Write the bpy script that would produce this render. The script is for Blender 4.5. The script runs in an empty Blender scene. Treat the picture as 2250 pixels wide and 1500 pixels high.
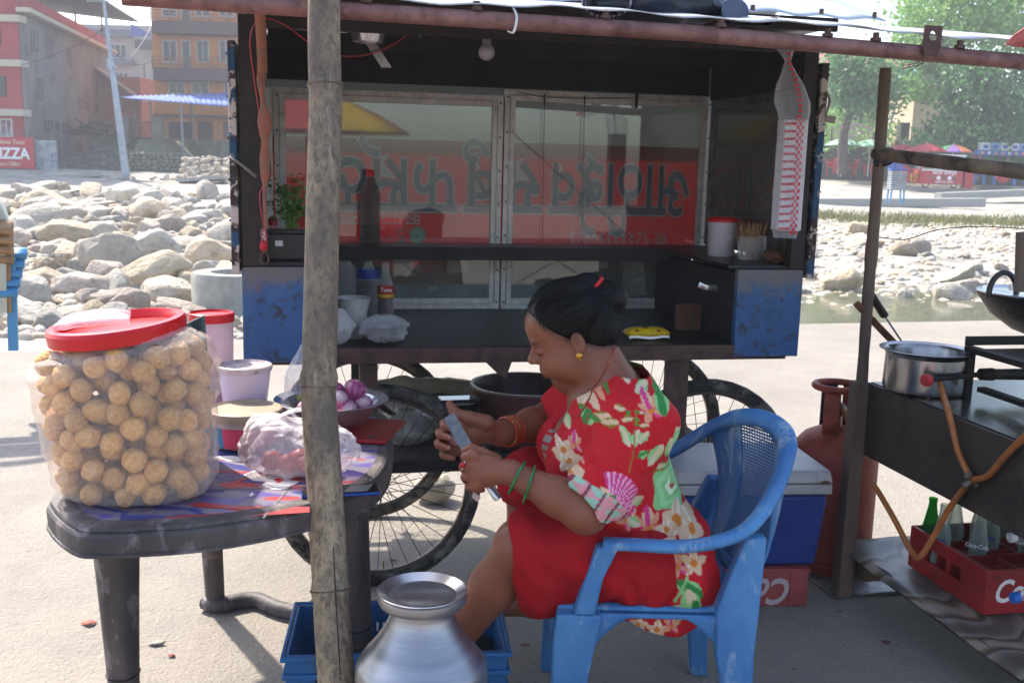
import bpy, bmesh, math, random
import numpy as np
from mathutils import Vector, Matrix, noise
R = math.radians
random.seed(7); NR = np.random.RandomState(11)
SC = bpy.context.scene
COL = SC.collection

# ---------------------------------------------------------------- camera
F_PX = 2260.0; PITCH = R(9.8); ROLL = R(1.44); CAM = Vector((0, 0, 1.47))
fw = Vector((0, math.cos(PITCH), -math.sin(PITCH))); u0 = Vector((0, math.sin(PITCH), math.cos(PITCH)))
rt = math.cos(ROLL) * Vector((1, 0, 0)) + math.sin(ROLL) * u0
up = -math.sin(ROLL) * Vector((1, 0, 0)) + math.cos(ROLL) * u0
cd = bpy.data.cameras.new('camera'); cam = bpy.data.objects.new('camera', cd); COL.objects.link(cam)
cd.sensor_width = 36.0; cd.sensor_fit = 'HORIZONTAL'; cd.lens = 36.0 * F_PX / 2250.0
cd.clip_start = 0.05; cd.clip_end = 900
cd.dof.use_dof = True; cd.dof.focus_distance = 2.7; cd.dof.aperture_fstop = 9.0
m3 = Matrix((rt, up, -fw)).transposed()
cam.matrix_world = Matrix.Translation(CAM) @ m3.to_4x4()
SC.camera = cam
# ---------------------------------------------------------------- light
SUN_AZ = math.atan2(-0.66, 0.75)      # sun stands behind the cart, to the left
SUN_EL = R(51)
w = bpy.data.worlds.new('World'); SC.world = w; w.use_nodes = True
nt = w.node_tree; nt.nodes.clear()
sky = nt.nodes.new('ShaderNodeTexSky'); sky.sky_type = 'NISHITA'; sky.sun_disc = False
sky.sun_elevation = SUN_EL; sky.sun_rotation = SUN_AZ
sky.air_density = 1.0; sky.dust_density = 2.0; sky.ozone_density = 1.0
bg = nt.nodes.new('ShaderNodeBackground'); bg.inputs['Strength'].default_value = 0.15
wo = nt.nodes.new('ShaderNodeOutputWorld')
nt.links.new(sky.outputs[0], bg.inputs[0]); nt.links.new(bg.outputs[0], wo.inputs[0])
sd = bpy.data.lights.new('sun', 'SUN'); sun = bpy.data.objects.new('sun', sd); COL.objects.link(sun)
sd.energy = 3.4; sd.angle = R(1.5); sd.color = (1.0, 0.93, 0.82)
sdir = Vector((math.sin(SUN_AZ) * math.cos(SUN_EL), math.cos(SUN_AZ) * math.cos(SUN_EL), math.sin(SUN_EL)))
sun.rotation_euler = sdir.to_track_quat('Z', 'Y').to_euler()
vs = SC.view_settings; vs.view_transform = 'Standard'; vs.look = 'None'; vs.gamma = 1.0; vs.use_curve_mapping = False
vs.exposure = 1.5
SC.cycles.max_bounces = 10; SC.cycles.transparent_max_bounces = 24; SC.cycles.volume_bounces = 1
SC.cycles.diffuse_bounces = 5; SC.cycles.glossy_bounces = 4; SC.cycles.transmission_bounces = 6
SC.cycles.use_denoising = True; SC.cycles.sample_clamp_indirect = 6.0
SC.cycles.use_adaptive_sampling = True; SC.cycles.adaptive_threshold = 0.02

# ---------------------------------------------------------------- helpers
def ray(px, py):
    return fw + (px - 1125) / F_PX * rt - (py - 750) / F_PX * up
def at(px, py, Y):
    d = ray(px, py); return CAM + d * (Y / d.y)
def gz(px, py, z):
    d = ray(px, py); return CAM + d * ((z - CAM.z) / d.z)
def V(*a): return Vector(a)
def srgb(h):
    h = h.lstrip('#'); o = []
    for i in (0, 2, 4):
        v = int(h[i:i+2], 16) / 255
        o.append(v / 12.92 if v <= .04045 else ((v + .055) / 1.055) ** 2.4)
    return tuple(o)
def c4(c):
    if isinstance(c, str): c = srgb(c)
    return (c[0], c[1], c[2], 1.0)

class MB:
    def __init__(s): s.v = []; s.f = []; s.mi = []; s.cur = 0
    def add(s, vs, fs):
        b = len(s.v); s.v += [tuple(x) for x in vs]
        for f in fs: s.f.append(tuple(b + i for i in f)); s.mi.append(s.cur)
        return s
    def box(s, c, d, rot=None):
        x, y, z = d[0] / 2, d[1] / 2, d[2] / 2
        P = [V(a, b, e) for e in (-z, z) for a, b in ((-x, -y), (x, -y), (x, y), (-x, y))]
        if rot is not None: P = [rot @ p for p in P]
        c = Vector(c)
        return s.add([c + p for p in P], [(3, 2, 1, 0), (4, 5, 6, 7), (0, 1, 5, 4), (1, 2, 6, 5), (2, 3, 7, 6), (3, 0, 4, 7)])
    def b2(s, lo, hi):
        return s.box([(a + b) / 2 for a, b in zip(lo, hi)], [b - a for a, b in zip(lo, hi)])
    def hexa(s, P):   # 4 bottom ccw, 4 top ccw
        return s.add(P, [(3, 2, 1, 0), (4, 5, 6, 7), (0, 1, 5, 4), (1, 2, 6, 5), (2, 3, 7, 6), (3, 0, 4, 7)])
    def beam(s, p0, p1, wd, ht, upv=(0, 0, 1)):
        p0 = Vector(p0); p1 = Vector(p1); d = (p1 - p0).normalized(); a = d.cross(Vector(upv))
        if a.length < 1e-4: a = d.cross(V(1, 0, 0))
        a.normalize(); b = a.cross(d)
        a = a * wd / 2; b = b * ht / 2
        return s.hexa([p0 - a - b, p0 + a - b, p1 + a - b, p1 - a - b, p0 - a + b, p0 + a + b, p1 + a + b, p1 - a + b])
    def cyl(s, p0, p1, r0, r1=None, n=16, cap=True):
        return s.tube([p0, p1], [r0, r0 if r1 is None else r1], n, cap)
    def tube(s, pts, r, n=8, cap=True, closed=False, sq=None):
        pts = [Vector(p) for p in pts]; m = len(pts)
        if not hasattr(r, '__len__'): r = [r] * m
        vs = []; prev = None
        for i, p in enumerate(pts):
            if closed: t = pts[(i + 1) % m] - pts[i - 1]
            else: t = pts[min(i + 1, m - 1)] - pts[max(i - 1, 0)]
            if t.length < 1e-9: t = V(0, 0, 1)
            t.normalize()
            if prev is None:
                a = t.cross(V(0, 0, 1))
                if a.length < .1: a = t.cross(V(0, 1, 0))
                a.normalize()
            else:
                a = prev - t * prev.dot(t)
                a = a.normalized() if a.length > 1e-6 else prev
            prev = a; b = t.cross(a)
            for k in range(n):
                q = 2 * math.pi * k / n
                vs.append(p + (a * math.cos(q) + b * math.sin(q) * (sq or 1)) * r[i])
        fs = []
        for i in range(m if closed else m - 1):
            for k in range(n):
                j = (i + 1) % m
                fs.append((i * n + k, i * n + (k + 1) % n, j * n + (k + 1) % n, j * n + k))
        if cap and not closed:
            fs.append(tuple(range(n))[::-1]); fs.append(tuple((m - 1) * n + k for k in range(n)))
        return s.add(vs, fs)
    def lathe(s, prof, n=32, c=(0, 0, 0), sx=1, sy=1, capb=True, capt=False, wob=None, ring=None):
        vs = []; m = len(prof)
        for i, (r, z) in enumerate(prof):
            for k in range(n):
                q = 2 * math.pi * k / n
                rr = r * (1 + (wob(q, z) if wob else 0))
                vs.append((c[0] + rr * math.cos(q) * sx, c[1] + rr * math.sin(q) * sy, c[2] + z))
        fs = []
        for i in range(m - 1):
            for k in range(n):
                fs.append((i * n + k, i * n + (k + 1) % n, (i + 1) * n + (k + 1) % n, (i + 1) * n + k))
        if capb: fs.append(tuple(range(n))[::-1])
        if capt: fs.append(tuple((m - 1) * n + k for k in range(n)))
        return s.add(vs, fs)
    def ell(s, c, r, nu=16, nv=10, rot=None, fn=None):
        vs = []; c = Vector(c)
        if not hasattr(r, '__len__'): r = (r, r, r)
        for j in range(nv + 1):
            th = math.pi * j / nv
            for k in range(nu):
                q = 2 * math.pi * k / nu
                d = V(math.sin(th) * math.cos(q), math.sin(th) * math.sin(q), math.cos(th))
                sc = fn(d) if fn else 1
                p = V(d.x * r[0], d.y * r[1], d.z * r[2]) * sc
                if rot is not None: p = rot @ p
                vs.append(c + p)
        fs = [(j * nu + k, (j + 1) * nu + k, (j + 1) * nu + (k + 1) % nu, j * nu + (k + 1) % nu) for j in range(nv) for k in range(nu)]
        return s.add(vs, fs)
    def prism(s, poly, z0, z1):
        n = len(poly)
        vs = [(x, y, z0) for x, y in poly] + [(x, y, z1) for x, y in poly]
        return s.add(vs, [tuple(range(n))[::-1], tuple(range(n, 2 * n))] + [(i, (i + 1) % n, n + (i + 1) % n, n + i) for i in range(n)])
    def grid(s, fn, nu, nv):
        vs = [fn(i / nu, j / nv) for j in range(nv + 1) for i in range(nu + 1)]
        return s.add(vs, [(j * (nu + 1) + i, j * (nu + 1) + i + 1, (j + 1) * (nu + 1) + i + 1, (j + 1) * (nu + 1) + i) for j in range(nv) for i in range(nu)])
    def mesh(s, name, mats, smooth=True, ang=0.7):
        me = bpy.data.meshes.new(name); me.from_pydata(s.v, [], s.f)
        for m in (mats if isinstance(mats, (list, tuple)) else [mats]): me.materials.append(m)
        if any(s.mi): me.polygons.foreach_set('material_index', s.mi)
        me.update()
        if smooth:
            me.shade_smooth()
            if ang: me.set_sharp_from_angle(angle=ang)
        return me
    def build(s, name, mats, parent=None, smooth=True, ang=0.7, bevel=0, solid=0, loc=None, rot=None, sub=0):
        o = bpy.data.objects.new(name, s.mesh(name, mats, smooth, ang)); COL.objects.link(o)
        if parent is not None: o.parent = parent
        if loc is not None: o.location = loc
        if rot is not None: o.rotation_euler = rot
        if solid:
            k = o.modifiers.new('solid', 'SOLIDIFY'); k.thickness = solid; k.offset = 0
        if sub:
            k = o.modifiers.new('sub', 'SUBSURF'); k.levels = sub; k.render_levels = sub
        if bevel:
            k = o.modifiers.new('bevel', 'BEVEL'); k.width = bevel; k.segments = 2; k.limit_method = 'ANGLE'; k.angle_limit = R(40)
        return o
def tag(o, label=None, cat=None, group=None, kind=None):
    if label: o['label'] = label
    if cat: o['category'] = cat
    if group: o['group'] = group
    if kind: o['kind'] = kind
    return o
def empty(name, loc=(0, 0, 0), rz=0, label=None, cat=None, group=None):
    o = bpy.data.objects.new(name, None); COL.objects.link(o); o.location = loc; o.rotation_euler = (0, 0, rz)
    o.empty_display_size = .05
    return tag(o, label, cat, group)
def copy_tree(o, parent=None):
    c = o.copy(); COL.objects.link(c); c.parent = parent
    for ch in list(o.children): copy_tree(ch, c)
    return c
def link_copy(o, name, parent=None):
    c = bpy.data.objects.new(name, o.data); COL.objects.link(c); c.parent = parent; return c

# ---------------------------------------------------------------- materials
def nd(t, typ, **kw):
    n = t.nodes.new(typ)
    for k, v in kw.items():
        if k.startswith('i_'): n.inputs[k[2:].replace('_', ' ')].default_value = v
        else: setattr(n, k, v)
    return n
def ramp(t, src, stops):
    r = t.nodes.new('ShaderNodeValToRGB'); e = r.color_ramp.elements
    while len(e) < len(stops): e.new(.5)
    for i, (p, c) in enumerate(stops):
        e[i].position = p; e[i].color = c4(c) if not isinstance(c, float) else (c, c, c, 1)
    t.links.new(src, r.inputs[0]); return r.outputs[0]
def mixc(t, fac, a, b, mode='MIX'):
    m = t.nodes.new('ShaderNodeMix'); m.data_type = 'RGBA'; m.blend_type = mode
    for s, v in ((0, fac), (6, a), (7, b)):
        if isinstance(v, bpy.types.NodeSocket): t.links.new(v, m.inputs[s])
        else: m.inputs[s].default_value = v if s == 0 else c4(v)
    return m.outputs[2]
def coords(t, scale=(1, 1, 1), kind='Object'):
    tc = t.nodes.new('ShaderNodeTexCoord'); mp = t.nodes.new('ShaderNodeMapping'); mp.inputs['Scale'].default_value = scale
    t.links.new(tc.outputs[kind], mp.inputs[0]); return mp.outputs[0]
def noi(t, vec, scale, detail=4, rough=.6, dist=0):
    n = nd(t, 'ShaderNodeTexNoise'); n.inputs['Scale'].default_value = scale; n.inputs['Detail'].default_value = detail
    n.inputs['Roughness'].default_value = rough; n.inputs['Distortion'].default_value = dist
    t.links.new(vec, n.inputs['Vector']); return n.outputs['Fac']
MATS = {}
def mat(name, col, rough=.6, metal=0, var=None, vs=6, stretch=(1, 1, 1), vr=(.35, .65), bump=0, bs=40, dirt=None, ds=5, dr=(.5, .62), spec=.5, trans=0, alpha=None, attr=None, obv=0, ior=1.45, sss=0, coat=0):
    if name in MATS: return MATS[name]
    m = bpy.data.materials.new(name); m.use_nodes = True; t = m.node_tree; p = t.nodes['Principled BSDF']
    vec = coords(t, stretch)
    c = None
    if attr:
        a = nd(t, 'ShaderNodeAttribute'); a.attribute_name = attr; c = a.outputs['Color']
    if var is not None:
        c = mixc(t, ramp(t, noi(t, vec, vs), [(vr[0], 0.0), (vr[1], 1.0)]), c if c is not None else col, var)
    if obv:
        oi = nd(t, 'ShaderNodeObjectInfo'); h = nd(t, 'ShaderNodeHueSaturation')
        mr = nd(t, 'ShaderNodeMapRange'); mr.inputs['To Min'].default_value = 1 - obv; mr.inputs['To Max'].default_value = 1 + obv
        t.links.new(oi.outputs['Random'], mr.inputs[0]); t.links.new(mr.outputs[0], h.inputs['Value'])
        if c is None: h.inputs['Color'].default_value = c4(col)
        else: t.links.new(c, h.inputs['Color'])
        c = h.outputs[0]
    if dirt is not None:
        f = ramp(t, noi(t, vec, ds, 8, .7, .4), [(dr[0], 0.0), (dr[1], 1.0)])
        c = mixc(t, f, c if c is not None else col, dirt)
    if c is None: p.inputs['Base Color'].default_value = c4(col)
    else: t.links.new(c, p.inputs['Base Color'])
    p.inputs['Roughness'].default_value = rough; p.inputs['Metallic'].default_value = metal
    p.inputs['Specular IOR Level'].default_value = spec; p.inputs['IOR'].default_value = ior
    p.inputs['Transmission Weight'].default_value = trans
    if coat: p.inputs['Coat Weight'].default_value = coat
    if sss:
        p.inputs['Subsurface Weight'].default_value = sss; p.inputs['Subsurface Radius'].default_value = (.012, .005, .003); p.inputs['Subsurface Scale'].default_value = 1
    if alpha is not None: p.inputs['Alpha'].default_value = alpha
    if bump:
        b = nd(t, 'ShaderNodeBump'); b.inputs['Strength'].default_value = bump; b.inputs['Distance'].default_value = .01
        t.links.new(noi(t, vec, bs, 6), b.inputs['Height']); t.links.new(b.outputs[0], p.inputs['Normal'])
    MATS[name] = m; return m
def film(name, tint=(1, 1, 1), body=.18, rough=.15, col=(.9, .88, .88), edge=.6, bump=.3, bs=25):
    """thin clear plastic: mostly see-through, milky and shiny where it folds or turns away"""
    if name in MATS: return MATS[name]
    m = bpy.data.materials.new(name); m.use_nodes = True; t = m.node_tree; p = t.nodes['Principled BSDF']; out = t.nodes['Material Output']
    p.inputs['Base Color'].default_value = c4(col); p.inputs['Roughness'].default_value = rough
    tr = nd(t, 'ShaderNodeBsdfTransparent'); tr.inputs[0].default_value = c4(tint)
    lw = nd(t, 'ShaderNodeLayerWeight'); lw.inputs[0].default_value = .35
    vec = coords(t); n = noi(t, vec, bs, 6, .6, 1.5)
    b = nd(t, 'ShaderNodeBump'); b.inputs['Strength'].default_value = bump; b.inputs['Distance'].default_value = .01
    t.links.new(n, b.inputs['Height']); t.links.new(b.outputs[0], p.inputs['Normal']); t.links.new(b.outputs[0], lw.inputs['Normal'])
    f = nd(t, 'ShaderNodeMath', operation='MULTIPLY_ADD'); f.inputs[1].default_value = edge; f.inputs[2].default_value = body
    t.links.new(lw.outputs['Facing'], f.inputs[0])
    f2 = nd(t, 'ShaderNodeMath', operation='MULTIPLY_ADD'); f2.inputs[1].default_value = .12; 
    t.links.new(n, f2.inputs[0]); t.links.new(f.outputs[0], f2.inputs[2])
    mx = nd(t, 'ShaderNodeMixShader'); t.links.new(f2.outputs[0], mx.inputs[0]); t.links.new(tr.outputs[0], mx.inputs[1]); t.links.new(p.outputs[0], mx.inputs[2])
    t.links.new(mx.outputs[0], out.inputs[0]); MATS[name] = m; return m
def pane_glass(name, tint=(.86, .9, .9), refl=.10, rough=.02, dust=.05):
    if name in MATS: return MATS[name]
    m = bpy.data.materials.new(name); m.use_nodes = True; t = m.node_tree; out = t.nodes['Material Output']; t.nodes.remove(t.nodes['Principled BSDF'])
    tr = nd(t, 'ShaderNodeBsdfTransparent'); tr.inputs[0].default_value = c4(tint)
    gl = nd(t, 'ShaderNodeBsdfGlossy'); gl.inputs['Roughness'].default_value = rough
    fr = nd(t, 'ShaderNodeLayerWeight'); fr.inputs[0].default_value = .25
    f = nd(t, 'ShaderNodeMath', operation='ADD'); f.inputs[1].default_value = refl; t.links.new(fr.outputs['Fresnel'], f.inputs[0])
    mx = nd(t, 'ShaderNodeMixShader'); t.links.new(f.outputs[0], mx.inputs[0]); t.links.new(tr.outputs[0], mx.inputs[1]); t.links.new(gl.outputs[0], mx.inputs[2])
    df = nd(t, 'ShaderNodeBsdfDiffuse'); df.inputs[0].default_value = c4((.5, .48, .44))
    n = ramp(t, noi(t, coords(t), 4, 6, .7), [(.35, dust * .5), (.7, dust * 1.6)])
    m2 = nd(t, 'ShaderNodeMixShader'); t.links.new(n, m2.inputs[0]); t.links.new(mx.outputs[0], m2.inputs[1]); t.links.new(df.outputs[0], m2.inputs[2])
    t.links.new(m2.outputs[0], out.inputs[0]); MATS[name] = m; return m
def text_mesh(body, size, bold=0.0, sx=1.0, depth=0.0005, align='CENTER', shear=0):
    cu = bpy.data.curves.new('txt', 'FONT'); cu.body = body; cu.size = size; cu.offset = bold; cu.extrude = depth
    cu.align_x = align; cu.align_y = 'CENTER'; cu.shear = shear; cu.resolution_u = 3
    o = bpy.data.objects.new('txt', cu); COL.objects.link(o)
    dg = bpy.context.evaluated_depsgraph_get(); dg.update()
    me = bpy.data.meshes.new_from_object(o.evaluated_get(dg)); bpy.data.objects.remove(o)
    if sx != 1.0:
        me.transform(Matrix.Diagonal((sx, 1, 1, 1)))
    return me
def lettering(name, body, size, m, parent, M4, bold=0, sx=1, depth=.0005, align='CENTER', shear=0):
    me = text_mesh(body, size, bold, sx, depth, align, shear); me.materials.clear(); me.materials.append(m)
    o = bpy.data.objects.new(name, me); COL.objects.link(o); o.parent = parent; o.matrix_local = M4; return o
def frame4(o, x, y):   # 4x4 with origin o, x axis, y axis
    x = Vector(x).normalized(); y = Vector(y); z = x.cross(y).normalized(); y = z.cross(x)
    m = Matrix((x, y, z)).transposed().to_4x4(); m.translation = Vector(o); return m
def smooth_path(P, k=6):
    P = [Vector(p) for p in P]; out = []
    for i in range(len(P) - 1):
        a = P[max(i - 1, 0)]; b = P[i]; c = P[i + 1]; d = P[min(i + 2, len(P) - 1)]
        for j in range(k):
            t = j / k
            out.append(.5 * ((2 * b) + (c - a) * t + (2 * a - 5 * b + 4 * c - d) * t * t + (3 * b - a - 3 * c + d) * t ** 3))
    out.append(P[-1]); return out
# common materials
RUST = mat('rusty_steel', '#4a3430', .65, .3, var='#5f463f', vs=14, bump=.25, bs=60, dirt='#2c2422', ds=9, dr=(.5, .7))
RUSTPIPE = mat('rusty_pipe', '#6d4a46', .6, .25, var='#8a6560', vs=18, bump=.15, bs=80, dirt='#4b302c', ds=12, dr=(.52, .7))
SOOT = mat('sooty_sheet', '#17181a', .42, .3, var='#242527', vs=10, bump=.12, bs=40, dirt='#3a3430', ds=16, dr=(.58, .75))
SOOTM = mat('sooty_matt', '#1b1a1b', .7, .1, var='#2b2624', vs=7, bump=.2, bs=40)
ALU = mat('worn_aluminium', '#b9b5b1', .45, .35, var='#a09b97', vs=30, dirt='#3c342f', ds=60, dr=(.62, .7), bump=.08)
STEEL = mat('stainless_steel', '#d0d0d2', .22, .8, var='#b8b7b9', vs=9, bump=.03, bs=20)
WHITEP = mat('white_plastic', '#d8d4d2', .45, var='#c8c2bf', vs=10)
BLACKP = mat('black_plastic', '#15161a', .35, var='#1f2024', vs=12)
REDP = mat('red_plastic', '#c4101f', .38, var='#ac0e1b', vs=5)
PRINTW = mat('white_print', '#e6e4e2', .5)
PRINTR = mat('red_print', '#c81428', .5)
WIRE = mat('dark_wire', '#2a2322', .5, .5)
# ---------------------------------------------------------------- setting: ground, riverbed, water
def lerp(x, xs, ys):
    return float(np.interp(x, xs, ys))
def edge_y(x):
    return lerp(x, [-60, -4, -2.2, 2.9, 5.3, 60], [4, 7.35, 8.3, 9.95, 10.6, 24])
def terr(x, y):
    d = y - edge_y(x)
    l = lerp(d, [-.5, 0, .12, 1.0, 3.0, 12, 30, 42, 45.5, 46.5, 80], [-.6, -.35, -.72, -.76, -.5, -.42, -.28, 0, .2, .5, .9])
    r = lerp(d, [-.5, 0, .12, 3, 6.5, 9, 20, 26, 31, 41, 52, 100], [-.6, -.35, -.72, -.72, -.60, -.4, -.06, .16, .42, .8, 1.3, 1.6])
    k = lerp(x / max(y, 1), [-.25, .1], [0, 1]); z = l * (1 - k) + r * k
    nz = noise.noise(V(x * .35, y * .35, 0)) * .09 + noise.noise(V(x * 1.1, y * 1.1, 3)) * .04
    return z + nz * lerp(d, [0, 1.5, 30, 60], [0, 1, 1, .4])
def heightfield(name, xs, ys, fn, m):
    me = bpy.data.meshes.new(name); nx = len(xs)
    me.from_pydata([(x, y, fn(x, y)) for y in ys for x in xs], [], [(j * nx + i, j * nx + i + 1, (j + 1) * nx + i + 1, (j + 1) * nx + i) for j in range(len(ys) - 1) for i in range(nx - 1)])
    me.materials.append(m); me.shade_smooth(); o = bpy.data.objects.new(name, me); COL.objects.link(o); o['kind'] = 'structure'; return o
def ground_mat():
    m = bpy.data.materials.new('concrete_pavement'); m.use_nodes = True; t = m.node_tree; p = t.nodes['Principled BSDF']
    v = coords(t); n1 = noi(t, v, .9, 6, .6); n2 = noi(t, v, 26, 6, .7); n3 = noi(t, v, 5, 5, .6)
    c = ramp(t, n1, [(.3, '#7f776e'), (.55, '#8d857b'), (.75, '#988e82')])
    c = mixc(t, ramp(t, n3, [(.45, 0.0), (.7, .55)]), c, '#7d766f')
    c = mixc(t, ramp(t, n2, [(.56, 0.0), (.7, .6)]), c, '#6f6862')
    vo = nd(t, 'ShaderNodeTexVoronoi'); vo.inputs['Scale'].default_value = 55; t.links.new(v, vo.inputs['Vector'])
    sp = ramp(t, vo.outputs['Distance'], [(.0, 1.0), (.13, 1.0), (.17, 0.0)])
    rr = ramp(t, vo.outputs['Color'], [(.72, 0.0), (.74, 1.0)])
    ml = nd(t, 'ShaderNodeMath', operation='MULTIPLY'); t.links.new(sp, ml.inputs[0]); t.links.new(rr, ml.inputs[1])
    c = mixc(t, ml.outputs[0], c, '#b5ab9f')
    vo2 = nd(t, 'ShaderNodeTexVoronoi'); vo2.inputs['Scale'].default_value = 17; t.links.new(v, vo2.inputs['Vector'])
    sp2 = ramp(t, vo2.outputs['Distance'], [(.0, 1.0), (.1, 1.0), (.14, 0.0)]); rr2 = ramp(t, vo2.outputs['Color'], [(.8, 0.0), (.82, .8)])
    ml2 = nd(t, 'ShaderNodeMath', operation='MULTIPLY'); t.links.new(sp2, ml2.inputs[0]); t.links.new(rr2, ml2.inputs[1])
    c = mixc(t, ml2.outputs[0], c, '#5a534e')
    t.links.new(c, p.inputs['Base Color']); p.inputs['Roughness'].default_value = .85
    b = nd(t, 'ShaderNodeBump'); b.inputs['Strength'].default_value = .8; b.inputs['Distance'].default_value = .012
    ad = nd(t, 'ShaderNodeMath', operation='ADD'); t.links.new(n2, ad.inputs[0])
    n4 = noi(t, v, 70, 4, .6); t.links.new(n4, ad.inputs[1]); t.links.new(ad.outputs[0], b.inputs['Height']); t.links.new(b.outputs[0], p.inputs['Normal'])
    return m
xs = list(np.linspace(-40, 40, 161)); 
pv = MB()
top = [(x, -25) for x in (-40, 40)] + [(x, edge_y(x) + .03 * noise.noise(V(x * 3, 0, 0))) for x in np.linspace(40, -40, 240)]
n = len(top); pv.add([(x, y, 0) for x, y in top] + [(x, y, -.9) for x, y in top], [tuple(range(n))] + [(i, (i + 1) % n, n + (i + 1) % n, n + i)[::-1] for i in range(n)])
tag(pv.build('pavement', ground_mat(), smooth=False), kind='structure')
riverbed_m = mat('riverbed_sand', '#a39d93', .9, var='#857f76', vs=1.2, bump=.6, bs=9, dirt='#6f6a60', ds=.6, dr=(.52, .7))
def ter2(x, y): return terr(x, y)
ys = [4 + i * .35 for i in range(100)] + [39 + i * 1.0 for i in range(40)] + [80 + i * 8 for i in range(20)]
xsr = [-150, -110, -80, -60] + list(np.arange(-45, 46, .7)) + [60, 80, 110, 150]
heightfield('riverbed', xsr, ys, lambda x, y: terr(x, y) if y > edge_y(x) - .6 else -.9, riverbed_m)
def water_mat():
    m = bpy.data.materials.new('shallow_water'); m.use_nodes = True; t = m.node_tree; p = t.nodes['Principled BSDF']
    p.inputs['Base Color'].default_value = c4('#6f705c'); p.inputs['Roughness'].default_value = .06; p.inputs['IOR'].default_value = 1.33
    p.inputs['Alpha'].default_value = .8
    b = nd(t, 'ShaderNodeBump'); b.inputs['Strength'].default_value = .12; b.inputs['Distance'].default_value = .02
    t.links.new(noi(t, coords(t, (1, 2.2, 1)), 3, 3), b.inputs['Height']); t.links.new(b.outputs[0], p.inputs['Normal']); return m
wm = MB(); wm.add([(-45, 3, -.535), (45, 3, -.535), (45, 24, -.535), (-45, 24, -.535)], [(0, 1, 2, 3)])
tag(wm.build('river_water', water_mat(), smooth=False), kind='structure')
# grass strip on the far side (right)
def clump(mb, x, y, z, h, n, wd):
    for _ in range(n):
        a = random.uniform(0, 6.28); b = random.uniform(0, 6.28); l = h * random.uniform(.5, 1.2); bx = x + random.gauss(0, .18); by = y + random.gauss(0, .12)
        ex, ey = math.cos(a) * l * .55, math.sin(a) * l * .55; wx, wy = math.cos(b) * wd, math.sin(b) * wd
        mb.add([(bx - wx, by - wy, z - .02), (bx + wx, by + wy, z - .02), (bx + ex, by + ey, z + l)], [(0, 1, 2)])
gm = mat('dry_grass', '#8a8450', .85, var='#6b7040', vs=3)
g = MB()
for _ in range(1500):
    x = random.uniform(7.5, 24); y = 32.5 + .25 * x * .3 + random.gauss(0, 1.1); clump(g, x, y, terr(x, y), .2, 5, .02)
tag(g.build('grass_strip', gm, smooth=False), 'dry yellow-green grass growing in a strip along the far bank', 'grass', kind='stuff')
# ---- boulders
rock_m = []
for i, (a, b_, d) in enumerate((('#bcb1a1', '#a69b8c', '#837a6e'), ('#bfae95', '#aa987e', '#877863'), ('#b8a99b', '#a39386', '#7f7268'), ('#b3ada2', '#9b958a', '#78736a'))):
    m = mat('river_stone_%d' % i, a, .82, var=b_, vs=2.2, vr=(.4, .7), bump=1.0, bs=7, dirt=d, ds=4.5, dr=(.54, .72), obv=.2); rock_m.append(m); [setattr(n_.inputs['Distance'], 'default_value', .07) for n_ in m.node_tree.nodes if n_.type == 'BUMP']
def rock_mesh(seed):
    rs = random.Random(seed * 13 + 5); off = V(rs.uniform(0, 50), rs.uniform(0, 50), rs.uniform(0, 50)); bm = bmesh.new()
    for k in range(rs.randint(13, 22)):
        d = V(rs.gauss(0, 1), rs.gauss(0, 1), rs.gauss(0, 1)).normalized() * rs.uniform(.86, 1.0); bm.verts.new(d)
    h_ = bmesh.ops.convex_hull(bm, input=bm.verts); bmesh.ops.delete(bm, geom=[g_ for g_ in h_['geom_interior'] if isinstance(g_, bmesh.types.BMVert)], context='VERTS')
    bmesh.ops.dissolve_limit(bm, angle_limit=R(16), verts=bm.verts, edges=bm.edges)
    bmesh.ops.bevel(bm, geom=bm.edges[:] + bm.verts[:], offset=rs.uniform(.10, .2), segments=2, profile=.6, affect='EDGES', clamp_overlap=True)
    bmesh.ops.triangulate(bm, faces=bm.faces); bmesh.ops.subdivide_edges(bm, edges=[e for e in bm.edges if e.calc_length() > .22], cuts=2, use_grid_fill=True); bmesh.ops.triangulate(bm, faces=bm.faces)
    bmesh.ops.remove_doubles(bm, verts=bm.verts, dist=.012)
    for _ in range(2): bmesh.ops.smooth_vert(bm, verts=bm.verts, factor=.5, use_axis_x=True, use_axis_y=True, use_axis_z=True)
    for v in bm.verts:
        d = v.co.normalized(); v.co = v.co * (1 + .07 * noise.noise(d * 2.1 + off) + .04 * noise.noise(d * 5 + off) - .05 * max(0, noise.noise(V(d.x * 2, d.y * 2, d.z * 7) + off) - .25))
    bmesh.ops.recalc_face_normals(bm, faces=bm.faces)
    me = bpy.data.meshes.new('boulder'); bm.to_mesh(me); bm.free(); me.shade_smooth()
    me.materials.append(rock_m[seed % 4]); return me
RM = [rock_mesh(s) for s in range(20)]
def boulder(p, sx, sy, sz, k, label, group=None, rz=None, sink=.25, cat='boulder'):
    o = bpy.data.objects.new('boulder', RM[k % 20]); COL.objects.link(o)
    o.scale = (sx / 1.38, sy / 1.38, sz / 1.3)
    o.location = (p[0], p[1], p[2] + sz * (.5 - sink)); o.rotation_euler = (random.uniform(-.3, .3), random.uniform(-.3, .3), random.uniform(0, 6.28) if rz is None else rz)
    return tag(o, label, cat, group)
placed = []
def onbed(px, py):
    z = -.45
    for _ in range(6):
        p = gz(px, py, z); z = terr(p.x, p.y)
    return V(p.x, p.y, z)
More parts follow.
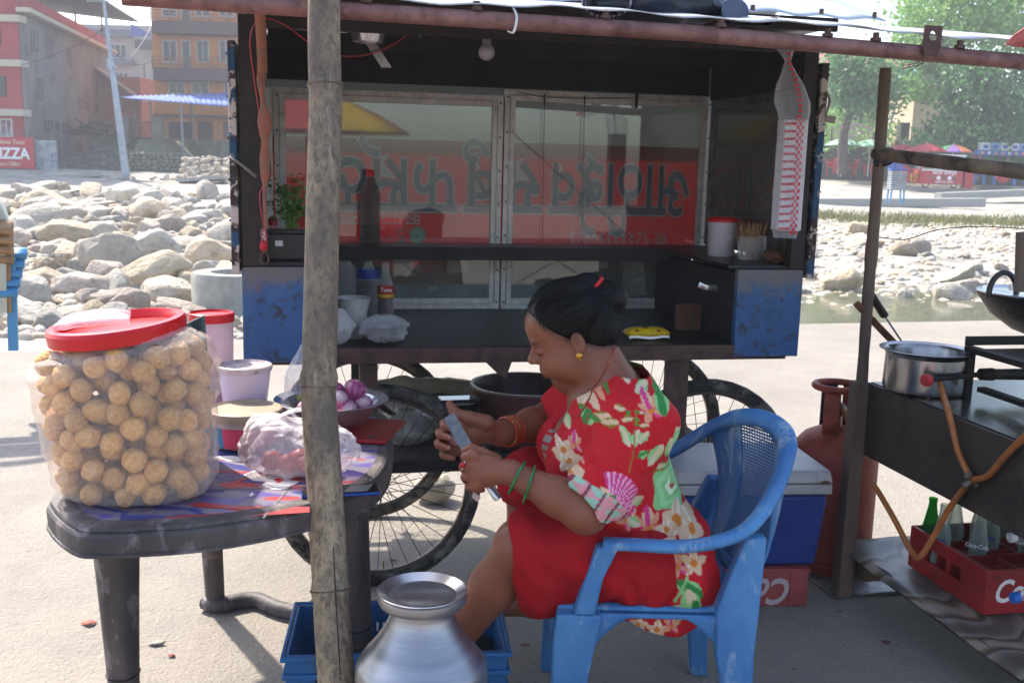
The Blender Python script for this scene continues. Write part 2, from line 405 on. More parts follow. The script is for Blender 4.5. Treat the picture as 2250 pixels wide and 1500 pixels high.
big = [  # px centre x, base y, px width, aspect h/w, mesh, tone label
 (345, 640, 120, .75, 1, 'broad tan pyramid-shaped boulder behind the red bag lid'),
 (240, 598, 118, .72, 0, 'pale rounded boulder with a curved crack near the left middle'),
 (148, 590, 80, .8, 13, 'squat brown-grey boulder beside the reddish one'),
 (72, 590, 88, .8, 2, 'large pinkish boulder near the left edge'),
 (60, 705, 135, .52, 3, 'flat grey broken slab at the edge of the puddle'),
 (92, 497, 115, .45, 4, 'long low pale boulder in the back left'),
 (160, 535, 110, .45, 17, 'wide pale slab boulder left of the middle of the riverbed'),
 (335, 570, 90, .7, 7, 'tilted narrow boulder pointing down to the left'),
 (470, 590, 110, .8, 5, 'big tan cracked boulder beside the cart flap'),
 (490, 535, 60, 1.2, 8, 'tall upright pale boulder touching the cart flap'),
 (420, 640, 80, .55, 9, 'double-humped pale boulder left of the concrete ring'),
 (285, 680, 75, .6, 10, 'small pointed boulder above the red bag lid'),
 (170, 690, 75, .5, 3, 'smooth oval cobble just left of the red bag lid'),
 (400, 560, 80, .6, 6, 'sandy boulder with a flat sloping face'),
 (275, 440, 70, .6, 12, 'grey boulder far out below the orange house'),
 (90, 425, 60, .6, 16, 'far tan boulder before the stairs'),
 (1850, 642, 72, .75, 1, 'big cream boulder standing in the shallow water'),
 (1858, 542, 75, .7, 2, 'brown angular boulder beside the wooden post'),
 (1983, 560, 55, .6, 5, 'tan oval boulder right of the wooden post'),
 (2015, 560, 45, .75, 10, 'darker brown boulder leaning on the tan one'),
 (2085, 660, 68, .6, 4, 'smooth pale boulder at the water edge, left of the wok'),
 (2115, 645, 60, .6, 18, 'pinkish boulder leaning on the pale one left of the wok'),
 (2090, 622, 85, .55, 8, 'whitish long boulder behind the two at the water edge'),
 (1880, 600, 55, .8, 2, 'faint pink block on the grey sand behind the post'),
 (1990, 662, 38, .7, 0, 'small cream stone reflected in the water'),
 (1885, 512, 40, .7, 1, 'rounded tan stone at the top of the rock field'),
 (2030, 668, 28, .6, 3, 'little grey stone standing in the water'),
]
for px, py, wpx, asp, k, lab in big:
    p = onbed(px, py); s = wpx / F_PX * p.y * 1.05; placed.append((px, py - wpx * asp * .4, wpx * .5))
    boulder(p, s, s * .8, s * asp * 1.1, k, lab, 'river boulders', rz=random.uniform(-.5, .5))
tries = 0; nL = 0
while nL < 235 and tries < 12000:
    tries += 1
    px = random.uniform(-30, 560); t = random.random() ** 1.0; py = 402 + 330 * t
    p = onbed(px, py); s = random.uniform(.32, 1.08) * (1.15 if py < 470 else 1) * (.75 if py > 650 else 1)
    if py > 690 and s > .5: continue
    wp = s * F_PX / p.y
    if p.y - edge_y(p.x) < .55 + s * .5: continue
    if any((px - a) ** 2 + (2.2 * (py - wp * .25 - b)) ** 2 < (.6 * (r + wp * .5)) ** 2 for a, b, r in placed): continue
    placed.append((px, py - wp * .25, wp * .5)); nL += 1
    k_ = random.randrange(20)
    boulder(p, s, s * random.uniform(.6, .95), s * random.uniform(.42, .75), k_, '%s %s boulder %s left of the cart' % (('small', 'mid-sized', 'large')[(s > .5) + (s > .85)], ('pale grey', 'tan', 'pinkish brown', 'cool grey')[k_ % 4], ('in the far rows of the riverbed', 'in the middle of the riverbed', 'in the near rows of the riverbed')[(py > 470) + (py > 590)]), 'river boulders on the left')
nR = 0; tries = 0
while nR < 46 and tries < 4000:
    tries += 1
    px = random.uniform(1750, 2300); py = random.uniform(492, 700); p = onbed(px, py); s = random.uniform(.12, .38); wp = s * F_PX / p.y
    if any((px - a) ** 2 + (2 * (py - wp * .25 - b)) ** 2 < (.7 * (r + wp * .5)) ** 2 for a, b, r in placed): continue
    placed.append((px, py - wp * .25, wp * .5)); nR += 1
    boulder(p, s, s * random.uniform(.6, .95), s * random.uniform(.4, .7), nR % 20, '%s %s stone strewn %s right of the cart' % ('little' if s < .25 else 'larger', ('pale grey', 'tan', 'pinkish brown', 'cool grey')[nR % 20 % 4], 'on the dry sand' if py < 600 else 'in or beside the water'), 'river stones on the right', cat='stone')
# pebbles: nobody could count them
def pebbles(name, spots, label, mats):
    bm = bmesh.new(); bmesh.ops.create_icosphere(bm, subdivisions=2, radius=1); bv = np.array([v.co[:] for v in bm.verts]); bf = np.array([[v.index for v in f.verts] for f in bm.faces]); bm.free()
    N = len(spots); A = np.zeros((N, len(bv), 3)); 
    for i, (x, y, z, s) in enumerate(spots):
        a = random.uniform(0, 6.28); ca_, sa_ = math.cos(a), math.sin(a); k = NR.uniform(.45, 1, 3)
        q = bv * np.array([s * .6, s * .6 * k[1], s * .5 * k[2]]) * (1 + .15 * np.sin(bv[:, [1]] * 3 + i)); A[i, :, 0] = q[:, 0] * ca_ - q[:, 1] * sa_ + x; A[i, :, 1] = q[:, 0] * sa_ + q[:, 1] * ca_ + y; A[i, :, 2] = q[:, 2] + z
    Fc = (bf[None] + (np.arange(N) * len(bv))[:, None, None]).reshape(-1, 3)
    me = bpy.data.meshes.new(name); me.from_pydata(A.reshape(-1, 3).tolist(), [], Fc.tolist())
    for m in mats: me.materials.append(m)
    me.polygons.foreach_set('material_index', np.repeat(NR.randint(0, len(mats), N), len(bf)).astype(np.int32)); me.shade_smooth()
    o = bpy.data.objects.new(name, me); COL.objects.link(o); return tag(o, label, 'pebbles', kind='stuff')
sp = []
while len(sp) < 2600:
    px = random.uniform(-60, 600); py = 410 + 335 * random.random(); p = onbed(px, py)
    if p.y - edge_y(p.x) < .3: continue
    sp.append((p.x, p.y, p.z, random.uniform(.06, .26)))
pebbles('river_pebbles', sp, 'loose pebbles and cobbles between the boulders left of the cart', rock_m)
sp = []
while len(sp) < 2600:
    px = random.uniform(1720, 2330); py = random.choice((random.uniform(490, 560), random.uniform(490, 705), random.uniform(640, 712))); p = onbed(px, py)
    if p.y - edge_y(p.x) < .15: continue
    sp.append((p.x, p.y, p.z, random.uniform(.04, .2)))
pebbles('river_gravel', sp, 'gravel and pebbles on the riverbed right of the cart', rock_m)
# concrete well ring
p = onbed(470, 690); rr_ = 66 * p.y / F_PX
cm = mat('rough_concrete', '#9d9b93', .9, var='#86847c', vs=6, bump=.8, bs=18)
q = at(520, 640, p.y)
b = MB(); b.lathe([(1.0, -.5), (1.0, .34), (.97, .38), (.6, .38), (.56, .3), (.56, -.5)], 40, capb=False, wob=lambda q, z: .015 * math.sin(q * 5 + z * 9) + .01 * math.sin(q * 13))
for i, (x, y, z) in enumerate(b.v): b.v[i] = (x * .56, y * .56, z)
o = b.build('concrete_ring', cm, loc=(q.x, p.y + .1, -.33)); tag(o, 'grey broken concrete well ring between the boulders and the cart', 'concrete ring')
# ---------------------------------------------------------------- the food cart
YAW = R(11.2); CO = V(-.863, 3.259, 0)
ca = V(math.cos(YAW), math.sin(YAW), 0); cb = V(-math.sin(YAW), math.cos(YAW), 0)
def CW(s, t, z): return CO + ca * s + cb * t + V(0, 0, z)
cart = empty('food_cart', CO, YAW, 'weathered blue and black food cart with glass back, red banner and bicycle wheels', 'food cart')
def blue_mat():
    m = bpy.data.materials.new('chipped_blue_paint'); m.use_nodes = True; t = m.node_tree; p = t.nodes['Principled BSDF']; v = coords(t)
    c = ramp(t, noi(t, v, 3, 5), [(.3, '#1b4470'), (.6, '#28588a'), (.8, '#44729c')])
    c = mixc(t, ramp(t, noi(t, v, 22, 8, .75, .5), [(.53, 0.0), (.63, 1.0)]), c, '#2a292f')
    c = mixc(t, ramp(t, noi(t, coords(t, (1, 1, .4)), 30, 8, .7), [(.62, 0.0), (.68, .9)]), c, '#6b4a38')
    # grey scraped patch near the top edge (wear)
    g = nd(t, 'ShaderNodeSeparateXYZ'); t.links.new(v, g.inputs[0])
    ad = nd(t, 'ShaderNodeMath', operation='MULTIPLY_ADD'); ad.inputs[1].default_value = .28; t.links.new(noi(t, v, 9, 6, .7, 1), ad.inputs[0]); t.links.new(g.outputs['Z'], ad.inputs[2])
    c = mixc(t, ramp(t, ad.outputs[0], [(0, 0.0), (1.0, 0.0)]) , c, '#6d6a6c')
    mr = nd(t, 'ShaderNodeMapRange'); mr.inputs['From Min'].default_value = 1.17; mr.inputs['From Max'].default_value = 1.24; t.links.new(ad.outputs[0], mr.inputs[0])
    c = mixc(t, mr.outputs[0], c, '#625c5e')
    t.links.new(c, p.inputs['Base Color']); p.inputs['Roughness'].default_value = .5
    b = nd(t, 'ShaderNodeBump'); b.inputs['Strength'].default_value = .25; b.inputs['Distance'].default_value = .004; t.links.new(noi(t, v, 30, 8, .75), b.inputs['Height']); t.links.new(b.outputs[0], p.inputs['Normal'])
    return m
BLUE = blue_mat()
def translucent(name, col, f=.5):
    m = mat(name, col, .6, var=col, vs=3); t = m.node_tree; p = t.nodes['Principled BSDF']; tl = nd(t, 'ShaderNodeBsdfTranslucent'); tl.inputs[0].default_value = c4(col); ms = nd(t, 'ShaderNodeMixShader'); ms.inputs[0].default_value = f
    t.links.new(p.outputs[0], ms.inputs[1]); t.links.new(tl.outputs[0], ms.inputs[2]); t.links.new(ms.outputs[0], t.nodes['Material Output'].inputs[0]); return m
def part(name, m, lo=None, hi=None, parent=cart, bevel=.002, mb=None, **k):
    b = mb or MB()
    if lo: b.b2(lo, hi)
    return b.build(name, m, parent, bevel=bevel, **k)
BROWNP = mat('brown_black_post', '#241e1e', .6, .2, var='#332a28', vs=12, bump=.15, bs=50)
# body
part('front_post', BROWNP, (0, 0, 1.128), (.068, .05, 1.9)); part('front_post', BROWNP, (1.872, 0, 1.128), (1.925, .05, 1.9))
part('rear_post', BROWNP, (0, .9, .8), (.05, .95, 1.93)); part('rear_post', BROWNP, (1.875, .9, .8), (1.925, .95, 1.93))
part('side_cabinet', BLUE, (.0, .0, .815), (.27, .03, 1.125)); part('side_cabinet', BLUE, (1.68, 0, .815), (1.925, .03, 1.125))
part('cabinet_side', mat('blue_side', '#22486f', .55, var='#3b3d48', vs=9, bump=.1), (-.004, .031, .815), (.02, .9, 1.124)); part('cabinet_side', MATS['blue_side'], (1.905, .031, .815), (1.929, .9, 1.124))
part('cabinet_inner_panel', SOOTM, (.25, .032, .862), (.268, .88, 1.11)); part('cabinet_inner_panel', SOOTM, (1.682, .032, .862), (1.70, .88, 1.11))
part('cabinet_top', SOOT, (.0, .02, 1.126), (.268, .9, 1.14)); part('cabinet_top', SOOT, (1.65, .02, 1.126), (1.905, .9, 1.14))
part('counter', SOOT, (.022, .004, .84), (1.903, .95, .861)); part('counter_edge', RUST, (.272, -.012, .808), (1.678, .003, .86)); part('counter_edge', RUST, (.03, .03, .80), (1.895, .05, .839))
part('counter_beam', RUST, (.03, .8, .80), (1.895, .84, .838))
sh = part('back_shelf', SOOT, (.269, .64, 1.118), (1.649, .865, 1.14)); part('shelf_edge', SOOTM, (.269, .625, 1.092), (1.649, .639, 1.142), parent=sh)
# windows at the back, two aluminium frames
def window(s0, s1, z0, z1, t, nm='window'):
    f = MB(); wd = .045
    for i, (lo, hi) in enumerate((((s0, t, z0), (s0 + wd, t + .022, z1)), ((s1 - wd, t, z0), (s1, t + .022, z1)), ((s0 + wd, t, z1 - wd), (s1 - wd, t + .022, z1)), ((s0 + wd, t, z0), (s1 - wd, t + .022, z0 + wd)))):
        f.b2(lo, hi)
    f.b2((s0 + wd * .45, t - .006, z0 + .02), (s0 + wd * .55, t, z1 - .02)); f.b2((s1 - wd * .55, t - .006, z0 + .02), (s1 - wd * .45, t, z1 - .02))
    f.b2((s0 + .021, t - .006, z1 - wd * .55), (s1 - .021, t, z1 - wd * .45)); f.b2((s0 + .021, t - .006, z0 + wd * .45), (s1 - .021, t, z0 + wd * .55))
    o = f.build(nm, ALU, cart, bevel=.0015)
    b = MB(); b.b2((s0 + wd, t + .008, z0 + wd), (s1 - wd, t + .011, z1 - wd)); b.build('pane', pane_glass('window_glass', refl=.05, dust=.06), o, smooth=False)
    for k in range(7):
        zz = z0 + .03 + (z1 - z0 - .06) * k / 6
        for ss in (s0 + .012, s1 - .012): rv = MB(); rv.cyl((ss, t - .002, zz), (ss, t + .001, zz), .004, n=8); rv.build('rivet', SOOTM, o)
    return o
window(.075, .995, .862, 1.742, .885); window(1.0, 1.9, .862, 1.768, .88)
part('window_post', ALU, (.03, .87, .862), (.07, .9, 1.74)); 
# cracks across the right pane (repaired with black tape)
cr = MB()
for a, b_ in (((1.03, .872, 1.60), (1.62, .872, 1.12)), ((1.03, .872, .95), (1.24, .872, 1.07)), ((1.24, .872, 1.07), (1.42, .872, .96)), ((1.40, .872, .92), (1.76, .872, 1.08)), ((1.5, .872, .92), (1.83, .872, 1.06)), ((.55, .874, 1.08), (.75, .874, .93))):
    cr.beam(a, b_, .002, .0012, (0, 1, 0))
cr.build('glass_crack', mat('crack_dark', '#1c1d1d', .5), cart, smooth=False)
cr = MB()
for s in (1.16, 1.33):
    cr.cyl((s, .86, 1.74), (s + .01, .86, 1.145), .0013, n=6); cr.cyl((s, .858, 1.755), (s, .858, 1.71), .003, n=6)
cr.tube(smooth_path([(1.05, .868, 1.76), (1.16, .862, 1.742), (1.33, .862, 1.742), (1.58, .864, 1.755)]), .0012, 6)
cr.build('hanging_wire', WIRE, cart)
part('window_stay', SOOTM, (1.55, .862, 1.71), (1.562, .868, 1.80))
part('upper_sheet', translucent('grey_sheet', '#8b8d8a', .45), (.05, .962, 1.50), (1.885, .965, 1.78), bevel=0)
part('lower_board', mat('dark_glass_board', '#3a413f', .5, var='#4a504d', vs=5, dirt='#282c2b', ds=5), (.052, .985, .845), (1.883, .995, 1.095))
pp = MB()
for s0, z0, w_, h_ in ((.78, 1.0, .1, .09), (1.23, 1.05, .06, .03), (1.45, 1.02, .05, .07), (1.56, .9, .12, .18), (.7, .92, .05, .03), (1.55, 1.03, .04, .04)):
    pp.add([(s0, .984, z0), (s0 + w_, .984, z0 + .01), (s0 + w_ * .8, .984, z0 + h_), (s0 + .01, .984, z0 + h_ * .9)], [(0, 1, 2, 3)])
pp.build('painted_light_patch', mat('pale_patch', '#8d9491', .6, var='#6b7271', vs=9), cart, smooth=False, solid=.001)  # pale patches painted on the lower board where light shows
# the upside-down banner behind the glass; thin flex sheet, lets some light through
ban = part('banner', translucent('red_banner', '#a8282c', .5), (.06, .955, 1.105), (1.90, .959, 1.556), bevel=0)
NAVY = mat('navy_print', '#34435f', .55); PALE = mat('pale_print', '#c4c7c4', .55); MINT = mat('mint_print', '#6fae94', .55)
def bl(nm, txt, s, z, size, m, bold=0, sx=1, t=.9535, al='CENTER'):
    # the banner hangs upside down: baseline axis runs to the left, up axis runs down
    return lettering(nm, txt, size, m, ban, frame4((s, t, z), (-1, 0, 0), (0, 0, -1)), bold, sx, .0004, al)
for txt, s, sx in (('आठीइ', 1.60, .62), ('रेव', 1.315, .64), ('स', 1.10, .7), ('बु', .915, .7), ('फा', .69, .74), ('स्ट', .47, .74), ('न', .30, .8)):
    bl('banner_letter_outline', txt, s, 1.375, .335, PALE, .010, sx, .9540); bl('banner_letter', txt, s, 1.375, .335, NAVY, .0035, sx, .9525)
bl('banner_number', 'मो: ९८२३२३३५४८३', 1.53, 1.165, .075, PALE, .0008, .8)
bl('banner_line', 'का पनि पाइन्छ', .50, 1.235, .075, PALE, .0008, .8)
bl('banner_mark', 'S', .585, 1.165, .085, NAVY, .001, .9); b = MB(); b.cyl((.655, .9538, 1.165), (.655, .9548, 1.165), .034, n=28); b.build('banner_mark', MINT, ban); bl('banner_mark', 'C', .655, 1.165, .055, PALE, .0005, .9, .953)
# side walls with glass
def side(s, poster):
    f = MB(); z0, z1 = 1.15, 1.75
    for lo, hi in (((s, .06, z0), (s + .02, .09, z1)), ((s, .82, z0), (s + .02, .86, z1)), ((s, .091, z1 - .03), (s + .02, .819, z1)), ((s, .091, z0), (s + .02, .819, z0 + .025))): f.b2(lo, hi)
    o = f.build('side_window', ALU if not poster else mat('dull_aluminium', '#6f6d6c', .5, .6, var='#4b4846', vs=20), cart, bevel=.001)
    b = MB(); b.b2((s + .008, .09, z0 + .025), (s + .011, .82, z1 - .03)); b.build('pane', MATS['window_glass'], o, smooth=False)
    return o
side(.028, False); side(1.885, True)
po = part('menu_poster', mat('faded_poster', '#566a72', .6, var='#48565c', vs=3), (1.912, .085, 1.152), (1.915, .83, 1.742), bevel=0)
for i, (t_, z_, r_, cc) in enumerate(((.72, 1.55, .05, '#7d6a48'), (.58, 1.6, .055, '#8a7a4f'), (.44, 1.52, .06, '#7a5a3c'), (.27, 1.56, .055, '#86713f'), (.66, 1.42, .035, '#6d4a38'), (.35, 1.42, .05, '#7d5a3a'), (.16, 1.45, .05, '#6a6a46'))):
    b = MB(); b.cyl((1.9085, t_, z_), (1.9105, t_, z_), r_, n=20); d = b.build('poster_dish', mat('dish_ring', '#a59f92', .6), po); b = MB(); b.cyl((1.9065, t_, z_), (1.908, t_, z_), r_ * .8, n=20); b.build('dish_food', mat('food_%d' % i, cc, .7, var='#4f3a28', vs=40), d)
lettering('poster_heading', 'म:म चाउमिन', .17, mat('poster_orange', '#9a4a34', .6), po, frame4((1.909, .42, 1.24), (0, -1, 0), (0, 0, 1)), .002, .75)
lettering('poster_line', 'फोन नं: ९८२३२३३', .05, PALE, po, frame4((1.909, .36, 1.34), (0, -1, 0), (0, 0, 1)))
# upper part: fascia, ceiling, roof, awning
part('rear_fascia', SOOTM, (.05, .87, 1.772), (1.875, .885, 1.938)); part('inner_beam', SOOTM, (.07, .55, 1.86), (1.87, .585, 1.93))
part('side_fascia', SOOTM, (1.88, .052, 1.752), (1.90, .868, 1.93)); part('side_fascia', SOOTM, (.025, .052, 1.752), (.045, .868, 1.93)); part('top_beam', BROWNP, (.069, .003, 1.865), (1.871, .04, 1.9))
b = MB(); b.hexa([V(-.03, -.06, 1.945), V(1.95, -.06, 1.945), V(1.95, .93, 1.962), V(-.03, .93, 1.962), V(-.03, -.06, 1.953), V(1.95, -.06, 1.953), V(1.95, .93, 1.97), V(-.03, .93, 1.97)])
part('ceiling_sheet', SOOT, mb=b, bevel=0)
part('roof_fascia', BROWNP, (-.04, -.108, 1.925), (1.93, -.09, 1.968))
def roof_fn(u, v):
    s = -.05 + 2.14 * u; t = -.13 + 1.25 * v; z = 1.972 + .34 * min(v, 1 - v) * 1.25 + .004 * math.sin(s * 38) + .006 * math.sin(s * 5 + 1) * (1 - v); return (s, t, z)
rm = mat('blue_white_roof_sheet', '#8d9cb4', .5, .2, var='#b9bec6', vs=3, dirt='#7a6a5e', ds=5, dr=(.55, .75), bump=.1)
b = MB(); b.grid(roof_fn, 120, 20); rs_ = part('roof_sheet', rm, mb=b, bevel=0, solid=.004)
def aw_fn(u, v):
    s = -.25 + 2.95 * u; t = -.765 + .68 * v; z = 1.854 + .119 * v + .004 * math.sin(s * 9) * (1 - v) + .003 * math.sin(s * 31 + 1) * (1 - v) - .02 * max(0, (s - 1.2)) * 1; return (s, t, z)
b = MB(); b.grid(aw_fn, 110, 6); aw = part('awning_sheet', mat('awning_sheet', '#b9bac0', .5, .15, var='#9fa3ad', vs=4, dirt='#7d746e', ds=9), mb=b, bevel=0, solid=.003)
def bz(s): return 1.827 - .0125 * s - (.02 * max(0, s - 1.2))
b = MB(); pts = [(s, -.75, bz(s)) for s in np.linspace(-.21, 2.7, 30)]; b.tube(pts, .0225, 12, sq=.95); part('awning_beam', RUSTPIPE, mb=b, bevel=0, ang=1.2)
for s in (-.1, .35, .62, .95, 1.26, 1.56, 1.7, 1.95, 2.2, 2.45):
    b = MB(); b.cyl((s, -.755, bz(s) + .02), (s, -.755, bz(s) + .029), .014, n=14); b.cyl((s, -.755, bz(s) + .029), (s, -.755, bz(s) + .042), .0095, n=6); b.build('bolt', RUST, aw)
for s in (1.62, 1.86, 2.05):
    b = MB(); b.cyl((s, -.12, 1.974), (s, -.12, 1.992), .008, n=6); b.build('bolt', RUST, rs_)
b = MB()   # lifting lug with a hole
ring = [(math.cos(a) * .011, math.sin(a) * .013) for a in np.linspace(0, 2 * math.pi, 17)[:-1]]
outl = []
for a in np.linspace(0, 2 * math.pi, 17)[:-1]:
    x, y = math.cos(a), math.sin(a); k = 1 / max(abs(x) / .026, abs(y) / (.026 if y > 0 else .05)); outl.append((max(-.026, min(.026, x * k)), max(-.05, min(.026, y * k))))
n_ = 16; lv = [(x, 0, y) for x, y in ring] + [(x, 0, y) for x, y in outl]
b.add([(1.85 + x, -.78, bz(1.85) + .043 + z) for x, _, z in lv], [(i, (i + 1) % n_, n_ + (i + 1) % n_, n_ + i) for i in range(n_)]); b.build('lifting_lug', RUST, cart, smooth=False, solid=.006)
for s0 in (1.82, 2.25):
    for k in range(3):
        a0 = random.uniform(-.05, .05); b = MB(); b.tube(smooth_path([(s0 + .01 * k, -.775, bz(s0) + .02), (s0 + .01 * k, -.778, bz(s0) - .025), (s0 + a0, -.78, bz(s0) - .035 - .02 * random.random())], 4), .0013, 5); b.build('tie_wire', RUST, cart)
b = MB(); b.tube(smooth_path([(.71, -.75, 1.856), (.717, -.78, 1.826), (.71, -.78, 1.79), (.697, -.77, 1.792)], 6), .0035, 6, sq=.4); b.build('cable_tie', WHITEP, cart)
# folded side flaps seen on edge
FLAP = mat('peeling_flap', '#3a2a2a', .7, .1, var='#274a66', vs=9, vr=(.5, .55), dirt='#b9aca4', ds=14, dr=(.52, .56), bump=.4, bs=60)
for s0, s1, z0, z1 in ((-.032, -.008, 1.105, 1.82), (1.935, 1.96, 1.095, 1.835)):
    b = MB(); b.b2((s0, -.012, z0), (s1, .5, z1)); fl = b.build('side_flap', FLAP, cart, bevel=.003)
    for k in range(6):
        zz = z0 + .04 + k * (z1 - z0 - .08) / 5; b = MB(); b.cyl((s0 - .005, -.004, zz), (s1 + .005, -.004, zz), .004, n=6); b.build('flap_bolt', RUST, fl)
b = MB(); b.tube(smooth_path([(-.03, -.02, 1.47), (.0, -.03, 1.45), (.05, -.03, 1.41)], 4), [.012] * 9, 6, sq=.3); b.build('rope_scrap', mat('old_rope', '#a39b92', .9, var='#7d756d', vs=20), cart)
b = MB(); b.tube(smooth_path([(1.95, -.02, 1.74), (1.965, -.02, 1.71), (1.955, -.02, 1.66)], 4), [.008] * 9, 6, sq=.4); b.cyl((1.96, -.01, 1.65), (1.99, -.02, 1.645), .012, n=8); b.build('rope_scrap', MATS['old_rope'], cart)
# legs, platform, wheels
for s0 in (.37, 1.45):
    for t0 in (.02, .72): part('leg', RUST if t0 < .5 else SOOTM, (s0, t0, .36), (s0 + (.06 if s0 < 1 else .075), t0 + .05, .807))
for s0 in (.9,): 
    b = MB(); b.hexa([V(.83, -.006, .77), V(.86, -.006, .75), V(.86, .0, .75), V(.83, .0, .77), V(.79, -.006, .808), V(.88, -.006, .808), V(.88, .0, .808), V(.79, .0, .808)]); part('bracket', RUST, mb=b, bevel=0)
part('platform', mat('plank_dark', '#4a443e', .8, var='#38322e', vs=7, bump=.3), (.33, .14, .41), (1.72, .74, .43)); part('platform_rail', SOOTM, (.2, .115, .392), (1.78, .139, .434)); part('platform_rail', SOOTM, (.2, .741, .392), (1.78, .765, .434))
TYRE = mat('dusty_tyre', '#3a3733', .85, var='#6d675f', vs=14, vr=(.45, .62), bump=.7, bs=90, dirt='#211f1e', ds=25, dr=(.5, .6)); RIM = mat('rusty_rim', '#75706b', .4, .8, var='#5c4b42', vs=14); SPK = mat('spoke_steel', '#2e2c2b', .4, .7)
def wheel_parts(root):
    R0 = .338; b = MB(); n = 72
    b.tube([(R0 * math.cos(a), 0, R0 * math.sin(a)) for a in np.linspace(0, 2 * math.pi, n + 1)[:-1]], [.0225 + (.0012 if i % 2 else 0) for i in range(n)], 10, closed=True, sq=1.1); b.build('tyre', TYRE, root, ang=1.3)
    b = MB(); prof = [(.316, -.012), (.304, -.009), (.304, .009), (.316, .012)]; vs = []; fs = []
    for i in range(n):
        a = 2 * math.pi * i / n
        for r_, y in prof: vs.append((r_ * math.cos(a), y, r_ * math.sin(a)))
    for i in range(n):
        for k in range(4): fs.append((i * 4 + k, i * 4 + (k + 1) % 4, ((i + 1) % n) * 4 + (k + 1) % 4, ((i + 1) % n) * 4 + k))
    b.add(vs, fs); b.build('rim', RIM, root)
    b = MB()
    for i in range(36):
        a = 2 * math.pi * i / 36; o_ = (.35 if (i // 2) % 2 else -.35); sd_ = .03 if i % 2 else -.03
        b.cyl((.018 * math.cos(a + o_ * 3), sd_, .018 * math.sin(a + o_ * 3)), (.306 * math.cos(a), sd_ * .15, .306 * math.sin(a)), .0014, n=5, cap=False)
    b.build('spokes', SPK, root)
    b = MB(); b.cyl((0, -.05, 0), (0, .05, 0), .011, n=12); b.cyl((0, -.032, 0), (0, -.026, 0), .024, n=16); b.cyl((0, .026, 0), (0, .032, 0), .024, n=16); b.cyl((0, -.07, 0), (0, .07, 0), .006, n=8); b.build('hub', RIM, root)
    b = MB(); b.cyl((.02, 0, -.304), (.019, 0, -.275), .003, n=6); b.build('valve', mat('brass_valve', '#7a6a45', .4, .8), root)
w0 = None
for s0 in (.436, 1.615):
    for t0 in (.10, .80):
        if w0 is None:
            w0 = empty('wheel', (s0, t0 - .02, .36)); w0.parent = cart; wheel_parts(w0); wl = w0
        else:
            wl = w0.copy(); COL.objects.link(wl); wl.parent = cart; wl.location = (s0, t0 - .02, .36); wl.rotation_euler = (0, random.uniform(0, 6), 0)
            for ch in w0.children: c_ = ch.copy(); COL.objects.link(c_); c_.parent = wl
YEL = mat('yellow_label', '#b99a3a', .6)
b = MB()
for i in range(10):
    a0 = R(38 - i * 1.6); a1 = R(38 - (i + 1) * 1.6)
    b.add([(r_ * math.cos(a), -.022, r_ * math.sin(a)) for a, r_ in ((a0, .325), (a1, .325), (a1, .343), (a0, .343))], [(0, 1, 2, 3)])
tl = b.build('tyre_label', YEL, w0, smooth=False)
for i, ch in enumerate('BAJA'):
    a = R(36 - i * 3.1); p = V(.334 * math.cos(a), -.0225, .334 * math.sin(a)); lettering('tyre_letter', ch, .02, BLACKP, w0, frame4(p, (math.sin(a), 0, -math.cos(a)), (math.cos(a), 0, math.sin(a))), .0004)

# ---------------------------------------------------------------- things kept in the cart
def bottle(name, prof, m, s, t, z, label, cap=None, liquid=None, labelb=None, cat='bottle', n=28):
    o = empty(name, CW(s, t, z), 0, label, cat)
    b = MB(); b.lathe(prof, n); b.build('glass' if 'glass' in name else 'body', m, o, ang=1.2)
    top = prof[-1]
    if cap: b = MB(); b.lathe([(top[0] * 1.25, top[1] - .012), (top[0] * 1.25, top[1] + .012), (top[0] * 1.1, top[1] + .015)], 20, capt=True); b.build('cap', cap, o)
    if liquid:
        lv, lm = liquid; b = MB(); pr = [(r_ - .002, zz) for r_, zz in prof if zz < lv]; pr = [(pr[0][0], .003)] + pr[1:] + [(pr[-1][0], lv)]; b.lathe(pr, n, capt=True); b.build('liquid', lm, o)
    if labelb:
        z0, z1, r_, lm = labelb; b = MB(); b.lathe([(r_, z0), (r_, z1)], n, capb=False); b.build('paper_label', lm, o)
    return o
CLEARB = film('clear_bottle', (.9, .9, .9), .06, .08, (.75, .75, .75), .45, .15, 18)
def ribs(r, h, neck=.014, n=26, sh=.72, rib=.0018):
    P = []
    for i in range(n + 1):
        z = h * sh * i / n; P.append((r * (.92 if i == 0 else 1) + rib * (1 if i % 2 else -1) - .003 * math.sin(math.pi * i / n), z))
    P += [(r * .9, h * (sh + .05)), (r * .62, h * (sh + .14)), (neck, h * .955), (neck, h)]; return P
DARKL = mat('dark_sauce', '#17110f', .3); DREDL = mat('red_sauce', '#4a1210', .3)
bottle('plastic_bottle', ribs(.042, .275), film('smoky_bottle', (.45, .38, .34), .1, .1, (.35, .3, .27), .4, .15, 18), .444, .745, 1.143, 'clear ribbed plastic bottle with red cap and a little dark sauce, on the back shelf', REDP, (.08, DARKL))
bottle('plastic_bottle', ribs(.042, .228), CLEARB, .428, .56, .863, 'soy-dark plastic bottle with blue label under the back shelf', None, (.16, DARKL), (.165, .2, .0425, mat('blue_label', '#22337f', .5)))
bottle('water_jar', ribs(.062, .225, .03, 16, .8, .003), CLEARB, .335, .60, .863, 'big empty ribbed water jar under the back shelf beside the bamboo pole')
o = bottle('glass_bottle', [(.026, 0), (.03, .01), (.03, .07), (.028, .09), (.031, .12), (.026, .15), (.013, .19), (.0125, .225)], CLEARB, .493, .545, .863, 'glass sauce bottle with red and yellow label under the shelf', None, (.10, DREDL), (.093, .14, .0318, mat('red_yellow_label', '#a81f1a', .5)))
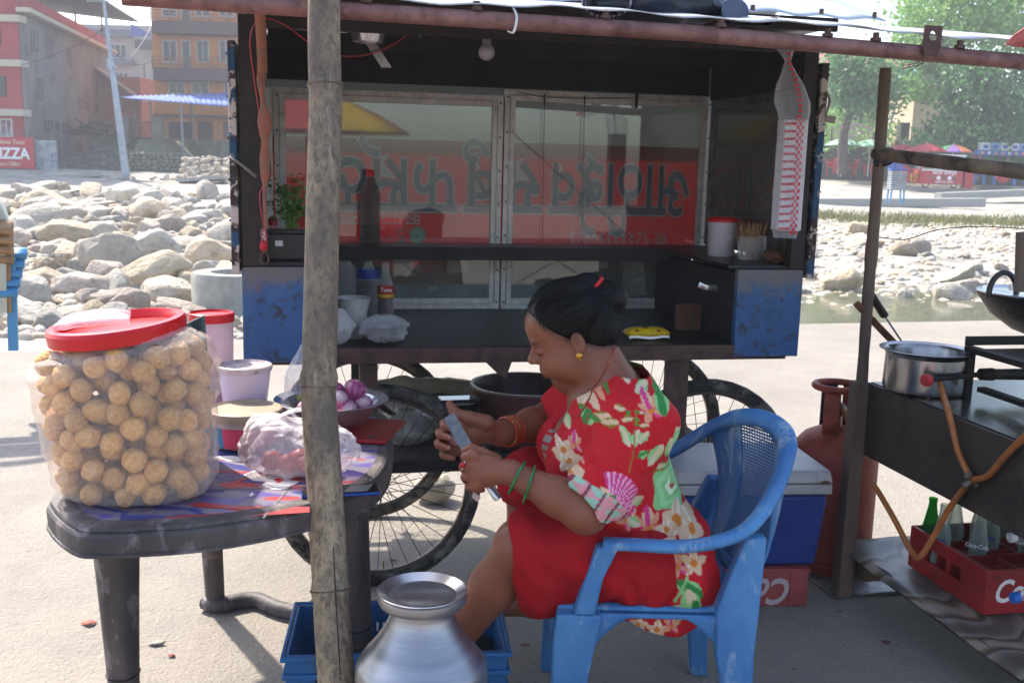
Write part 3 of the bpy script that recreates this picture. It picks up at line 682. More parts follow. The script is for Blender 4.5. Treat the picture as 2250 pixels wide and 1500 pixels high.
b = MB(); b.lathe([(.0321, .096), (.0321, .108)], 28, capb=False); b.build('label_band', mat('yellow_band', '#c9a93a', .5), o)
lettering('label_writing', 'Taste', .02, PRINTW, o, frame4((.006, -.0325, .125), (1, 0, 0), (0, 0, 1)), .0003)
# black battery box with a coriander bunch on it
o = empty('battery_box', CW(.145, .13, 1.141), YAW, 'black battery box on the left cabinet below the coriander', 'battery'); b = MB(); b.b2((-.075, -.05, 0), (.115, .05, .085)); b.build('case', BLACKP, o, bevel=.004); b = MB(); b.b2((-.079, -.054, .0855), (.119, .054, .097)); b.build('lid', BLACKP, o, bevel=.003); b = MB(); b.b2((-.045, -.052, .045), (-.02, -.0505, .063)); b.build('sticker', PALE, o, bevel=0)
o = empty('coriander_bunch', CW(.15, .12, 1.24), 0, 'bunch of fresh green coriander standing on the black battery box', 'herbs')
LEAF = mat('coriander_leaf', '#2f5a22', .6, var='#4b7a2c', vs=20)
st = MB(); lf = MB()
for i in range(46):
    a = random.uniform(0, 6.28); rr_ = random.uniform(0, .075); top = V(math.cos(a) * rr_, math.sin(a) * rr_ * .8, random.uniform(.03, .155)); st.tube(smooth_path([(random.gauss(0, .01), random.gauss(0, .01), 0), (top.x * .4, top.y * .4, top.z * .6), top], 3), .0012, 4)
    for k in range(9):
        c_ = top + V(random.gauss(0, .014), random.gauss(0, .014), random.gauss(0, .012)); u_ = V(random.gauss(0, 1), random.gauss(0, 1), random.gauss(0, .6)).normalized(); v_ = u_.cross(V(random.gauss(0, 1), random.gauss(0, 1), 1)).normalized(); s_ = random.uniform(.008, .014)
        lf.add([c_ - u_ * s_ * .2, c_ + v_ * s_ * .7 + u_ * s_ * .4, c_ + u_ * s_ * .75 + v_ * s_ * .3, c_ + u_ * s_ * 1.1, c_ + u_ * s_ * .75 - v_ * s_ * .3, c_ - v_ * s_ * .7 + u_ * s_ * .4], [(0, 1, 2, 3, 4, 5)])
st.build('stems', mat('herb_stem', '#5a7a3a', .6), o); lf.build('leaves', LEAF, o, smooth=False)
o = bottle('ketchup_bottle', [(.03, 0), (.032, .02), (.032, .1), (.02, .13), (.008, .145), (.004, .175)], mat('ketchup_red', '#a8201c', .35), .235, .2, 1.141, 'red squeezy ketchup bottle half hidden by the bamboo pole')
o = bottle('chilli_bottle', [(.022, 0), (.024, .015), (.024, .08), (.012, .1), (.012, .115)], CLEARB, .09, .22, 1.141, 'small bottle with red cap behind the battery box', REDP, (.06, DARKL))
# cup, bagged bowls, clear bag, noodle packet on the counter
o = empty('plastic_cup', CW(.355, .2, .862), 0, 'tall grey-white plastic tumbler on the counter beside the bamboo pole', 'cup'); b = MB(); b.lathe([(.042, 0), (.045, .004), (.05, .09), (.062, .138), (.0635, .14), (.0605, .139), (.048, .09), (.042, .006), (.001, .006)], 36); b.build('cup_body', mat('speckled_cup', '#b8b6b4', .4, var='#a3a09e', vs=60), o)
o = empty('foil_bowls', CW(.455, .1, .862), 0, 'stack of silver foil bowls wrapped in a clear plastic bag', 'bowls')
for k in range(5):
    b = MB(); zz = .022 + k * .006; b.lathe([(.042, zz - .02), (.058, zz), (.068, zz + .012), (.0705, zz + .0125), (.0665, zz + .011), (.056, zz + .001), (.04, zz - .018)], 36, capb=(k == 0)); b.build('bowl', STEEL if k < 4 else mat('foil', '#b9b4b0', .25, 1), o)
FILM = film('thin_bag', (.97, .97, .98), .1, .12, (.85, .85, .87), .5, .6, 22)
def bag_blob(name, r, h, o, m=FILM, seed=0, amp=.12, tie=None):
    b = MB(); so = V(seed * 7.3, seed * 3.1, 0); n, k = 44, 22; vs = []
    for j in range(k + 1):
        v = j / k
        for i in range(n):
            q = 2 * math.pi * i / n; rr = math.sin(math.pi * min(.97, max(.03, .06 + .9 * v))) ** .6
            if tie: rr *= (1 if v < .55 else max(.12, 1 - (v - .55) * tie))
            w_ = 1 + amp * (noise.noise(V(math.cos(q) * 2.2, math.sin(q) * 2.2, v * 3.5) + so) + .5 * noise.noise(V(math.cos(q) * 6, math.sin(q) * 6, v * 8) + so)) + (.12 * math.sin(q * 9 + v * 2) * max(0, v - .5) if tie else 0)
            vs.append((r[0] * rr * w_ * math.cos(q), r[1] * rr * w_ * math.sin(q), h * v))
    b.add(vs, [(j * n + i, j * n + (i + 1) % n, (j + 1) * n + (i + 1) % n, (j + 1) * n + i) for j in range(k) for i in range(n)]); return b.build(name, m, o, ang=0)
bag_blob('bag', (.083, .08), .095, o, seed=3, amp=.3)
o = empty('plastic_bag', CW(.30, .08, .862), 0, 'crumpled clear plastic bag on the counter just right of the bamboo pole', 'bag'); bag_blob('bag', (.05, .05), .12, o, film('milky_bag', (.95, .95, .96), .3, .2, (.8, .78, .78), .5, .6, 30), 5, .35)
o = empty('noodle_packet', CW(1.395, .12, .862), YAW, 'small yellow printed snack packet lying on the black counter', 'packet')
def pil(u, v):
    x = (u - .5) * .16; y = (v - .5) * .07; e = (1 - abs(2 * u - 1) ** 4) * (1 - abs(2 * v - 1) ** 3); return (x, y, e)
b = MB(); b.grid(lambda u, v: (pil(u, v)[0], pil(u, v)[1], .022 + .022 * pil(u, v)[2] ** .6 + .002 * math.sin(u * 40) * (abs(u - .5) > .42)), 30, 12); b.grid(lambda u, v: (pil(u, 1 - v)[0], pil(u, 1 - v)[1], .022 - .022 * pil(u, 1 - v)[2] ** .6), 30, 12); b.build('wrapper', mat('yellow_wrapper', '#c7a80d', .3, var='#b5930b', vs=20), o, ang=0)
b = MB(); b.grid(lambda u, v: (-.075 + .15 * u, -.030 - .006 * v, .016 - .009 * v + .003 * math.sin(u * 9)), 10, 2); b.build('white_band', PRINTW, o, solid=.001)
for x, z, r_ in ((-.01, .043, .016), (-.045, .034, .007), (.035, .033, .009)): b = MB(); b.ell((x, -.013 if r_ > .01 else -.026, z), (r_, .008, .004), 12, 6); b.build('printed_spot', mat('brown_print', '#5a2410', .5), o)
# right shelf: spice box, toothpick jar, card, scrubber
o = empty('spice_container', CW(1.76, .36, 1.141), YAW, 'milky plastic container with red lid on the right shelf', 'container'); b = MB(); b.lathe([(.048, 0), (.05, .005), (.055, .13)], 32); b.build('body', mat('milky_plastic', '#b9aeb2', .4, var='#a89da3', vs=12), o); b = MB(); b.lathe([(.058, .13), (.06, .142), (.052, .147), (.05, .143)], 32, capt=True); b.build('lid', REDP, o)
fl = MB()
for k in range(6):
    a = k * math.pi / 3; fl.tube([V(.008 + math.cos(a) * .018 * q_, -.054, .07 + math.sin(a) * .018 * q_ + .004 * math.sin(q_ * 3)) for q_ in (.2, .5, .8, 1)], .0012, 5)
fl.build('printed_flower', PRINTW, o)
o = empty('toothpick_jar', CW(1.815, .22, 1.141), YAW, 'open glass jar full of wooden toothpicks on the right shelf', 'jar'); b = MB(); b.lathe([(.04, 0), (.044, .004), (.046, .06), (.043, .072), (.043, .085), (.041, .085), (.041, .072), (.043, .06), (.04, .006)], 30); b.build('glass', CLEARB, o)
pk = mat('toothpick_wood', '#a9865a', .7)
for i in range(60):
    a = random.uniform(0, 6.28); r0 = random.uniform(0, .03); lean = random.uniform(0, .045); b = MB(); b.cyl((math.cos(a) * r0, math.sin(a) * r0, .004), (math.cos(a) * (r0 + lean), math.sin(a) * (r0 + lean), random.uniform(.11, .14)), .0011, n=4); b.build('toothpick', pk, o, smooth=False)
o = MB(); o.add([(0, 0, 0), (.05, .004, .0), (.045, .006, .08), (.008, .003, .085)], [(0, 1, 2, 3)]); o = o.build('paper_card', PRINTW, None, smooth=False, solid=.001, loc=CW(1.845, .25, 1.145), rot=(.15, 0, .2)); tag(o, 'small white card leaning behind the toothpick jar', 'card')
b = MB(); b.ell((0, 0, .022), (.042, .03, .024), 26, 14, fn=lambda d: 1 + .25 * noise.noise(d * 3) + .15 * noise.noise(d * 9)); o = b.build('scouring_pad', mat('brown_scrub', '#4a3024', .9, var='#6a4633', vs=30, bump=.8, bs=90), None, loc=CW(1.86, .1, 1.141)); tag(o, 'dark brown scouring pad at the front of the right shelf', 'scouring pad')
b = MB(); b.b2((-.05, 0, 0), (.05, .02, .1)); o = b.build('wooden_board', mat('drawer_wood', '#5a3a28', .7, var='#4a2e20', vs=12), None, loc=CW(1.62, .30, .862), rot=(0, 0, YAW)); tag(o, 'small brown wooden board under the right shelf', 'board')
b = MB(); b.tube(smooth_path([(-.045, 0, .01), (-.02, -.012, .0), (.03, -.01, -.002), (.04, 0, .002)], 6), .007, 8, sq=1.8); o = b.build('tin_strip', STEEL, None, loc=CW(1.6, .22, 1.03)); 
o.parent = cart; o.location = (1.66, .2, 1.04); 
# hanging things: bulb, plates, lid, bag with napkins, opener, wires
o = empty('light_bulb', CW(.806, .2, 1.84), 0, 'unlit white light bulb hanging under the cart ceiling', 'bulb'); b = MB(); b.ell((0, 0, 0), (.028, .028, .028), 20, 12); b.build('bulb_glass', mat('frosted_bulb', '#a6a2ab', .4), o); b = MB(); b.lathe([(.014, .02), (.016, .03), (.016, .06), (.012, .105)], 16, capt=True); b.build('socket', mat('bulb_socket', '#77747c', .5), o)
o = empty('hanging_ladle_rack', CW(.36, .30, 1.80), YAW, 'steel ladles and a white lid tucked under the ceiling beside the bamboo pole', 'utensils')
b = MB(); b.lathe([(.0, .128), (.06, .126), (.105, .118), (.115, .105), (.11, .104), (.1, .112), (.0, .12)], 36, capb=False, sx=1.1, sy=.8); b.build('lid', mat('enamel_lid', '#8f8a93', .35), o)
b = MB(); b.lathe([(.0, .06), (.05, .065), (.06, .1), (.063, .1), (.053, .062), (.0, .055)], 30, (.05, -.03, 0), capb=False); b.build('steel_cup', STEEL, o)
for k in range(3):
    b = MB(); b.beam((.03 + k * .012, -.05, .08), (.1 + k * .012, -.05, -.02), .01, .002, (0, 1, 0)); b.build('utensil_handle', STEEL, o, bevel=0)
b = MB(); b.cyl((-.3, -.04, .095), (-.02, -.04, .09), .003, n=6); b.build('rail', STEEL, o)
# napkin roll in its plastic bag
o = empty('napkin_bag', CW(1.79, -.12, 1.26), YAW, 'clear bag with red checks holding white paper napkins, hung under the awning', 'napkin bag')
b = MB(); b.b2((-.045, -.03, .01), (.04, .03, .375)); nb = b.build('napkin_stack', mat('napkin_paper', '#cfcacc', .8, var='#bdb7bb', vs=8, stretch=(1, 1, 30), bump=.2, bs=10), o, bevel=.006)
ck = MB()
for r_ in range(33):
    for c_ in range(3):
        if (r_ + c_) % 2 == 0: x0 = -.004 + c_ * .0085; z0 = .0 + r_ * .0115; ck.add([(x0, -.0335, z0), (x0 + .0085, -.0335, z0), (x0 + .0085, -.0335, z0 + .0115), (x0, -.0335, z0 + .0115)], [(0, 1, 2, 3)])
ck.build('red_checks', PRINTR, o, smooth=False)
for r_ in range(15): lettering('bag_writing', 'POLYMER', .0115, PRINTR, o, frame4((-.0245, -.0338, .018 + r_ * .0245), (1, 0, .06), (0, 0, 1)), .0003, .85)
def nap(u, v):
    q = 2 * math.pi * u; pr = [(0, .038), (.07, .05), (.60, .051), (.70, .062), (.78, .05), (.86, .02), (.9, .008), (.95, .02), (1, .05)]
    rr = float(np.interp(v, [a for a, _ in pr], [b for _, b in pr])); w_ = 1 + .12 * noise.noise(V(math.cos(q) * 2, math.sin(q) * 2, v * 6)) + (.2 * math.sin(q * 5) if v > .86 else 0)
    x = rr * math.cos(q) * w_ * (1 if v < .9 else 1.1); y = rr * math.sin(q) * w_ * .72; sh_ = 0 if v < .65 else (v - .65) * -.22
    return (x - .003 + sh_ * .6, y, -.015 + .64 * v)
b = MB(); b.grid(nap, 40, 60); b.build('bag', film('clear_bag', (.98, .98, .99), .05, .1, (.85, .85, .9), .35, .4, 30), o, ang=0)
ck = MB()
for r_ in range(14):
    v = .62 + r_ * .026; p = nap(.76, v); ck.add([(p[0] - .006, p[1] - .002, p[2]), (p[0] + .006, p[1] - .002, p[2]), (p[0] + .006, p[1] - .002, p[2] + .009), (p[0] - .006, p[1] - .002, p[2] + .009)], [(0, 1, 2, 3)])
ck.build('red_checks', PRINTR, o, smooth=False)
# hanging bottle opener on a twisted cloth strip
o = empty('bottle_opener', CW(.072, -.06, 1.14), YAW, 'reddish wooden-handled bottle opener hanging from a cloth strip at the left post', 'bottle opener')
b = MB(); pr = [(.006, .04), (.011, .047), (.009, .075), (.012, .1), (.009, .112)]; b.lathe(pr, 16, sy=.45, capt=True); b.build('handle', mat('opener_handle', '#8a5048', .5, var='#744038', vs=20), o)
b = MB(); n_ = 20; b.tube([(.012 * math.cos(a), 0, .018 + .018 * math.sin(a)) for a in np.linspace(0, 2 * math.pi, n_ + 1)[:-1]], .0035, 8, closed=True); b.build('opener_ring', RUST, o)
lettering('handle_writing', 'Coca-Cola', .013, PRINTW, o, frame4((.001, -.0065, .078), (0, 0, 1), (-1, 0, 0)), .0002)
o = empty('cloth_strip', CW(.075, -.07, 1.25), YAW, 'twisted brown cloth strip hanging from the awning at the left post', 'cloth strip')
b = MB(); b.tube(smooth_path([(.005, .0, .0), (.0, 0, .08), (.003, 0, .2), (.004, 0, .33), (-.004, 0, .43), (.0, 0, .5), (.006, -.25, .62)], 6), [.006] * 10 + [.012, .014, .016, .016, .013, .01, .016, .02, .022, .018, .012, .008, .007, .009, .012, .014] + [.015] * 11, 8, sq=.35); b.build('strip', mat('old_cloth', '#6f5a50', .9, var='#9a5a44', vs=14), o)
o = empty('power_cable', CW(.06, -.03, 1.2), YAW, 'thin red and black cable looping from the left post to the ceiling', 'cable')
b = MB(); b.tube(smooth_path([(.02, -.04, .02), (.0, -.03, .15), (.03, -.04, .22), (.01, -.03, .35), (-.01, -.02, .5), (-.02, -.03, .62), (.01, -.02, .68), (.08, .0, .67), (.2, .05, .6), (.33, .1, .6), (.45, .15, .66), (.52, .15, .74)], 8), .0022, 6); b.build('red_wire', mat('red_wire', '#a33038', .5), o)
b = MB(); b.tube(smooth_path([(.028, -.04, .02), (.005, -.03, .15), (.035, -.04, .225), (.016, -.03, .35), (-.004, -.02, .5), (-.012, -.03, .62), (.012, -.02, .685), (.08, .0, .675), (.2, .05, .607), (.33, .1, .606), (.45, .15, .665)], 8), .0018, 6); b.build('black_wire', WIRE, o)
b = MB(); b.ell((.01, -.04, .0), (.012, .008, .016), 10, 8, fn=lambda d: 1 + .3 * noise.noise(d * 4)); b.build('knot', REDP, o)
b = MB(); b.beam((0, 0, 0), (.01, 0, .055), .012, .004, (0, 1, 0)); o = b.build('blue_clip', mat('cyan_plastic', '#3a6a86', .5), None, loc=CW(.563, .06, 1.862), rot=(0, 0, YAW), bevel=.002); tag(o, 'small light blue plastic clip stuck under the ceiling', 'clip')
# jacket, cup and plate left on the awning
o = empty('jacket_bundle', CW(1.18, -.52, 1.868), YAW, 'dark jacket with striped lining bundled on top of the awning', 'jacket')
b = MB(); b.ell((0, .06, .055), (.2, .13, .075), 48, 26, fn=lambda d: 1 + .22 * noise.noise(d * 2.2) + .1 * noise.noise(V(d.x * 3, d.y * 3, d.z * 9)) + .05 * noise.noise(d * 12)); b.build('fabric', mat('dark_nylon', '#171a26', .38, var='#232735', vs=8), o, ang=0)
b = MB(); n_ = 26; 
def lin(u, v):
    q = 2 * math.pi * u; r_ = .055 * (1 - .5 * v); return (-.17 + r_ * 1.15 * math.cos(q) + .05 * v, -.03 - .02 * math.cos(q) + .12 * v, .045 + r_ * .8 * math.sin(q) + .02 * v)
b.grid(lin, 36, 8); lm = bpy.data.materials.new('striped_lining'); lm.use_nodes = True; t = lm.node_tree; wv = nd(t, 'ShaderNodeTexWave'); wv.inputs['Scale'].default_value = 22; wv.inputs['Distortion'].default_value = .5; t.links.new(coords(t, (1, .3, .8)), wv.inputs['Vector'])
t.links.new(ramp(t, wv.outputs['Fac'], [(.2, '#1f2440'), (.45, '#5a2436'), (.6, '#252a4a'), (.8, '#8b8690')]), t.nodes['Principled BSDF'].inputs['Base Color']); t.nodes['Principled BSDF'].inputs['Roughness'].default_value = .8
b.build('lining', lm, o, solid=.006, ang=0)
o = empty('steel_mug', CW(1.38, -.52, 1.865), YAW, 'two dull metal mugs lying on their side beside the jacket on the awning', 'mugs')
for k, (x, y, r_) in enumerate(((0, -.04, .032), (.03, .02, .038))):
    b = MB(); b.tube([(x - .02, y - .03, .038), (x + .0, y + .03, .038), (x, y + .031, .038)], [r_, r_ * .95, .001], 24); b.build('mug', mat('dull_metal', '#4a5568', .4, .5), o)
b = MB(); b.add([(-.06, -.05, .0), (.1, -.06, .0), (.14, -.02, .035), (.12, .0, .02), (-.02, .0, .004)], [(0, 1, 2, 3, 4)]); b.build('dark_scrap', mat('dark_nylon', '#171a26'), o, solid=.002)
# under the cart, on the platform: basin, jar, tarp, bags
o = empty('washing_basin', CW(1.0, .30, .431), 0, 'large dark brown plastic basin on the platform under the cart', 'basin')
b = MB(); b.lathe([(.13, 0), (.14, .006), (.2, .2), (.205, .225), (.214, .228), (.212, .236), (.2, .235), (.193, .215), (.135, .012), (.001, .01)], 48); b.build('basin_body', mat('brown_basin', '#3f2527', .4, var='#4a2e2f', vs=7), o)
o = empty('steel_tumbler', CW(1.03, .27, .443), 0, 'stack of shiny steel tumblers inside the brown basin', 'tumblers'); b = MB(); b.lathe([(.04, 0), (.055, .12), (.058, .125), (.054, .13), (.057, .145), (.06, .15), (.056, .152), (.05, .12), (.001, .1)], 32); b.build('tumbler', STEEL, o)
o = empty('black_jar', CW(.735, .22, .431), 0, 'squat black jar on the platform, with a flat square lid', 'jar'); b = MB(); b.lathe([(.06, 0), (.07, .01), (.074, .06), (.072, .12), (.066, .16), (.06, .166), (.066, .17), (.06, .176), (.066, .18), (.058, .187)], 36, capt=True); b.build('jar_body', mat('black_enamel', '#0e1114', .3), o); b = MB(); b.box((0, 0, .198), (.15, .075, .012), Matrix.Rotation(.25, 3, 'Z')); b.build('square_lid', mat('dark_phone_glass', '#141c22', .12), o, bevel=.004)
CREAM = mat('cream_tarp', '#b3a690', .8, var='#9d917c', vs=5, bump=.4, bs=16)
b = MB(); pts = [V(x, .03 * math.sin(x * 5), .045 + .012 * math.sin(x * 9)) for x in np.linspace(0, .95, 34)]; b.tube(pts, [.045 + .012 * noise.noise(V(i * .5, 0, 0)) for i in range(34)], 16); 
b.v = [tuple(Vector(v) * (1 + .0) + V(0, .012 * noise.noise(Vector(v) * 22), .012 * noise.noise(Vector(v) * 20 + V(5, 0, 0)))) for v in b.v]
o = b.build('rolled_tarp', CREAM, None, loc=CW(.38, .62, .52), rot=(0, -.02, YAW), ang=0); tag(o, 'long roll of cream cloth lying across the sacks under the cart', 'tarp')
o = empty('stuffed_sack', CW(.62, .58, .431), YAW, 'pale lumpy sack lying under the rolled cream cloth', 'sack'); bag_blob('sack', (.26, .11), .14, o, mat('grey_sack', '#a39c92', .85, var='#857e75', vs=6, bump=.5, bs=30), 2, .2)
o = empty('clear_sack', CW(.56, .36, .431), YAW, 'clear plastic sack of dull scraps behind the near bicycle wheel', 'plastic sack'); bag_blob('sack', (.11, .1), .13, o, film('dusty_film', (.8, .79, .76), .45, .25, (.62, .6, .56), .4, .7, 26), 8, .3)
b = MB()
for i in range(60): a = random.uniform(-.5, .5); b.cyl((random.gauss(0, .006), random.gauss(0, .01), .0), (.10 * math.cos(a) + .03, .05 * math.sin(a * 2), .09 + .06 * math.sin(a)), .0012, n=4, cap=False)
o = b.build('twig_broom', mat('broom_twigs', '#3a2f28', .9), None, loc=CW(.5, .3, .56), rot=(0, 0, 3.5)); tag(o, 'tip of a dark twig broom seen through the bicycle wheel', 'broom')
b = MB(); b.ell((0, 0, .06), (.09, .08, .065), 26, 16, fn=lambda d: 1 + .12 * noise.noise(d * 2)); o = b.build('wheel_stone', rock_m[0], None, loc=gz(955, 1100, 0)); tag(o, 'smooth grey stone on the ground seen through the near bicycle wheel', 'stone')
# ---------------------------------------------------------------- bamboo pole
def bamboo(name, P, r, nodes, m, label, parent=None, cat='pole', n=24):
    P = [Vector(p) for p in P]; L = (P[-1] - P[0]).length; o = empty(name, P[0], 0, label, cat)
    K = 120; b = MB(); pts = []; rad = []
    for i in range(K + 1):
        f = i / K; q = f * (len(P) - 1); j = min(int(q), len(P) - 2); p = P[j].lerp(P[j + 1], q - j) - P[0]; d = min(abs(f - x) for x in nodes) * L
        e = .10 * math.exp(-(d / .012) ** 2) - .05 * math.exp(-((d - .022) / .01) ** 2)
        pts.append(p + V(.004 * noise.noise(V(0, 0, f * 6)), .004 * noise.noise(V(5, 0, f * 6)), 0)); rad.append((r[0] + (r[1] - r[0]) * f) * (1 + e + .02 * noise.noise(V(f * 9, 2, 0))))
    b.tube(pts, rad, n); b.build('culm', m, o, ang=1.2)
    for x in nodes:
        i = int(x * K); b = MB(); q = pts[i]; d = (pts[min(i + 1, K)] - pts[i - 1]).normalized(); a = d.cross(V(0, 1, 0)).normalized(); c = d.cross(a)
        b.tube([q + (a * math.cos(t) + c * math.sin(t)) * rad[i] * .985 for t in np.linspace(0, 2 * math.pi, 29)[:-1]], .0022, 6, closed=True); b.build('node_ring', mat('bamboo_node', '#6b5d4e', .8, var='#4a4038', vs=30), o)
    return o
def bamboo_mat():
    m = bpy.data.materials.new('weathered_bamboo'); m.use_nodes = True; t = m.node_tree; p = t.nodes['Principled BSDF']
    v = coords(t, (1, 1, .35)); c = ramp(t, noi(t, v, 9, 5), [(.3, '#7f6f5e'), (.55, '#978469'), (.75, '#a89274')])
    v2 = coords(t, (1, 1, .55))
    c = mixc(t, ramp(t, noi(t, v2, 70, 9, .8, .3), [(.45, 0.0), (.6, .85)]), c, '#463c35')
    c = mixc(t, ramp(t, noi(t, v2, 7, 4, .5), [(.5, 0.0), (.7, .8)]), c, '#4f4640')
    c = mixc(t, ramp(t, noi(t, coords(t, (1, 1, .08)), 50, 3), [(.6, 0.0), (.75, .5)]), c, '#b3a48c')
    t.links.new(c, p.inputs['Base Color']); p.inputs['Roughness'].default_value = .72
    b = nd(t, 'ShaderNodeBump'); b.inputs['Strength'].default_value = .35; b.inputs['Distance'].default_value = .004; t.links.new(noi(t, v2, 40, 8, .75), b.inputs['Height']); t.links.new(b.outputs[0], p.inputs['Normal']); return m
BAM = bamboo_mat()
pb = gz(755, 1790, 0)
bamboo('bamboo_pole', [(pb.x, pb.y, 0), at(738, 1480, 2.17), at(700, 870, 2.33), at(714, 250, 2.46), at(712, -60, 2.51)], (.044, .037), (.1, .325, .515, .80), BAM, 'thick weathered bamboo pole holding up the awning in the foreground')
b = MB(); b.tube([at(733, 1200, 2.205), at(737, 1300, 2.178), at(743, 1400, 2.152), at(748, 1480, 2.131)], .0012, 5); crk = b.build('crack', mat('crack_black', '#120f0e', .9), None); crk.parent = bpy.data.objects['bamboo_pole']; crk.matrix_parent_inverse = Matrix.Translation(-bpy.data.objects['bamboo_pole'].location)
# ---------------------------------------------------------------- plastic table
TZ = .70
ol = [gz(x, y, TZ) for x, y in ((165, 1156), (225, 1161), (300, 1159), (450, 1148), (600, 1124), (740, 1090), (815, 1058), (850, 1020), (861, 975), (862, 930))]
ol = [(p.x, p.y) for p in ol] + [(-.365, 3.05), (-.43, 3.13), (-.70, 3.15), (-.98, 3.13), (-1.06, 3.05), (-1.075, 2.65), (-1.05, 2.28), (-1.01, 2.17)]
ol = [(p.x, p.y) for p in smooth_path([V(x, y, 0) for x, y in ol[-2:] + ol + ol[:3]], 8)][16:-16]
tc = V(-.70, 2.65, 0)
table = empty('plastic_table', tc, 0, 'grubby dark grey plastic table with a purple and red printed top', 'table')
TGREY = mat('grubby_grey_plastic', '#3a3536', .6, var='#544c4b', vs=9, stretch=(1, 1, .35), dirt='#85797a', ds=16, dr=(.53, .68), bump=.3, bs=40)
def top_mat():
    m = bpy.data.materials.new('printed_table_top'); m.use_nodes = True; t = m.node_tree; p = t.nodes['Principled BSDF']; v = coords(t, (1, 1.6, 1))
    n = noi(t, v, 3.2, 2, .4, 1.6); c = ramp(t, n, [(0, '#6d6874'), (.36, '#777180'), (.365, '#3a4186'), (.43, '#363c80'), (.435, '#837c8c'), (.53, '#837c8c'), (.535, '#645a98'), (.6, '#5a5190'), (.605, '#726c7c'), (1, '#7b7482')])
    t.nodes[-1].color_ramp.interpolation = 'LINEAR'
    n2 = noi(t, coords(t, (1, 2.5, 1)), 2.3, 1, .4, 2.2); c = mixc(t, ramp(t, n2, [(.565, 0.0), (.57, 1.0), (.63, 1.0), (.635, 0.0)]), c, '#b83a3c')
    c = mixc(t, ramp(t, noi(t, v, 18, 8, .7), [(.55, 0.0), (.75, .4)]), c, '#77716f')
    t.links.new(c, p.inputs['Base Color']); p.inputs['Roughness'].default_value = .36; return m
def ring_scale(k, z): return [(tc.x + (x - tc.x) * k - tc.x, tc.y + (y - tc.y) * k - tc.y, z) for x, y in ol]
n = len(ol); b = MB(); rings = [(.90, TZ - .006), (.905, TZ - .001), (.962, TZ), (.982, TZ - .003), (.987, TZ - .009), (.985, TZ - .013), (.994, TZ - .0145), (1.003, TZ - .02), (1.004, TZ - .026), (1.0, TZ - .056), (1.007, TZ - .058), (1.007, TZ - .064), (.985, TZ - .064), (.982, TZ - .02)]
for k, z in rings: b.v += ring_scale(k, z)
for i in range(len(rings) - 1): b.f += [(i * n + j, i * n + (j + 1) % n, (i + 1) * n + (j + 1) % n, (i + 1) * n + j)[::-1] for j in range(n)]; b.mi += [0] * n
b.build('table_rim', TGREY, table, ang=.4)
b = MB(); b.v = ring_scale(.906, TZ - .004) + ring_scale(.906, TZ - .02); b.f = [tuple(range(n)), tuple(range(2 * n - 1, n - 1, -1))]; b.mi = [0, 0]; top_ = b.build('table_top', top_mat(), table, smooth=False)
pr = MB()   # printed shapes on the top: white splash, red arrow, letters
def dec(name, pts, m, dz=.0012):
    b = MB(); q = [gz(x, y, TZ) - tc for x, y in pts]; b.add([(p.x, p.y, TZ - .004 + dz) for p in q], [tuple(range(len(q)))]); return b.build(name, m, top_, smooth=False)
dec('white_splash', [(535, 1040), (560, 1030), (575, 1045), (600, 1040), (640, 1052), (660, 1055), (625, 1072), (600, 1073), (575, 1062), (585, 1055), (555, 1053)], PRINTW)
dec('red_dot', [(600, 1050), (615, 1048), (624, 1053), (612, 1058)], PRINTR, .002)
dec('white_drop', [(547, 1085), (555, 1077), (558, 1083), (551, 1088)], PRINTW)
dec('red_flash', [(410, 1105), (440, 1100), (520, 1108), (680, 1110), (680, 1122), (590, 1128), (530, 1132), (575, 1122), (520, 1115), (440, 1112)], mat('red_table_print', '#b53c3c', .4))
dec('red_flash', [(480, 1065), (520, 1052), (555, 1040), (530, 1055), (510, 1062), (540, 1068), (500, 1070)], MATS['red_table_print'], .0011)
dec('white_flash', [(470, 1000), (510, 998), (545, 1005), (540, 1012), (500, 1010)], PRINTW)
dec('blue_panel', [(470, 985), (520, 983), (528, 996), (470, 998)], mat('blue_table_print', '#2f3576', .4), .0009)
for pts in ([(575, 1135), (640, 1062), (642, 1063), (580, 1136)], [(465, 1072), (780, 1062), (780, 1063), (466, 1074)]): dec('moulded_groove', pts, mat('groove', '#7a7478', .5), .0016)
def tleg(top, bot, rt_, rb_, label=None):
    top = Vector(top) - tc; bot = Vector(bot) - tc; b = MB(); K = 14; n = 28; vs = []
    for i in range(K + 1):
        f = i / K; c = top.lerp(bot, f); r_ = rt_ + (rb_ - rt_) * f ** .8
        for k in range(n):
            a = 2 * math.pi * k / n; w_ = 1 + .07 * (abs(math.cos(a * 3)) - .5); vs.append((c.x + r_ * w_ * math.cos(a), c.y + r_ * w_ * math.sin(a), c.z))
    b.add(vs, [(i * n + k, i * n + (k + 1) % n, (i + 1) * n + (k + 1) % n, (i + 1) * n + k) for i in range(K) for k in range(n)] + [tuple(K * n + k for k in range(n))])
    lg = b.build('leg', TGREY, table)
    c = top.lerp(bot, .62); r_ = (rt_ + (rb_ - rt_) * .7) * 1.04
    b = MB(); b.tube([c + V(r_ * math.cos(a), r_ * math.sin(a), .004 * math.sin(a)) for a in np.linspace(0, 2 * math.pi, 25)[:-1]], .0022, 6, closed=True); b.build('wire_tie', WIRE, lg)
    c = top.lerp(bot, .68); b = MB(); b.tube([c, c + V(0, 0, -.012)], [r_ * .99, r_ * .93], 24); b.build('collar', mat('leg_collar', '#5f5048', .7, var='#75645a', vs=20), lg)
    return lg
p1 = at(255, 1210, 2.27); p2 = at(272, 1560, 2.36)
tleg(p1 + V(0, 0, .04), (p2.x + .005, p2.y, 0), .054, .030)
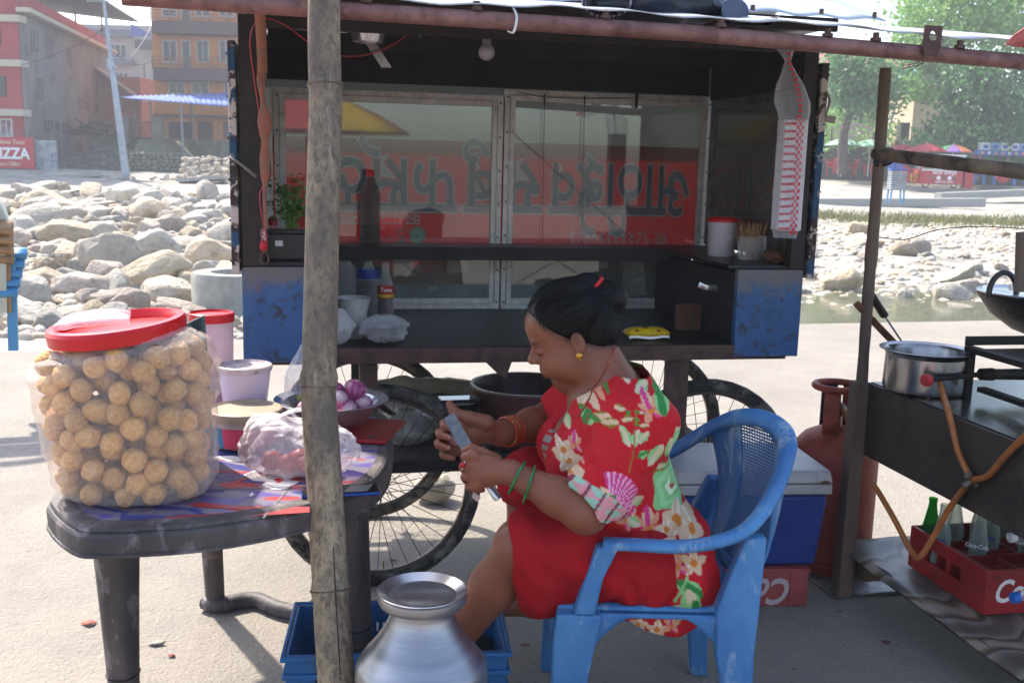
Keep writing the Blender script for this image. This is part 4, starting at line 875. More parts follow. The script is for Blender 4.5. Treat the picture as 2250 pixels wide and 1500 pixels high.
p1 = at(765, 1190, 2.55); tleg((p1.x, p1.y, TZ - .03), (p1.x + .03, p1.y + .02, 0), .05, .036)
p1 = at(455, 1180, 3.05); p2 = gz(474, 1335, 0); tleg((p1.x, p1.y, TZ - .03), (p2.x, p2.y, .0), .04, .03)
tleg((-.50, 3.02, TZ - .03), (-.47, 3.08, 0), .04, .03)
pa, pbb = gz(474, 1335, 0) - tc, V(-.47, 3.08, 0) - tc
b = MB(); q = [pa + V(-.03, -.01, .025), pa + V(.02, -.03, .025), pa + V(.12, .02, .025), pa.lerp(pbb, .5) + V(0, .0, .025), pbb + V(0, -.02, .025)]
b.tube(smooth_path(q, 8), .028, 10, sq=.9)
b.build('foot_bar', TGREY, table)
# ---------------------------------------------------------------- bag of puri
bagc = V(-.858, 2.285, TZ)
def bagr(q, z):   # radius of the bag outline at height z (0..h)
    h = .345; f = z / h
    k = float(np.interp(f, [0, .03, .12, .5, .85, .97, 1.0], [.74, .86, .94, 1.0, 1.05, .98, .85])); e = 2.6
    a, b_ = .184, .150
    r_ = (abs(math.cos(q) / a) ** e + abs(math.sin(q) / b_) ** e) ** (-1 / e); return r_ * k
bag = empty('puri_bag', bagc, R(4), 'big clear plastic bag of puri shells on the grey table, under a red lid', 'bag of puri')
BAGF = film('puri_bag_film', (1, .97, .94), .05, .12, (.95, .86, .8), .34, .8, 14)
def bagfn(u, v):
    q = 2 * math.pi * u; z = .345 * v; w_ = 1 + .035 * noise.noise(V(math.cos(q) * 2.5, math.sin(q) * 2.5, v * 3)) + .036 * noise.noise(V(math.cos(q) * 3, math.sin(q) * 3, v * 16)) + .018 * noise.noise(V(math.cos(q) * 14, math.sin(q) * 14, v * 20))
    r_ = bagr(q, z) * w_ * 1.035; tilt = .055 * (v - .5) * math.cos(q) * v
    return (r_ * math.cos(q) - .02 * v, r_ * math.sin(q), .004 + z + tilt + .008 * noise.noise(V(q, v * 4, 1)) * v)
b = MB(); b.grid(bagfn, 110, 60); b.build('film', BAGF, bag, ang=0)
b = MB()
def capfn(u, v):
    q = 2 * math.pi * u; p = Vector(bagfn(u, 1.0)); c = V(-.03, 0, .375); return p.lerp(c, v * .35) + V(0, 0, .012 * math.sin(v * 3) + .006 * noise.noise(V(math.cos(q) * 6, math.sin(q) * 6, v * 5)))
b.grid(capfn, 90, 6); b.build('film_shoulder', BAGF, bag, ang=0)
# puri shells
bm = bmesh.new(); bmesh.ops.create_icosphere(bm, subdivisions=3, radius=1)
PM = []
pm_ = mat('fried_puri', '#c98a44', .45, var='#e2b26c', vs=2.2, vr=(.35, .6), dirt='#b5742e', ds=4, dr=(.6, .74), bump=.5, bs=5, obv=.18); [setattr(n_.inputs['Distance'], 'default_value', .05) for n_ in pm_.node_tree.nodes if n_.type == 'BUMP']
for k in range(5):
    me = bpy.data.meshes.new('puri'); bm.to_mesh(me); o3 = V(k * 9, 3, 1)
    for v in me.vertices: d = v.co.normalized(); v.co = d * (1 + .12 * noise.noise(d * 1.5 + o3) + .05 * noise.noise(d * 4 + o3)) ; v.co.z *= .9
    me.materials.append(pm_); me.shade_smooth(); PM.append(me)
bm.free()
pos = []; rb = .0272; cnt = 0
for ins, tries_ in ((.029, 5000), (.076, 2500), (.125, 900)):
    for _ in range(tries_):
        q = random.uniform(0, 6.2832); zz = random.uniform(.024, .338); r_ = bagr(q, min(.345, zz)) - ins - random.uniform(0, .008)
        if r_ < 0: continue
        p = V(r_ * math.cos(q) - .02 * zz / .345, r_ * math.sin(q), zz + .012 * math.cos(q) * zz / .345)
        if p.z < .338 + .1 * p.x and all((p - a).length > .0425 for a in pos): pos.append(p)
Mb = Matrix.Translation(bagc) @ Matrix.Rotation(R(4), 4, 'Z')
for p in pos:
    o = bpy.data.objects.new('puri_shell', random.choice(PM)); COL.objects.link(o); s_ = rb * random.uniform(.92, 1.06); o.scale = (s_, s_, s_); o.location = Mb @ p; o.rotation_euler = [random.uniform(0, 6.28) for _ in range(3)]
    tag(o, 'round golden fried puri shell packed inside the clear bag', 'puri', 'puri shells in the bag')
# red lid with a packet on it
lidc = at(258, 722, 2.29)
lid = empty('red_container_lid', lidc + V(0, 0, .004), 0, 'wide round red plastic lid lying on top of the puri bag', 'lid'); lid.rotation_euler = (R(3), R(-6), 0)
b = MB(); b.lathe([(.142, -.022), (.149, -.02), (.151, .006), (.147, .014), (.133, .016), (.128, .01), (.125, -.004), (.11, -.006), (.001, -.006)], 72); b.build('rim', mat('glossy_red_lid', '#d2101c', .3, var='#bb0d18', vs=4), lid, ang=.5)
pk = empty('plastic_packet', lidc + V(-.045, -.01, .012), 0, 'folded packet of clear white plastic lying on the red lid', 'packet'); pk.rotation_euler = (R(3), R(-6), .25)
b = MB(); b.grid(lambda u, v: ((u - .5) * .16 * (1 - .12 * v), (v - .5) * .11 + .01 * math.sin(u * 4), .008 + .012 * ((1 - (2 * u - 1) ** 4) * (1 - (2 * v - 1) ** 4)) + .002 * noise.noise(V(u * 9, v * 9, 0))), 26, 18); b.build('folds', film('white_packet', (.97, .85, .87), .12, .1, (.9, .84, .87), .35, .7, 40), pk, ang=0, solid=.012)
# tilted mirror/glass edge behind the bag
b = MB(); a0 = at(432, 700, 2.52); a1 = at(448, 955, 2.52); a0 = V(a0.x, 2.50, a0.z); a1 = V(a1.x + .005, 2.50, TZ); b.beam(a1, a0, .16, .006, (1, 0, 0)); o = b.build('picture_frame', mat('dark_green_frame', '#28352f', .25, var='#6d7a72', vs=8), None, smooth=False); tag(o, 'thin dark board standing on edge behind the puri bag', 'board')
# containers
def tub(name, x, y, r0, r1, h, mbody, mlid, label, lidr=1.05, lidh=.018, content=None, cat='container'):
    o = empty(name, (x, y, TZ), 0, label, cat)
    b = MB(); b.lathe([(r0 * .9, .002), (r0, .008), (r1, h), (r1 - .002, h), (r0 - .002, .01)], 48); b.build('body', mbody, o)
    b = MB(); b.lathe([(r1 * lidr, h - .006), (r1 * lidr * 1.02, h), (r1 * lidr, h + lidh), (r1 * lidr * .95, h + lidh + .002), (r1 * lidr * .88, h + lidh - .005), (.001, h + lidh - .004)], 48, capb=False); b.build('lid', mlid, o)
    if content: hh, m = content; b = MB(); b.lathe([(r0 * .9, .004), (r0 + (r1 - r0) * hh / h - .003, hh)], 40, capt=True); b.build('contents', m, o)
    return o
PINKT = film('pink_clear_plastic', (.95, .86, .88), .35, .3, (.8, .66, .7), .3, .1, 9); PINKL = mat('pale_lid', '#c4aeb0', .45, var='#b39b9e', vs=12)
tub('tall_container', -.883, 2.98, .058, .062, .30, PINKT, mat('deep_red_lid', '#c01522', .35), 'tall clear plastic container with red lid and pink powder', content=(.15, mat('pink_salt', '#8f625f', .9)))
tub('plastic_pot', -.762, 2.88, .053, .074, .178, film('lilac_plastic', (.93, .88, .95), .5, .3, (.74, .65, .76), .3, .1, 9), mat('milky_lid', '#c0adb0', .4, dirt='#8f7f72', ds=20), 'milky lilac plastic pot with a pale lid, in front of the tall one', lidr=1.04, lidh=.008)
o = tub('snack_tub', -.72, 2.71, .083, .094, .085, film('tub_plastic', (.95, .92, .92), .25, .3, (.8, .72, .7), .3, .1, 9), mat('beige_lid', '#a3917c', .55, var='#93826e', vs=7), 'low round tub with beige lid, pink and blue inside', lidr=1.07, lidh=.016)
for k, (a0, a1, m) in enumerate(((-2.0, .6, mat('pink_paper', '#c03a58', .6)), (.6, 2.6, mat('teal_paper', '#2a7391', .6)), (2.6, 4.28, mat('teal_paper', '#2a7391')))):
    b = MB(); b.grid(lambda u, v: ((.0845 + .0072 * v) * math.cos(a0 + (a1 - a0) * u), (.0845 + .0072 * v) * math.sin(a0 + (a1 - a0) * u), .008 + .055 * v), 20, 2); b.build('paper_lining', m, o)
# steel bowl with onions on a red board
brd = empty('chopping_board', V(-.455, 2.86, TZ), R(-8), 'red plastic chopping board under the steel bowl at the table corner', 'chopping board'); b = MB(); b.b2((-.16, -.11, 0), (.13, .13, .012)); b.build('board', mat('red_board', '#a3141f', .45, var='#8f121b', vs=7, bump=.1), brd, bevel=.004); b = MB(); b.cyl((.085, -.08, .0115), (.085, -.08, .0128), .012, n=16); b.build('hang_hole', BLACKP, brd)
bowc = V(-.515, 2.885, TZ + .0122); ob = empty('steel_bowl', bowc, 0, 'wide shiny steel bowl of red onions on the red board', 'bowl')
b = MB(); b.lathe([(.06, 0), (.07, .002), (.115, .035), (.135, .07), (.160, .078), (.163, .081), (.159, .0825), (.133, .075), (.112, .039), (.068, .006), (.001, .005)], 64); b.build('bowl_body', STEEL, ob)
om = bpy.data.materials.new('onion_skin'); om.use_nodes = True; t = om.node_tree; v = coords(t); g = nd(t, 'ShaderNodeTexGradient', gradient_type='RADIAL'); t.links.new(v, g.inputs[0])
mm = nd(t, 'ShaderNodeMath', operation='MULTIPLY'); mm.inputs[1].default_value = 60; t.links.new(g.outputs['Fac'], mm.inputs[0]); ss = nd(t, 'ShaderNodeMath', operation='SINE'); t.links.new(mm.outputs[0], ss.inputs[0])
c = ramp(t, ss.outputs[0], [(.0, '#93396a'), (.6, '#9d4874'), (1, '#a65c82')]); c = mixc(t, ramp(t, noi(t, v, 30, 4), [(.5, 0.0), (.7, .6)]), c, '#6d2248'); sx_ = nd(t, 'ShaderNodeSeparateXYZ'); t.links.new(v, sx_.inputs[0]); mr = nd(t, 'ShaderNodeMapRange'); mr.inputs['From Min'].default_value = .016; mr.inputs['From Max'].default_value = .027; t.links.new(sx_.outputs['Z'], mr.inputs[0]); c = mixc(t, mr.outputs[0], c, '#c9aeb0')
t.links.new(c, t.nodes['Principled BSDF'].inputs['Base Color']); t.nodes['Principled BSDF'].inputs['Roughness'].default_value = .3
b = MB(); b.lathe([(.001, -.026), (.01, -.0245), (.022, -.016), (.0285, -.002), (.0265, .012), (.018, .022), (.008, .0268), (.004, .031), (.002, .033)], 28, capb=False); ome = b.mesh('onion', om, ang=0)
k = 0
for x, y, z, lab in ((.0, -.02, .05, None), (.05, -.05, .06, None), (.09, .0, .064, None), (.06, .05, .056, None), (.0, .06, .05, None), (-.06, .03, .05, None), (-.06, -.04, .052, None), (.01, .01, .098, None), (.07, .0, .104, None), (-.03, .0, .1, None), (.055, .05, .1, None), (.03, -.055, .088, None)):
    o = bpy.data.objects.new('onion', ome); COL.objects.link(o); s_ = random.uniform(.95, 1.2); o.scale = (s_, s_, s_); o.location = bowc + V(x, y, z); o.rotation_euler = (random.uniform(-1.6, 1.6), random.uniform(-1.2, 1.2), random.uniform(0, 6)); tag(o, 'small purple-red onion heaped in the steel bowl', 'onion', 'onions in the bowl')
# carrier bag with red things in it
o = empty('carrier_bag', V(-.522, 2.47, TZ), 0, 'thin white plastic carrier bag with red tomatoes inside, lying on the table', 'carrier bag')
WB = film('white_carrier', (.98, .94, .95), .2, .16, (.9, .84, .86), .6, 1.0, 30)
b = MB(); n_, k_ = 130, 60
def cb_(u, v):
    q = 2 * math.pi * u; th = math.pi * v; rr = math.sin(th) ** .55; w_ = 1 + .12 * noise.noise(V(math.cos(q) * 1.6, math.sin(q) * 1.6, v * 3)) + .16 * (.35 - abs(noise.noise(V(math.cos(q) * 3.5, math.sin(q) * 3.5, v * 5)))) + .10 * (.3 - abs(noise.noise(V(math.cos(q) * 8, math.sin(q) * 8, v * 11))))
    x = .145 * rr * math.cos(q) * w_; y = .085 * rr * math.sin(q) * w_; z = .06 + .062 * math.cos(th) * (1 + .2 * noise.noise(V(x * 30, y * 30, 0)))
    if v < .35: z += .055 * max(0, -x / .12) * (1 - v / .35)
    return (x, y, max(z, .002))
b.grid(cb_, n_, k_); b.build('bag', WB, o, ang=0)
b = MB()
b.tube(smooth_path([(-.12, -.02, .05), (-.06, .0, .13), (.0, .02, .155), (.02, .02, .13)], 6), [.02, .02, .018, .017, .016, .014, .012, .012, .012, .013, .013, .014, .015, .016, .017, .016, .014, .012, .01], 10, sq=.35); b.build('handle', WB, o, ang=0)
TM = mat('tomato_red', '#8f2d22', .4, var='#a84a2c', vs=10)
for k, (x, y) in enumerate(((-.02, -.03), (.03, -.035), (.0, .02), (.07, -.01), (-.065, -.01))):
    b = MB(); b.ell((0, 0, 0), (.03, .028, .024), 18, 12, fn=lambda d: 1 + .06 * noise.noise(d * 2)); t_ = b.build('tomato', TM, None, loc=V(-.522 + x, 2.47 + y, TZ + .031)); tag(t_, 'dull red tomato inside the white carrier bag', 'tomato', 'tomatoes in the carrier bag')
# clear pouches behind
o = empty('garlic_pouch', V(-.63, 3.05, TZ), 0, 'tied clear plastic pouch holding a brown bulb, left of the bamboo pole', 'pouch'); bag_blob('pouch', (.055, .05), .22, o, FILM, 12, .18, tie=1.6); b = MB(); b.lathe([(.001, 0), (.03, .006), (.035, .03), (.018, .055), (.008, .075), (.012, .1)], 20, (0, 0, .01)); b.build('bulb', mat('brown_bulb', '#7d4a44', .6, var='#946058', vs=10), o)
o = empty('chilli_pouch', V(-.645, 2.98, TZ), .4, 'small clear pouch with a green chilli and peelings', 'pouch'); bag_blob('pouch', (.065, .045), .075, o, FILM, 21, .3); b = MB(); b.tube(smooth_path([(-.03, -.02, .06), (.01, -.03, .075), (.05, -.02, .066)], 5), [.006, .009, .011, .012, .012, .012, .012, .011, .009, .006, .003], 10, sq=.6); b.build('chilli', mat('pale_green_chilli', '#8fa83a', .4), o)
for k in range(6): b = MB(); b.ell((random.uniform(-.03, .03), random.uniform(-.02, .02), .02 + random.uniform(0, .02)), (.012, .009, .006), 8, 6); b.build('peeling', mat('brown_bulb', '#7d4a44'), o)
b = MB(); b.ell((0, 0, .03), (.04, .035, .034), 20, 14, fn=lambda d: 1 + .08 * noise.noise(d * 2)); o = b.build('sweet_potato', mat('reddish_root', '#7f4a4a', .6, var='#956060', vs=10), None, loc=V(-.66, 2.98, TZ), rot=(0, .4, .3)); tag(o, 'reddish root vegetable half hidden behind the milky pot', 'vegetable')
# phone in a sleeve
o = empty('mobile_phone', gz(752, 1082, TZ) , R(14), 'mobile phone with blue sides lying face up behind the bamboo pole', 'phone'); b = MB(); b.b2((-.095, -.033, .0), (.085, .033, .008)); b.build('blue_case', mat('blue_phone', '#123a86', .25, .3), o, bevel=.003); b = MB(); b.b2((-.093, -.0315, .0082), (.083, .0315, .0095)); b.build('screen', mat('black_screen', '#0e0f12', .08), o, bevel=.001); b = MB(); b.grid(lambda u, v: (.0 + .055 * u + .02 * v, -.028 + .05 * v, .0102), 2, 2); b.build('painted_screen_reflection', mat('painted_reflection_grey', '#6f6c6a', .3), o)  # skewed grey patch on the screen is a painted reflection
# ---------------------------------------------------------------- aluminium pot with steel lid
pc = at(928, 1300, 2.12); pot = empty('aluminium_pot', (pc.x, pc.y, 0), 0, 'big dented aluminium water pot with narrow neck in the foreground', 'water pot')
POTM = mat('brushed_aluminium', '#a7a6aa', .36, .9, var='#8f8e92', vs=3, stretch=(1, 1, 14), bump=.06, bs=30, dirt='#6d6a69', ds=26, dr=(.66, .72))
H = pc.z
b = MB(); b.lathe([(.10, 0), (.115, .004), (.142, .06), (.15, .14), (.1475, .25), (.1465, H - .19), (.145, H - .168), (.141, H - .160), (.128, H - .142), (.108, H - .118), (.09, H - .092), (.077, H - .068), (.070, H - .05), (.068, H - .038), (.07, H - .03), (.08, H - .024)], 64); b.build('pot_body', POTM, pot, ang=.5)
b = MB(); b.lathe([(.08, H - .026), (.094, H - .022), (.099, H - .012), (.098, H + .0), (.094, H + .002)], 64, capb=False); b.build('neck_rim', POTM, pot)
pl = empty('steel_plate', (pc.x, pc.y, H + .001), 0, 'shiny round steel plate used as lid of the water pot', 'plate'); b = MB(); b.lathe([(.06, -.014), (.075, -.012), (.088, -.002), (.0965, .003), (.098, .005), (.096, .006), (.087, .001), (.074, -.006), (.066, -.0035), (.06, -.006), (.001, -.0062)], 64); b.build('plate_body', mat('polished_steel', '#c9c8ca', .24, .9, var='#b4b2b4', vs=10, bump=.03, bs=14), pl)
# ---------------------------------------------------------------- blue crate by the pole
CBL = mat('blue_crate_plastic', '#1d5c94', .5, var='#2a6fa6', vs=6, dirt='#4a4a48', ds=10, dr=(.55, .72), bump=.15)
cq = [gz(x, y, .27) for x, y in ((650, 1320), (1092, 1345), (1142, 1418))]
cA = V(-.535, 2.345, 0); cx = V(math.cos(R(8)), math.sin(R(8)), 0); 
crate = empty('blue_crate', cA, R(6), 'scuffed blue plastic crate on the ground behind the water pot', 'crate')
LX, LY, HZ = .545, .30, .27
def slotwall(b, o_, ux, length, rows=((.06, .10), (.125, .165), (.19, .225)), step=.017, gap=.006, th=.008, x0=.06, x1=None):
    x1 = x1 or length - .06; z = 0; ux = Vector(ux); nrm = ux.cross(V(0, 0, 1))
    def bx(a0, a1, z0, z1):
        p = Vector(o_) + ux * a0; q = Vector(o_) + ux * a1; b.hexa([p + V(0, 0, z0), q + V(0, 0, z0), q + nrm * th + V(0, 0, z0), p + nrm * th + V(0, 0, z0), p + V(0, 0, z1), q + V(0, 0, z1), q + nrm * th + V(0, 0, z1), p + nrm * th + V(0, 0, z1)])
    zz = 0
    for r0, r1 in rows:
        bx(0, length, zz, r0); bx(0, x0, r0, r1); bx(x1, length, r0, r1); x = x0
        while x < x1 - .001:
            bx(x + gap, min(x + step, x1), r0, r1); x += step
        zz = r1
    bx(0, length, zz, HZ)
b = MB(); slotwall(b, (0, LY, 0), (1, 0, 0), LX); b.build('slotted_side', CBL, crate, smooth=False)
b = MB(); slotwall(b, (LX, 0, 0), (-1, 0, 0), LX); b.build('slotted_side', CBL, crate, smooth=False)
for x in (0, LX - .008): b = MB(); b.b2((x, .001, 0), (x + .008, LY - .001, HZ)); b.build('end_panel', CBL, crate, bevel=.002)
b = MB(); b.b2((.008, .008, .004), (LX - .008, LY - .008, .012)); b.build('floor_panel', CBL, crate)
b = MB()
for z0, e in ((HZ - .012, .012), (HZ - .06, .009), (HZ - .10, .007)):
    for lo, hi in (((-e, -e, z0), (LX + e, -.0005, z0 + .013)), ((-e, LY + .0085, z0), (LX + e, LY + .0085 + e, z0 + .013)), ((-e, .0, z0), (-.0005, LY + .008, z0 + .013)), ((LX + .0005, 0, z0), (LX + e, LY + .008, z0 + .013))): b.b2(lo, hi)
b.build('rim', CBL, crate, bevel=.003)
o = empty('crate_board', cA + V(.02, .04, .012), R(6), 'grimy board and scraps lying inside the blue crate', 'board'); b = MB(); b.b2((.2, .02, .15), (.50, .25, .165)); b.build('board', SOOTM, o, bevel=.003); b = MB(); b.b2((.22, .03, .0), (.48, .24, .149)); b.build('scrap_box', mat('crate_scrap', '#3a3936', .9, var='#55524c', vs=12), o)
# litter on the ground
for nm, px, py, cc, s_, lab in (('leaf_scrap', 198, 1372, '#b05a45', .03, 'dry reddish leaf on the sunlit ground left of the table leg'), ('leaf_scrap', 378, 1442, '#a34338', .016, 'small red leaf scrap on the ground by the table leg'), ('paper_scrap', 345, 1416, '#b5b0a0', .03, 'white paper scrap on the ground near the table leg'), ('peel_scrap', 637, 1466, '#7d5540', .012, 'curled brown peel left of the blue crate'), ('peel_scrap', 1155, 1420, '#8f4a40', .02, 'pink onion peel on the ground between crate and chair'), ('peel_scrap', 1845, 1345, '#8a4a52', .014, 'reddish peel on the shaded ground right of the cool box'), ('peel_scrap', 1945, 1412, '#6a4038', .022, 'dark red peel on the ground below the stall shelf'), ('leaf_scrap', 862, 1232, '#a06a50', .018, 'small brown leaf under the near bicycle wheel')):
    b = MB(); rs = random.Random(px); P = [V(math.cos(a) * s_ * rs.uniform(.5, 1.1), math.sin(a) * s_ * .6 * rs.uniform(.5, 1.1), .003 + s_ * .3 * rs.random()) for a in np.linspace(0, 6.28, 9)[:-1]]; b.add([V(0, 0, .004 + s_ * .2)] + P, [(0, i + 1, (i + 1) % 8 + 1) for i in range(8)]); o = b.build(nm, mat('scrap_' + cc[1:], cc, .8, var='#4a3a34', vs=30), None, solid=.0008, loc=gz(px, py, 0)); tag(o, lab, 'litter')
# ---------------------------------------------------------------- stall on the right
SO = V(1.215, 3.43, 0); SYAW = math.atan2(-.98, .2)    # local x runs along its near edge towards the viewer, local y away to the right
stall = empty('cooking_stall', SO, SYAW, 'soot-black cooking stall of sheet metal and wooden posts at the right edge', 'stall')
sx_, sy_ = V(math.cos(SYAW), math.sin(SYAW), 0), V(-math.sin(SYAW), math.cos(SYAW), 0)
def SW(a, b_, z): return SO + sx_ * a + sy_ * b_ + V(0, 0, z)
SZ = .77
GREASE = mat('greasy_top', '#26282a', .22, .4, var='#3a3b3c', vs=6, dirt='#4e4540', ds=9, dr=(.55, .7), bump=.12, bs=20)
PANEL = mat('scorched_panel', '#2b2522', .5, .2, var='#3d332d', vs=7, bump=.12, bs=40, dirt='#1b1716', ds=6)
WOODP = mat('dark_wood_post', '#4d3f37', .7, var='#6b594d', vs=10, stretch=(1, 1, .15), bump=.4, bs=40)
def sp_(name, m, lo, hi, parent=stall, bevel=.003): b = MB(); b.b2(lo, hi); return b.build(name, m, parent, bevel=bevel)
sp_('counter_top', GREASE, (-.0, .012, SZ - .012), (1.3, .9, SZ)); sp_('front_panel', PANEL, (.0, 0, SZ - .255), (1.3, .01, SZ - .004)); sp_('end_panel', PANEL, (-.012, .0, SZ - .255), (-.001, .9, SZ - .004)); sp_('back_panel', PANEL, (0, .89, SZ - .4), (1.3, .899, SZ - .013))
sp_('lower_rail', PANEL, (0, .0, .115), (.03, .9, .155))
# corner post: square lower part, round pole above
b = MB(); b.hexa([V(-.04, -.055, 0), V(.02, -.055, 0), V(.02, -.002, 0), V(-.04, -.002, 0), V(-.035, -.05, SZ), V(.015, -.05, SZ), V(.015, -.002, SZ), V(-.035, -.002, SZ)]); b.build('corner_post', WOODP, stall, bevel=.004)
def locS(p): d = Vector(p) - SO; return V(d.dot(sx_), d.dot(sy_), d.z)
P = [locS(at(1893, 850, 3.46)), locS(at(1908, 640, 3.455)), locS(at(1928, 400, 3.45)), locS(at(1946, 150, 3.45))]
b = MB(); q = smooth_path(P, 10); b.tube(q, [.019 + .002 * noise.noise(V(i * .35, 0, 0)) + (.003 if 12 < i < 15 else 0) for i in range(len(q))], 14); b.build('upright_pole', WOODP, stall)
P = [locS(at(1925, 338, 3.41)), locS(at(2100, 360, 3.1)), locS(at(2250, 378, 2.9)), locS(at(2400, 400, 2.72))]
b = MB(); q = smooth_path(P, 10); b.tube(q, [.0215 + .0022 * noise.noise(V(i * .5, 3, 0)) for i in range(len(q))], 14); b.build('cross_pole', mat('grey_bamboo', '#5f5348', .75, var='#7d6d5c', vs=9, stretch=(1, 1, 1), bump=.4, bs=40, dirt='#3a322c', ds=8), stall)
b = MB(); c0 = locS(at(1942, 345, 3.41))
for k in range(4): b.tube([c0 + V(.028 * math.cos(a), .028 * math.sin(a), -.018 + .011 * k + .01 * math.cos(a)) for a in np.linspace(0, 6.28, 17)[:-1]], .005, 6, closed=True)
b.build('binding', mat('black_rubber', '#1c1d22', .6), stall)
b = MB(); b.tube(smooth_path([locS(at(1935, 521, 3.43)), locS(at(1990, 526, 3.3)), locS(at(2060, 505, 3.2)), locS(at(2150, 498, 3.1)), locS(at(2260, 503, 3.0))], 8), .0016, 6); b.build('tie_wire', WIRE, stall)
b = MB(); b.tube([locS(at(2247, 510, 2.95)), locS(at(2243, 640, 2.95))], .018, 12); b.build('far_pole', WOODP, stall)
# lower shelf with lino
sp_('shelf_board', PANEL, (.0, .02, .15), (1.35, .9, .165)); b = MB(); b.grid(lambda u, v: (-.06 + 1.42 * u, -.03 + .93 * v, .17 + .012 * (1 if u < .06 else 0) * (1 - u / .06) + .006 * noise.noise(V(u * 8, v * 6, 0)) - .012 * max(0, .05 - v) / .05), 50, 30)
lm = bpy.data.materials.new('marbled_lino'); lm.use_nodes = True; t = lm.node_tree; wv = nd(t, 'ShaderNodeTexWave'); wv.inputs['Scale'].default_value = 2.2; wv.inputs['Distortion'].default_value = 7; wv.inputs['Detail'].default_value = 3; t.links.new(coords(t, (.5, 1.6, 1)), wv.inputs['Vector'])
t.links.new(ramp(t, wv.outputs['Fac'], [(.1, '#5a544c'), (.45, '#8a8276'), (.6, '#3f3a36'), (.8, '#6b5a44'), (.95, '#94897a')]), t.nodes['Principled BSDF'].inputs['Base Color']); t.nodes['Principled BSDF'].inputs['Roughness'].default_value = .4
b.build('lino_sheet', lm, stall, solid=.003); sp_('shelf_lip', SOOTM, (.0, -.0, .13), (1.35, .018, .166))
b = MB(); b.grid(lambda u, v: (-.28 + .3 * u, -.08 + .5 * v, .004 + .006 * noise.noise(V(u * 9, v * 9, 0)) + .004), 26, 20); o = b.build('tarpaulin', mat('grey_tarp', '#6d6c6a', .35, var='#4b4947', vs=7, bump=.4, bs=20), stall, solid=.002); o.parent = None; o.location = SO; o.rotation_euler = (0, 0, SYAW); tag(o, 'crumpled grey plastic sheet on the ground by the gas cylinder', 'plastic sheet')
sp_('brace_block', WOODP, (-.03, .03, .06), (.03, .3, .114))
# saucepan with spatulas
pn = gz(2048, 868, SZ); pan = empty('saucepan', (pn.x, pn.y + .07, SZ), 0, 'shallow steel saucepan with two long-handled turners, on the stall counter', 'saucepan')
b = MB(); b.lathe([(.118, .0), (.128, .006), (.131, .02), (.128, .118), (.135, .13), (.15, .137), (.1515, .139), (.149, .14), (.132, .134), (.125, .12), (.127, .02), (.12, .008), (.001, .007)], 64); b.build('pan_body', mat('scuffed_steel', '#a7a5a5', .26, 1, var='#8d8a8a', vs=6, stretch=(1, 1, .3), bump=.06, bs=30, dirt='#6b625c', ds=7, dr=(.6, .75)), pan, ang=.5)
for a in (.6, .9, -1.8): b = MB(); b.ell((.130 * math.cos(-1.3 + a * .3), .130 * math.sin(-1.3 + a * .3), .05 + .03 * a), (.006, .003, .009), 8, 6); b.build('sauce_drip', mat('red_drip', '#8a3a24', .4), pan)
h0 = V(pn.x, pn.y + .07, SZ)
o = empty('wooden_turner', h0, 0, 'flat dark wooden turner handle leaning in the saucepan', 'turner'); a0 = at(1880, 665, 3.44) - h0; a1 = at(1990, 780, 3.50) - h0; a1 = V(a1.x, a1.y, a1.z); b = MB(); b.beam(a0, a0.lerp(a1, 1.35), .024, .009, (0, 1, .3)); b.build('wooden_handle', mat('scorched_wood', '#43271c', .55, var='#6a4128', vs=10, dirt='#20120c', ds=7), o, bevel=.003)
o = empty('steel_turner', h0, 0, 'turner with thick black handle and steel shaft leaning in the saucepan', 'turner'); a0 = at(1903, 632, 3.46) - h0; a1 = at(1945, 696, 3.49) - h0; a2 = at(2003, 782, 3.53) - h0; b = MB(); d = a1 - a0; b.tube([a0, a0 + d * .06, a0 + d * .3, a0 + d * .7, a0 + d * .95, a1], [.008, .017, .0195, .018, .019, .009], 16, sq=.7); b.build('handle', mat('charred_handle', '#17110f', .5, var='#3a2116', vs=12), o); b = MB(); b.tube([a1, a2, a2 + (a2 - a1) * .3], .006, 10, sq=.6); b.build('shaft', STEEL, o)
# stove, burner, hose
sv = empty('gas_stove', SW(.0, .0, SZ), SYAW, 'black iron gas stove stand with red-knobbed burner pipe under the wok', 'stove')
def L2(p): d = Vector(p) - SW(0, 0, SZ); return V(d.dot(sx_), d.dot(sy_), d.z)
q0 = L2(gz(2150, 880, SZ)); q0 = V(q0.x - .02, q0.y, 0); BLK = mat('burnt_iron', '#141312', .6, .4, var='#262220', vs=12, bump=.2)
b = MB(); b.b2((q0.x - .05, q0.y - .02, .145), (q0.x + .5, q0.y + .01, .165)); b.b2((q0.x - .05, q0.y - .02, .166), (q0.x - .04, q0.y + .4, .195)); b.build('top_frame', BLK, sv, bevel=.002)
for x, y in ((q0.x - .04, q0.y), (q0.x + .4, q0.y), (q0.x - .04, q0.y + .36), (q0.x + .4, q0.y + .36)): b = MB(); b.b2((x - .006, y - .018, 0), (x + .018, y + .006, .144)); b.build('leg', BLK, sv, bevel=.002)
b = MB(); b.b2((q0.x - .04, q0.y + .011, .145), (q0.x + .42, q0.y + .38, .155)); b.build('top_plate', BLK, sv); b = MB(); b.b2((q0.x + .02, q0.y - .01, .03), (q0.x + .4, q0.y + .02, .045)); b.build('lower_bar', BLK, sv)
kp = L2(at(2037, 835, 3.12)); bp = L2(at(2155, 822, 3.22)); ep = L2(at(2290, 822, 3.3))
b = MB(); b.tube([kp, bp], .0085, 12); b.tube([bp, bp.lerp(ep, .18), bp.lerp(ep, .2), ep], [.019, .021, .017, .02], 14); b.build('burner_pipe', BLK, sv)
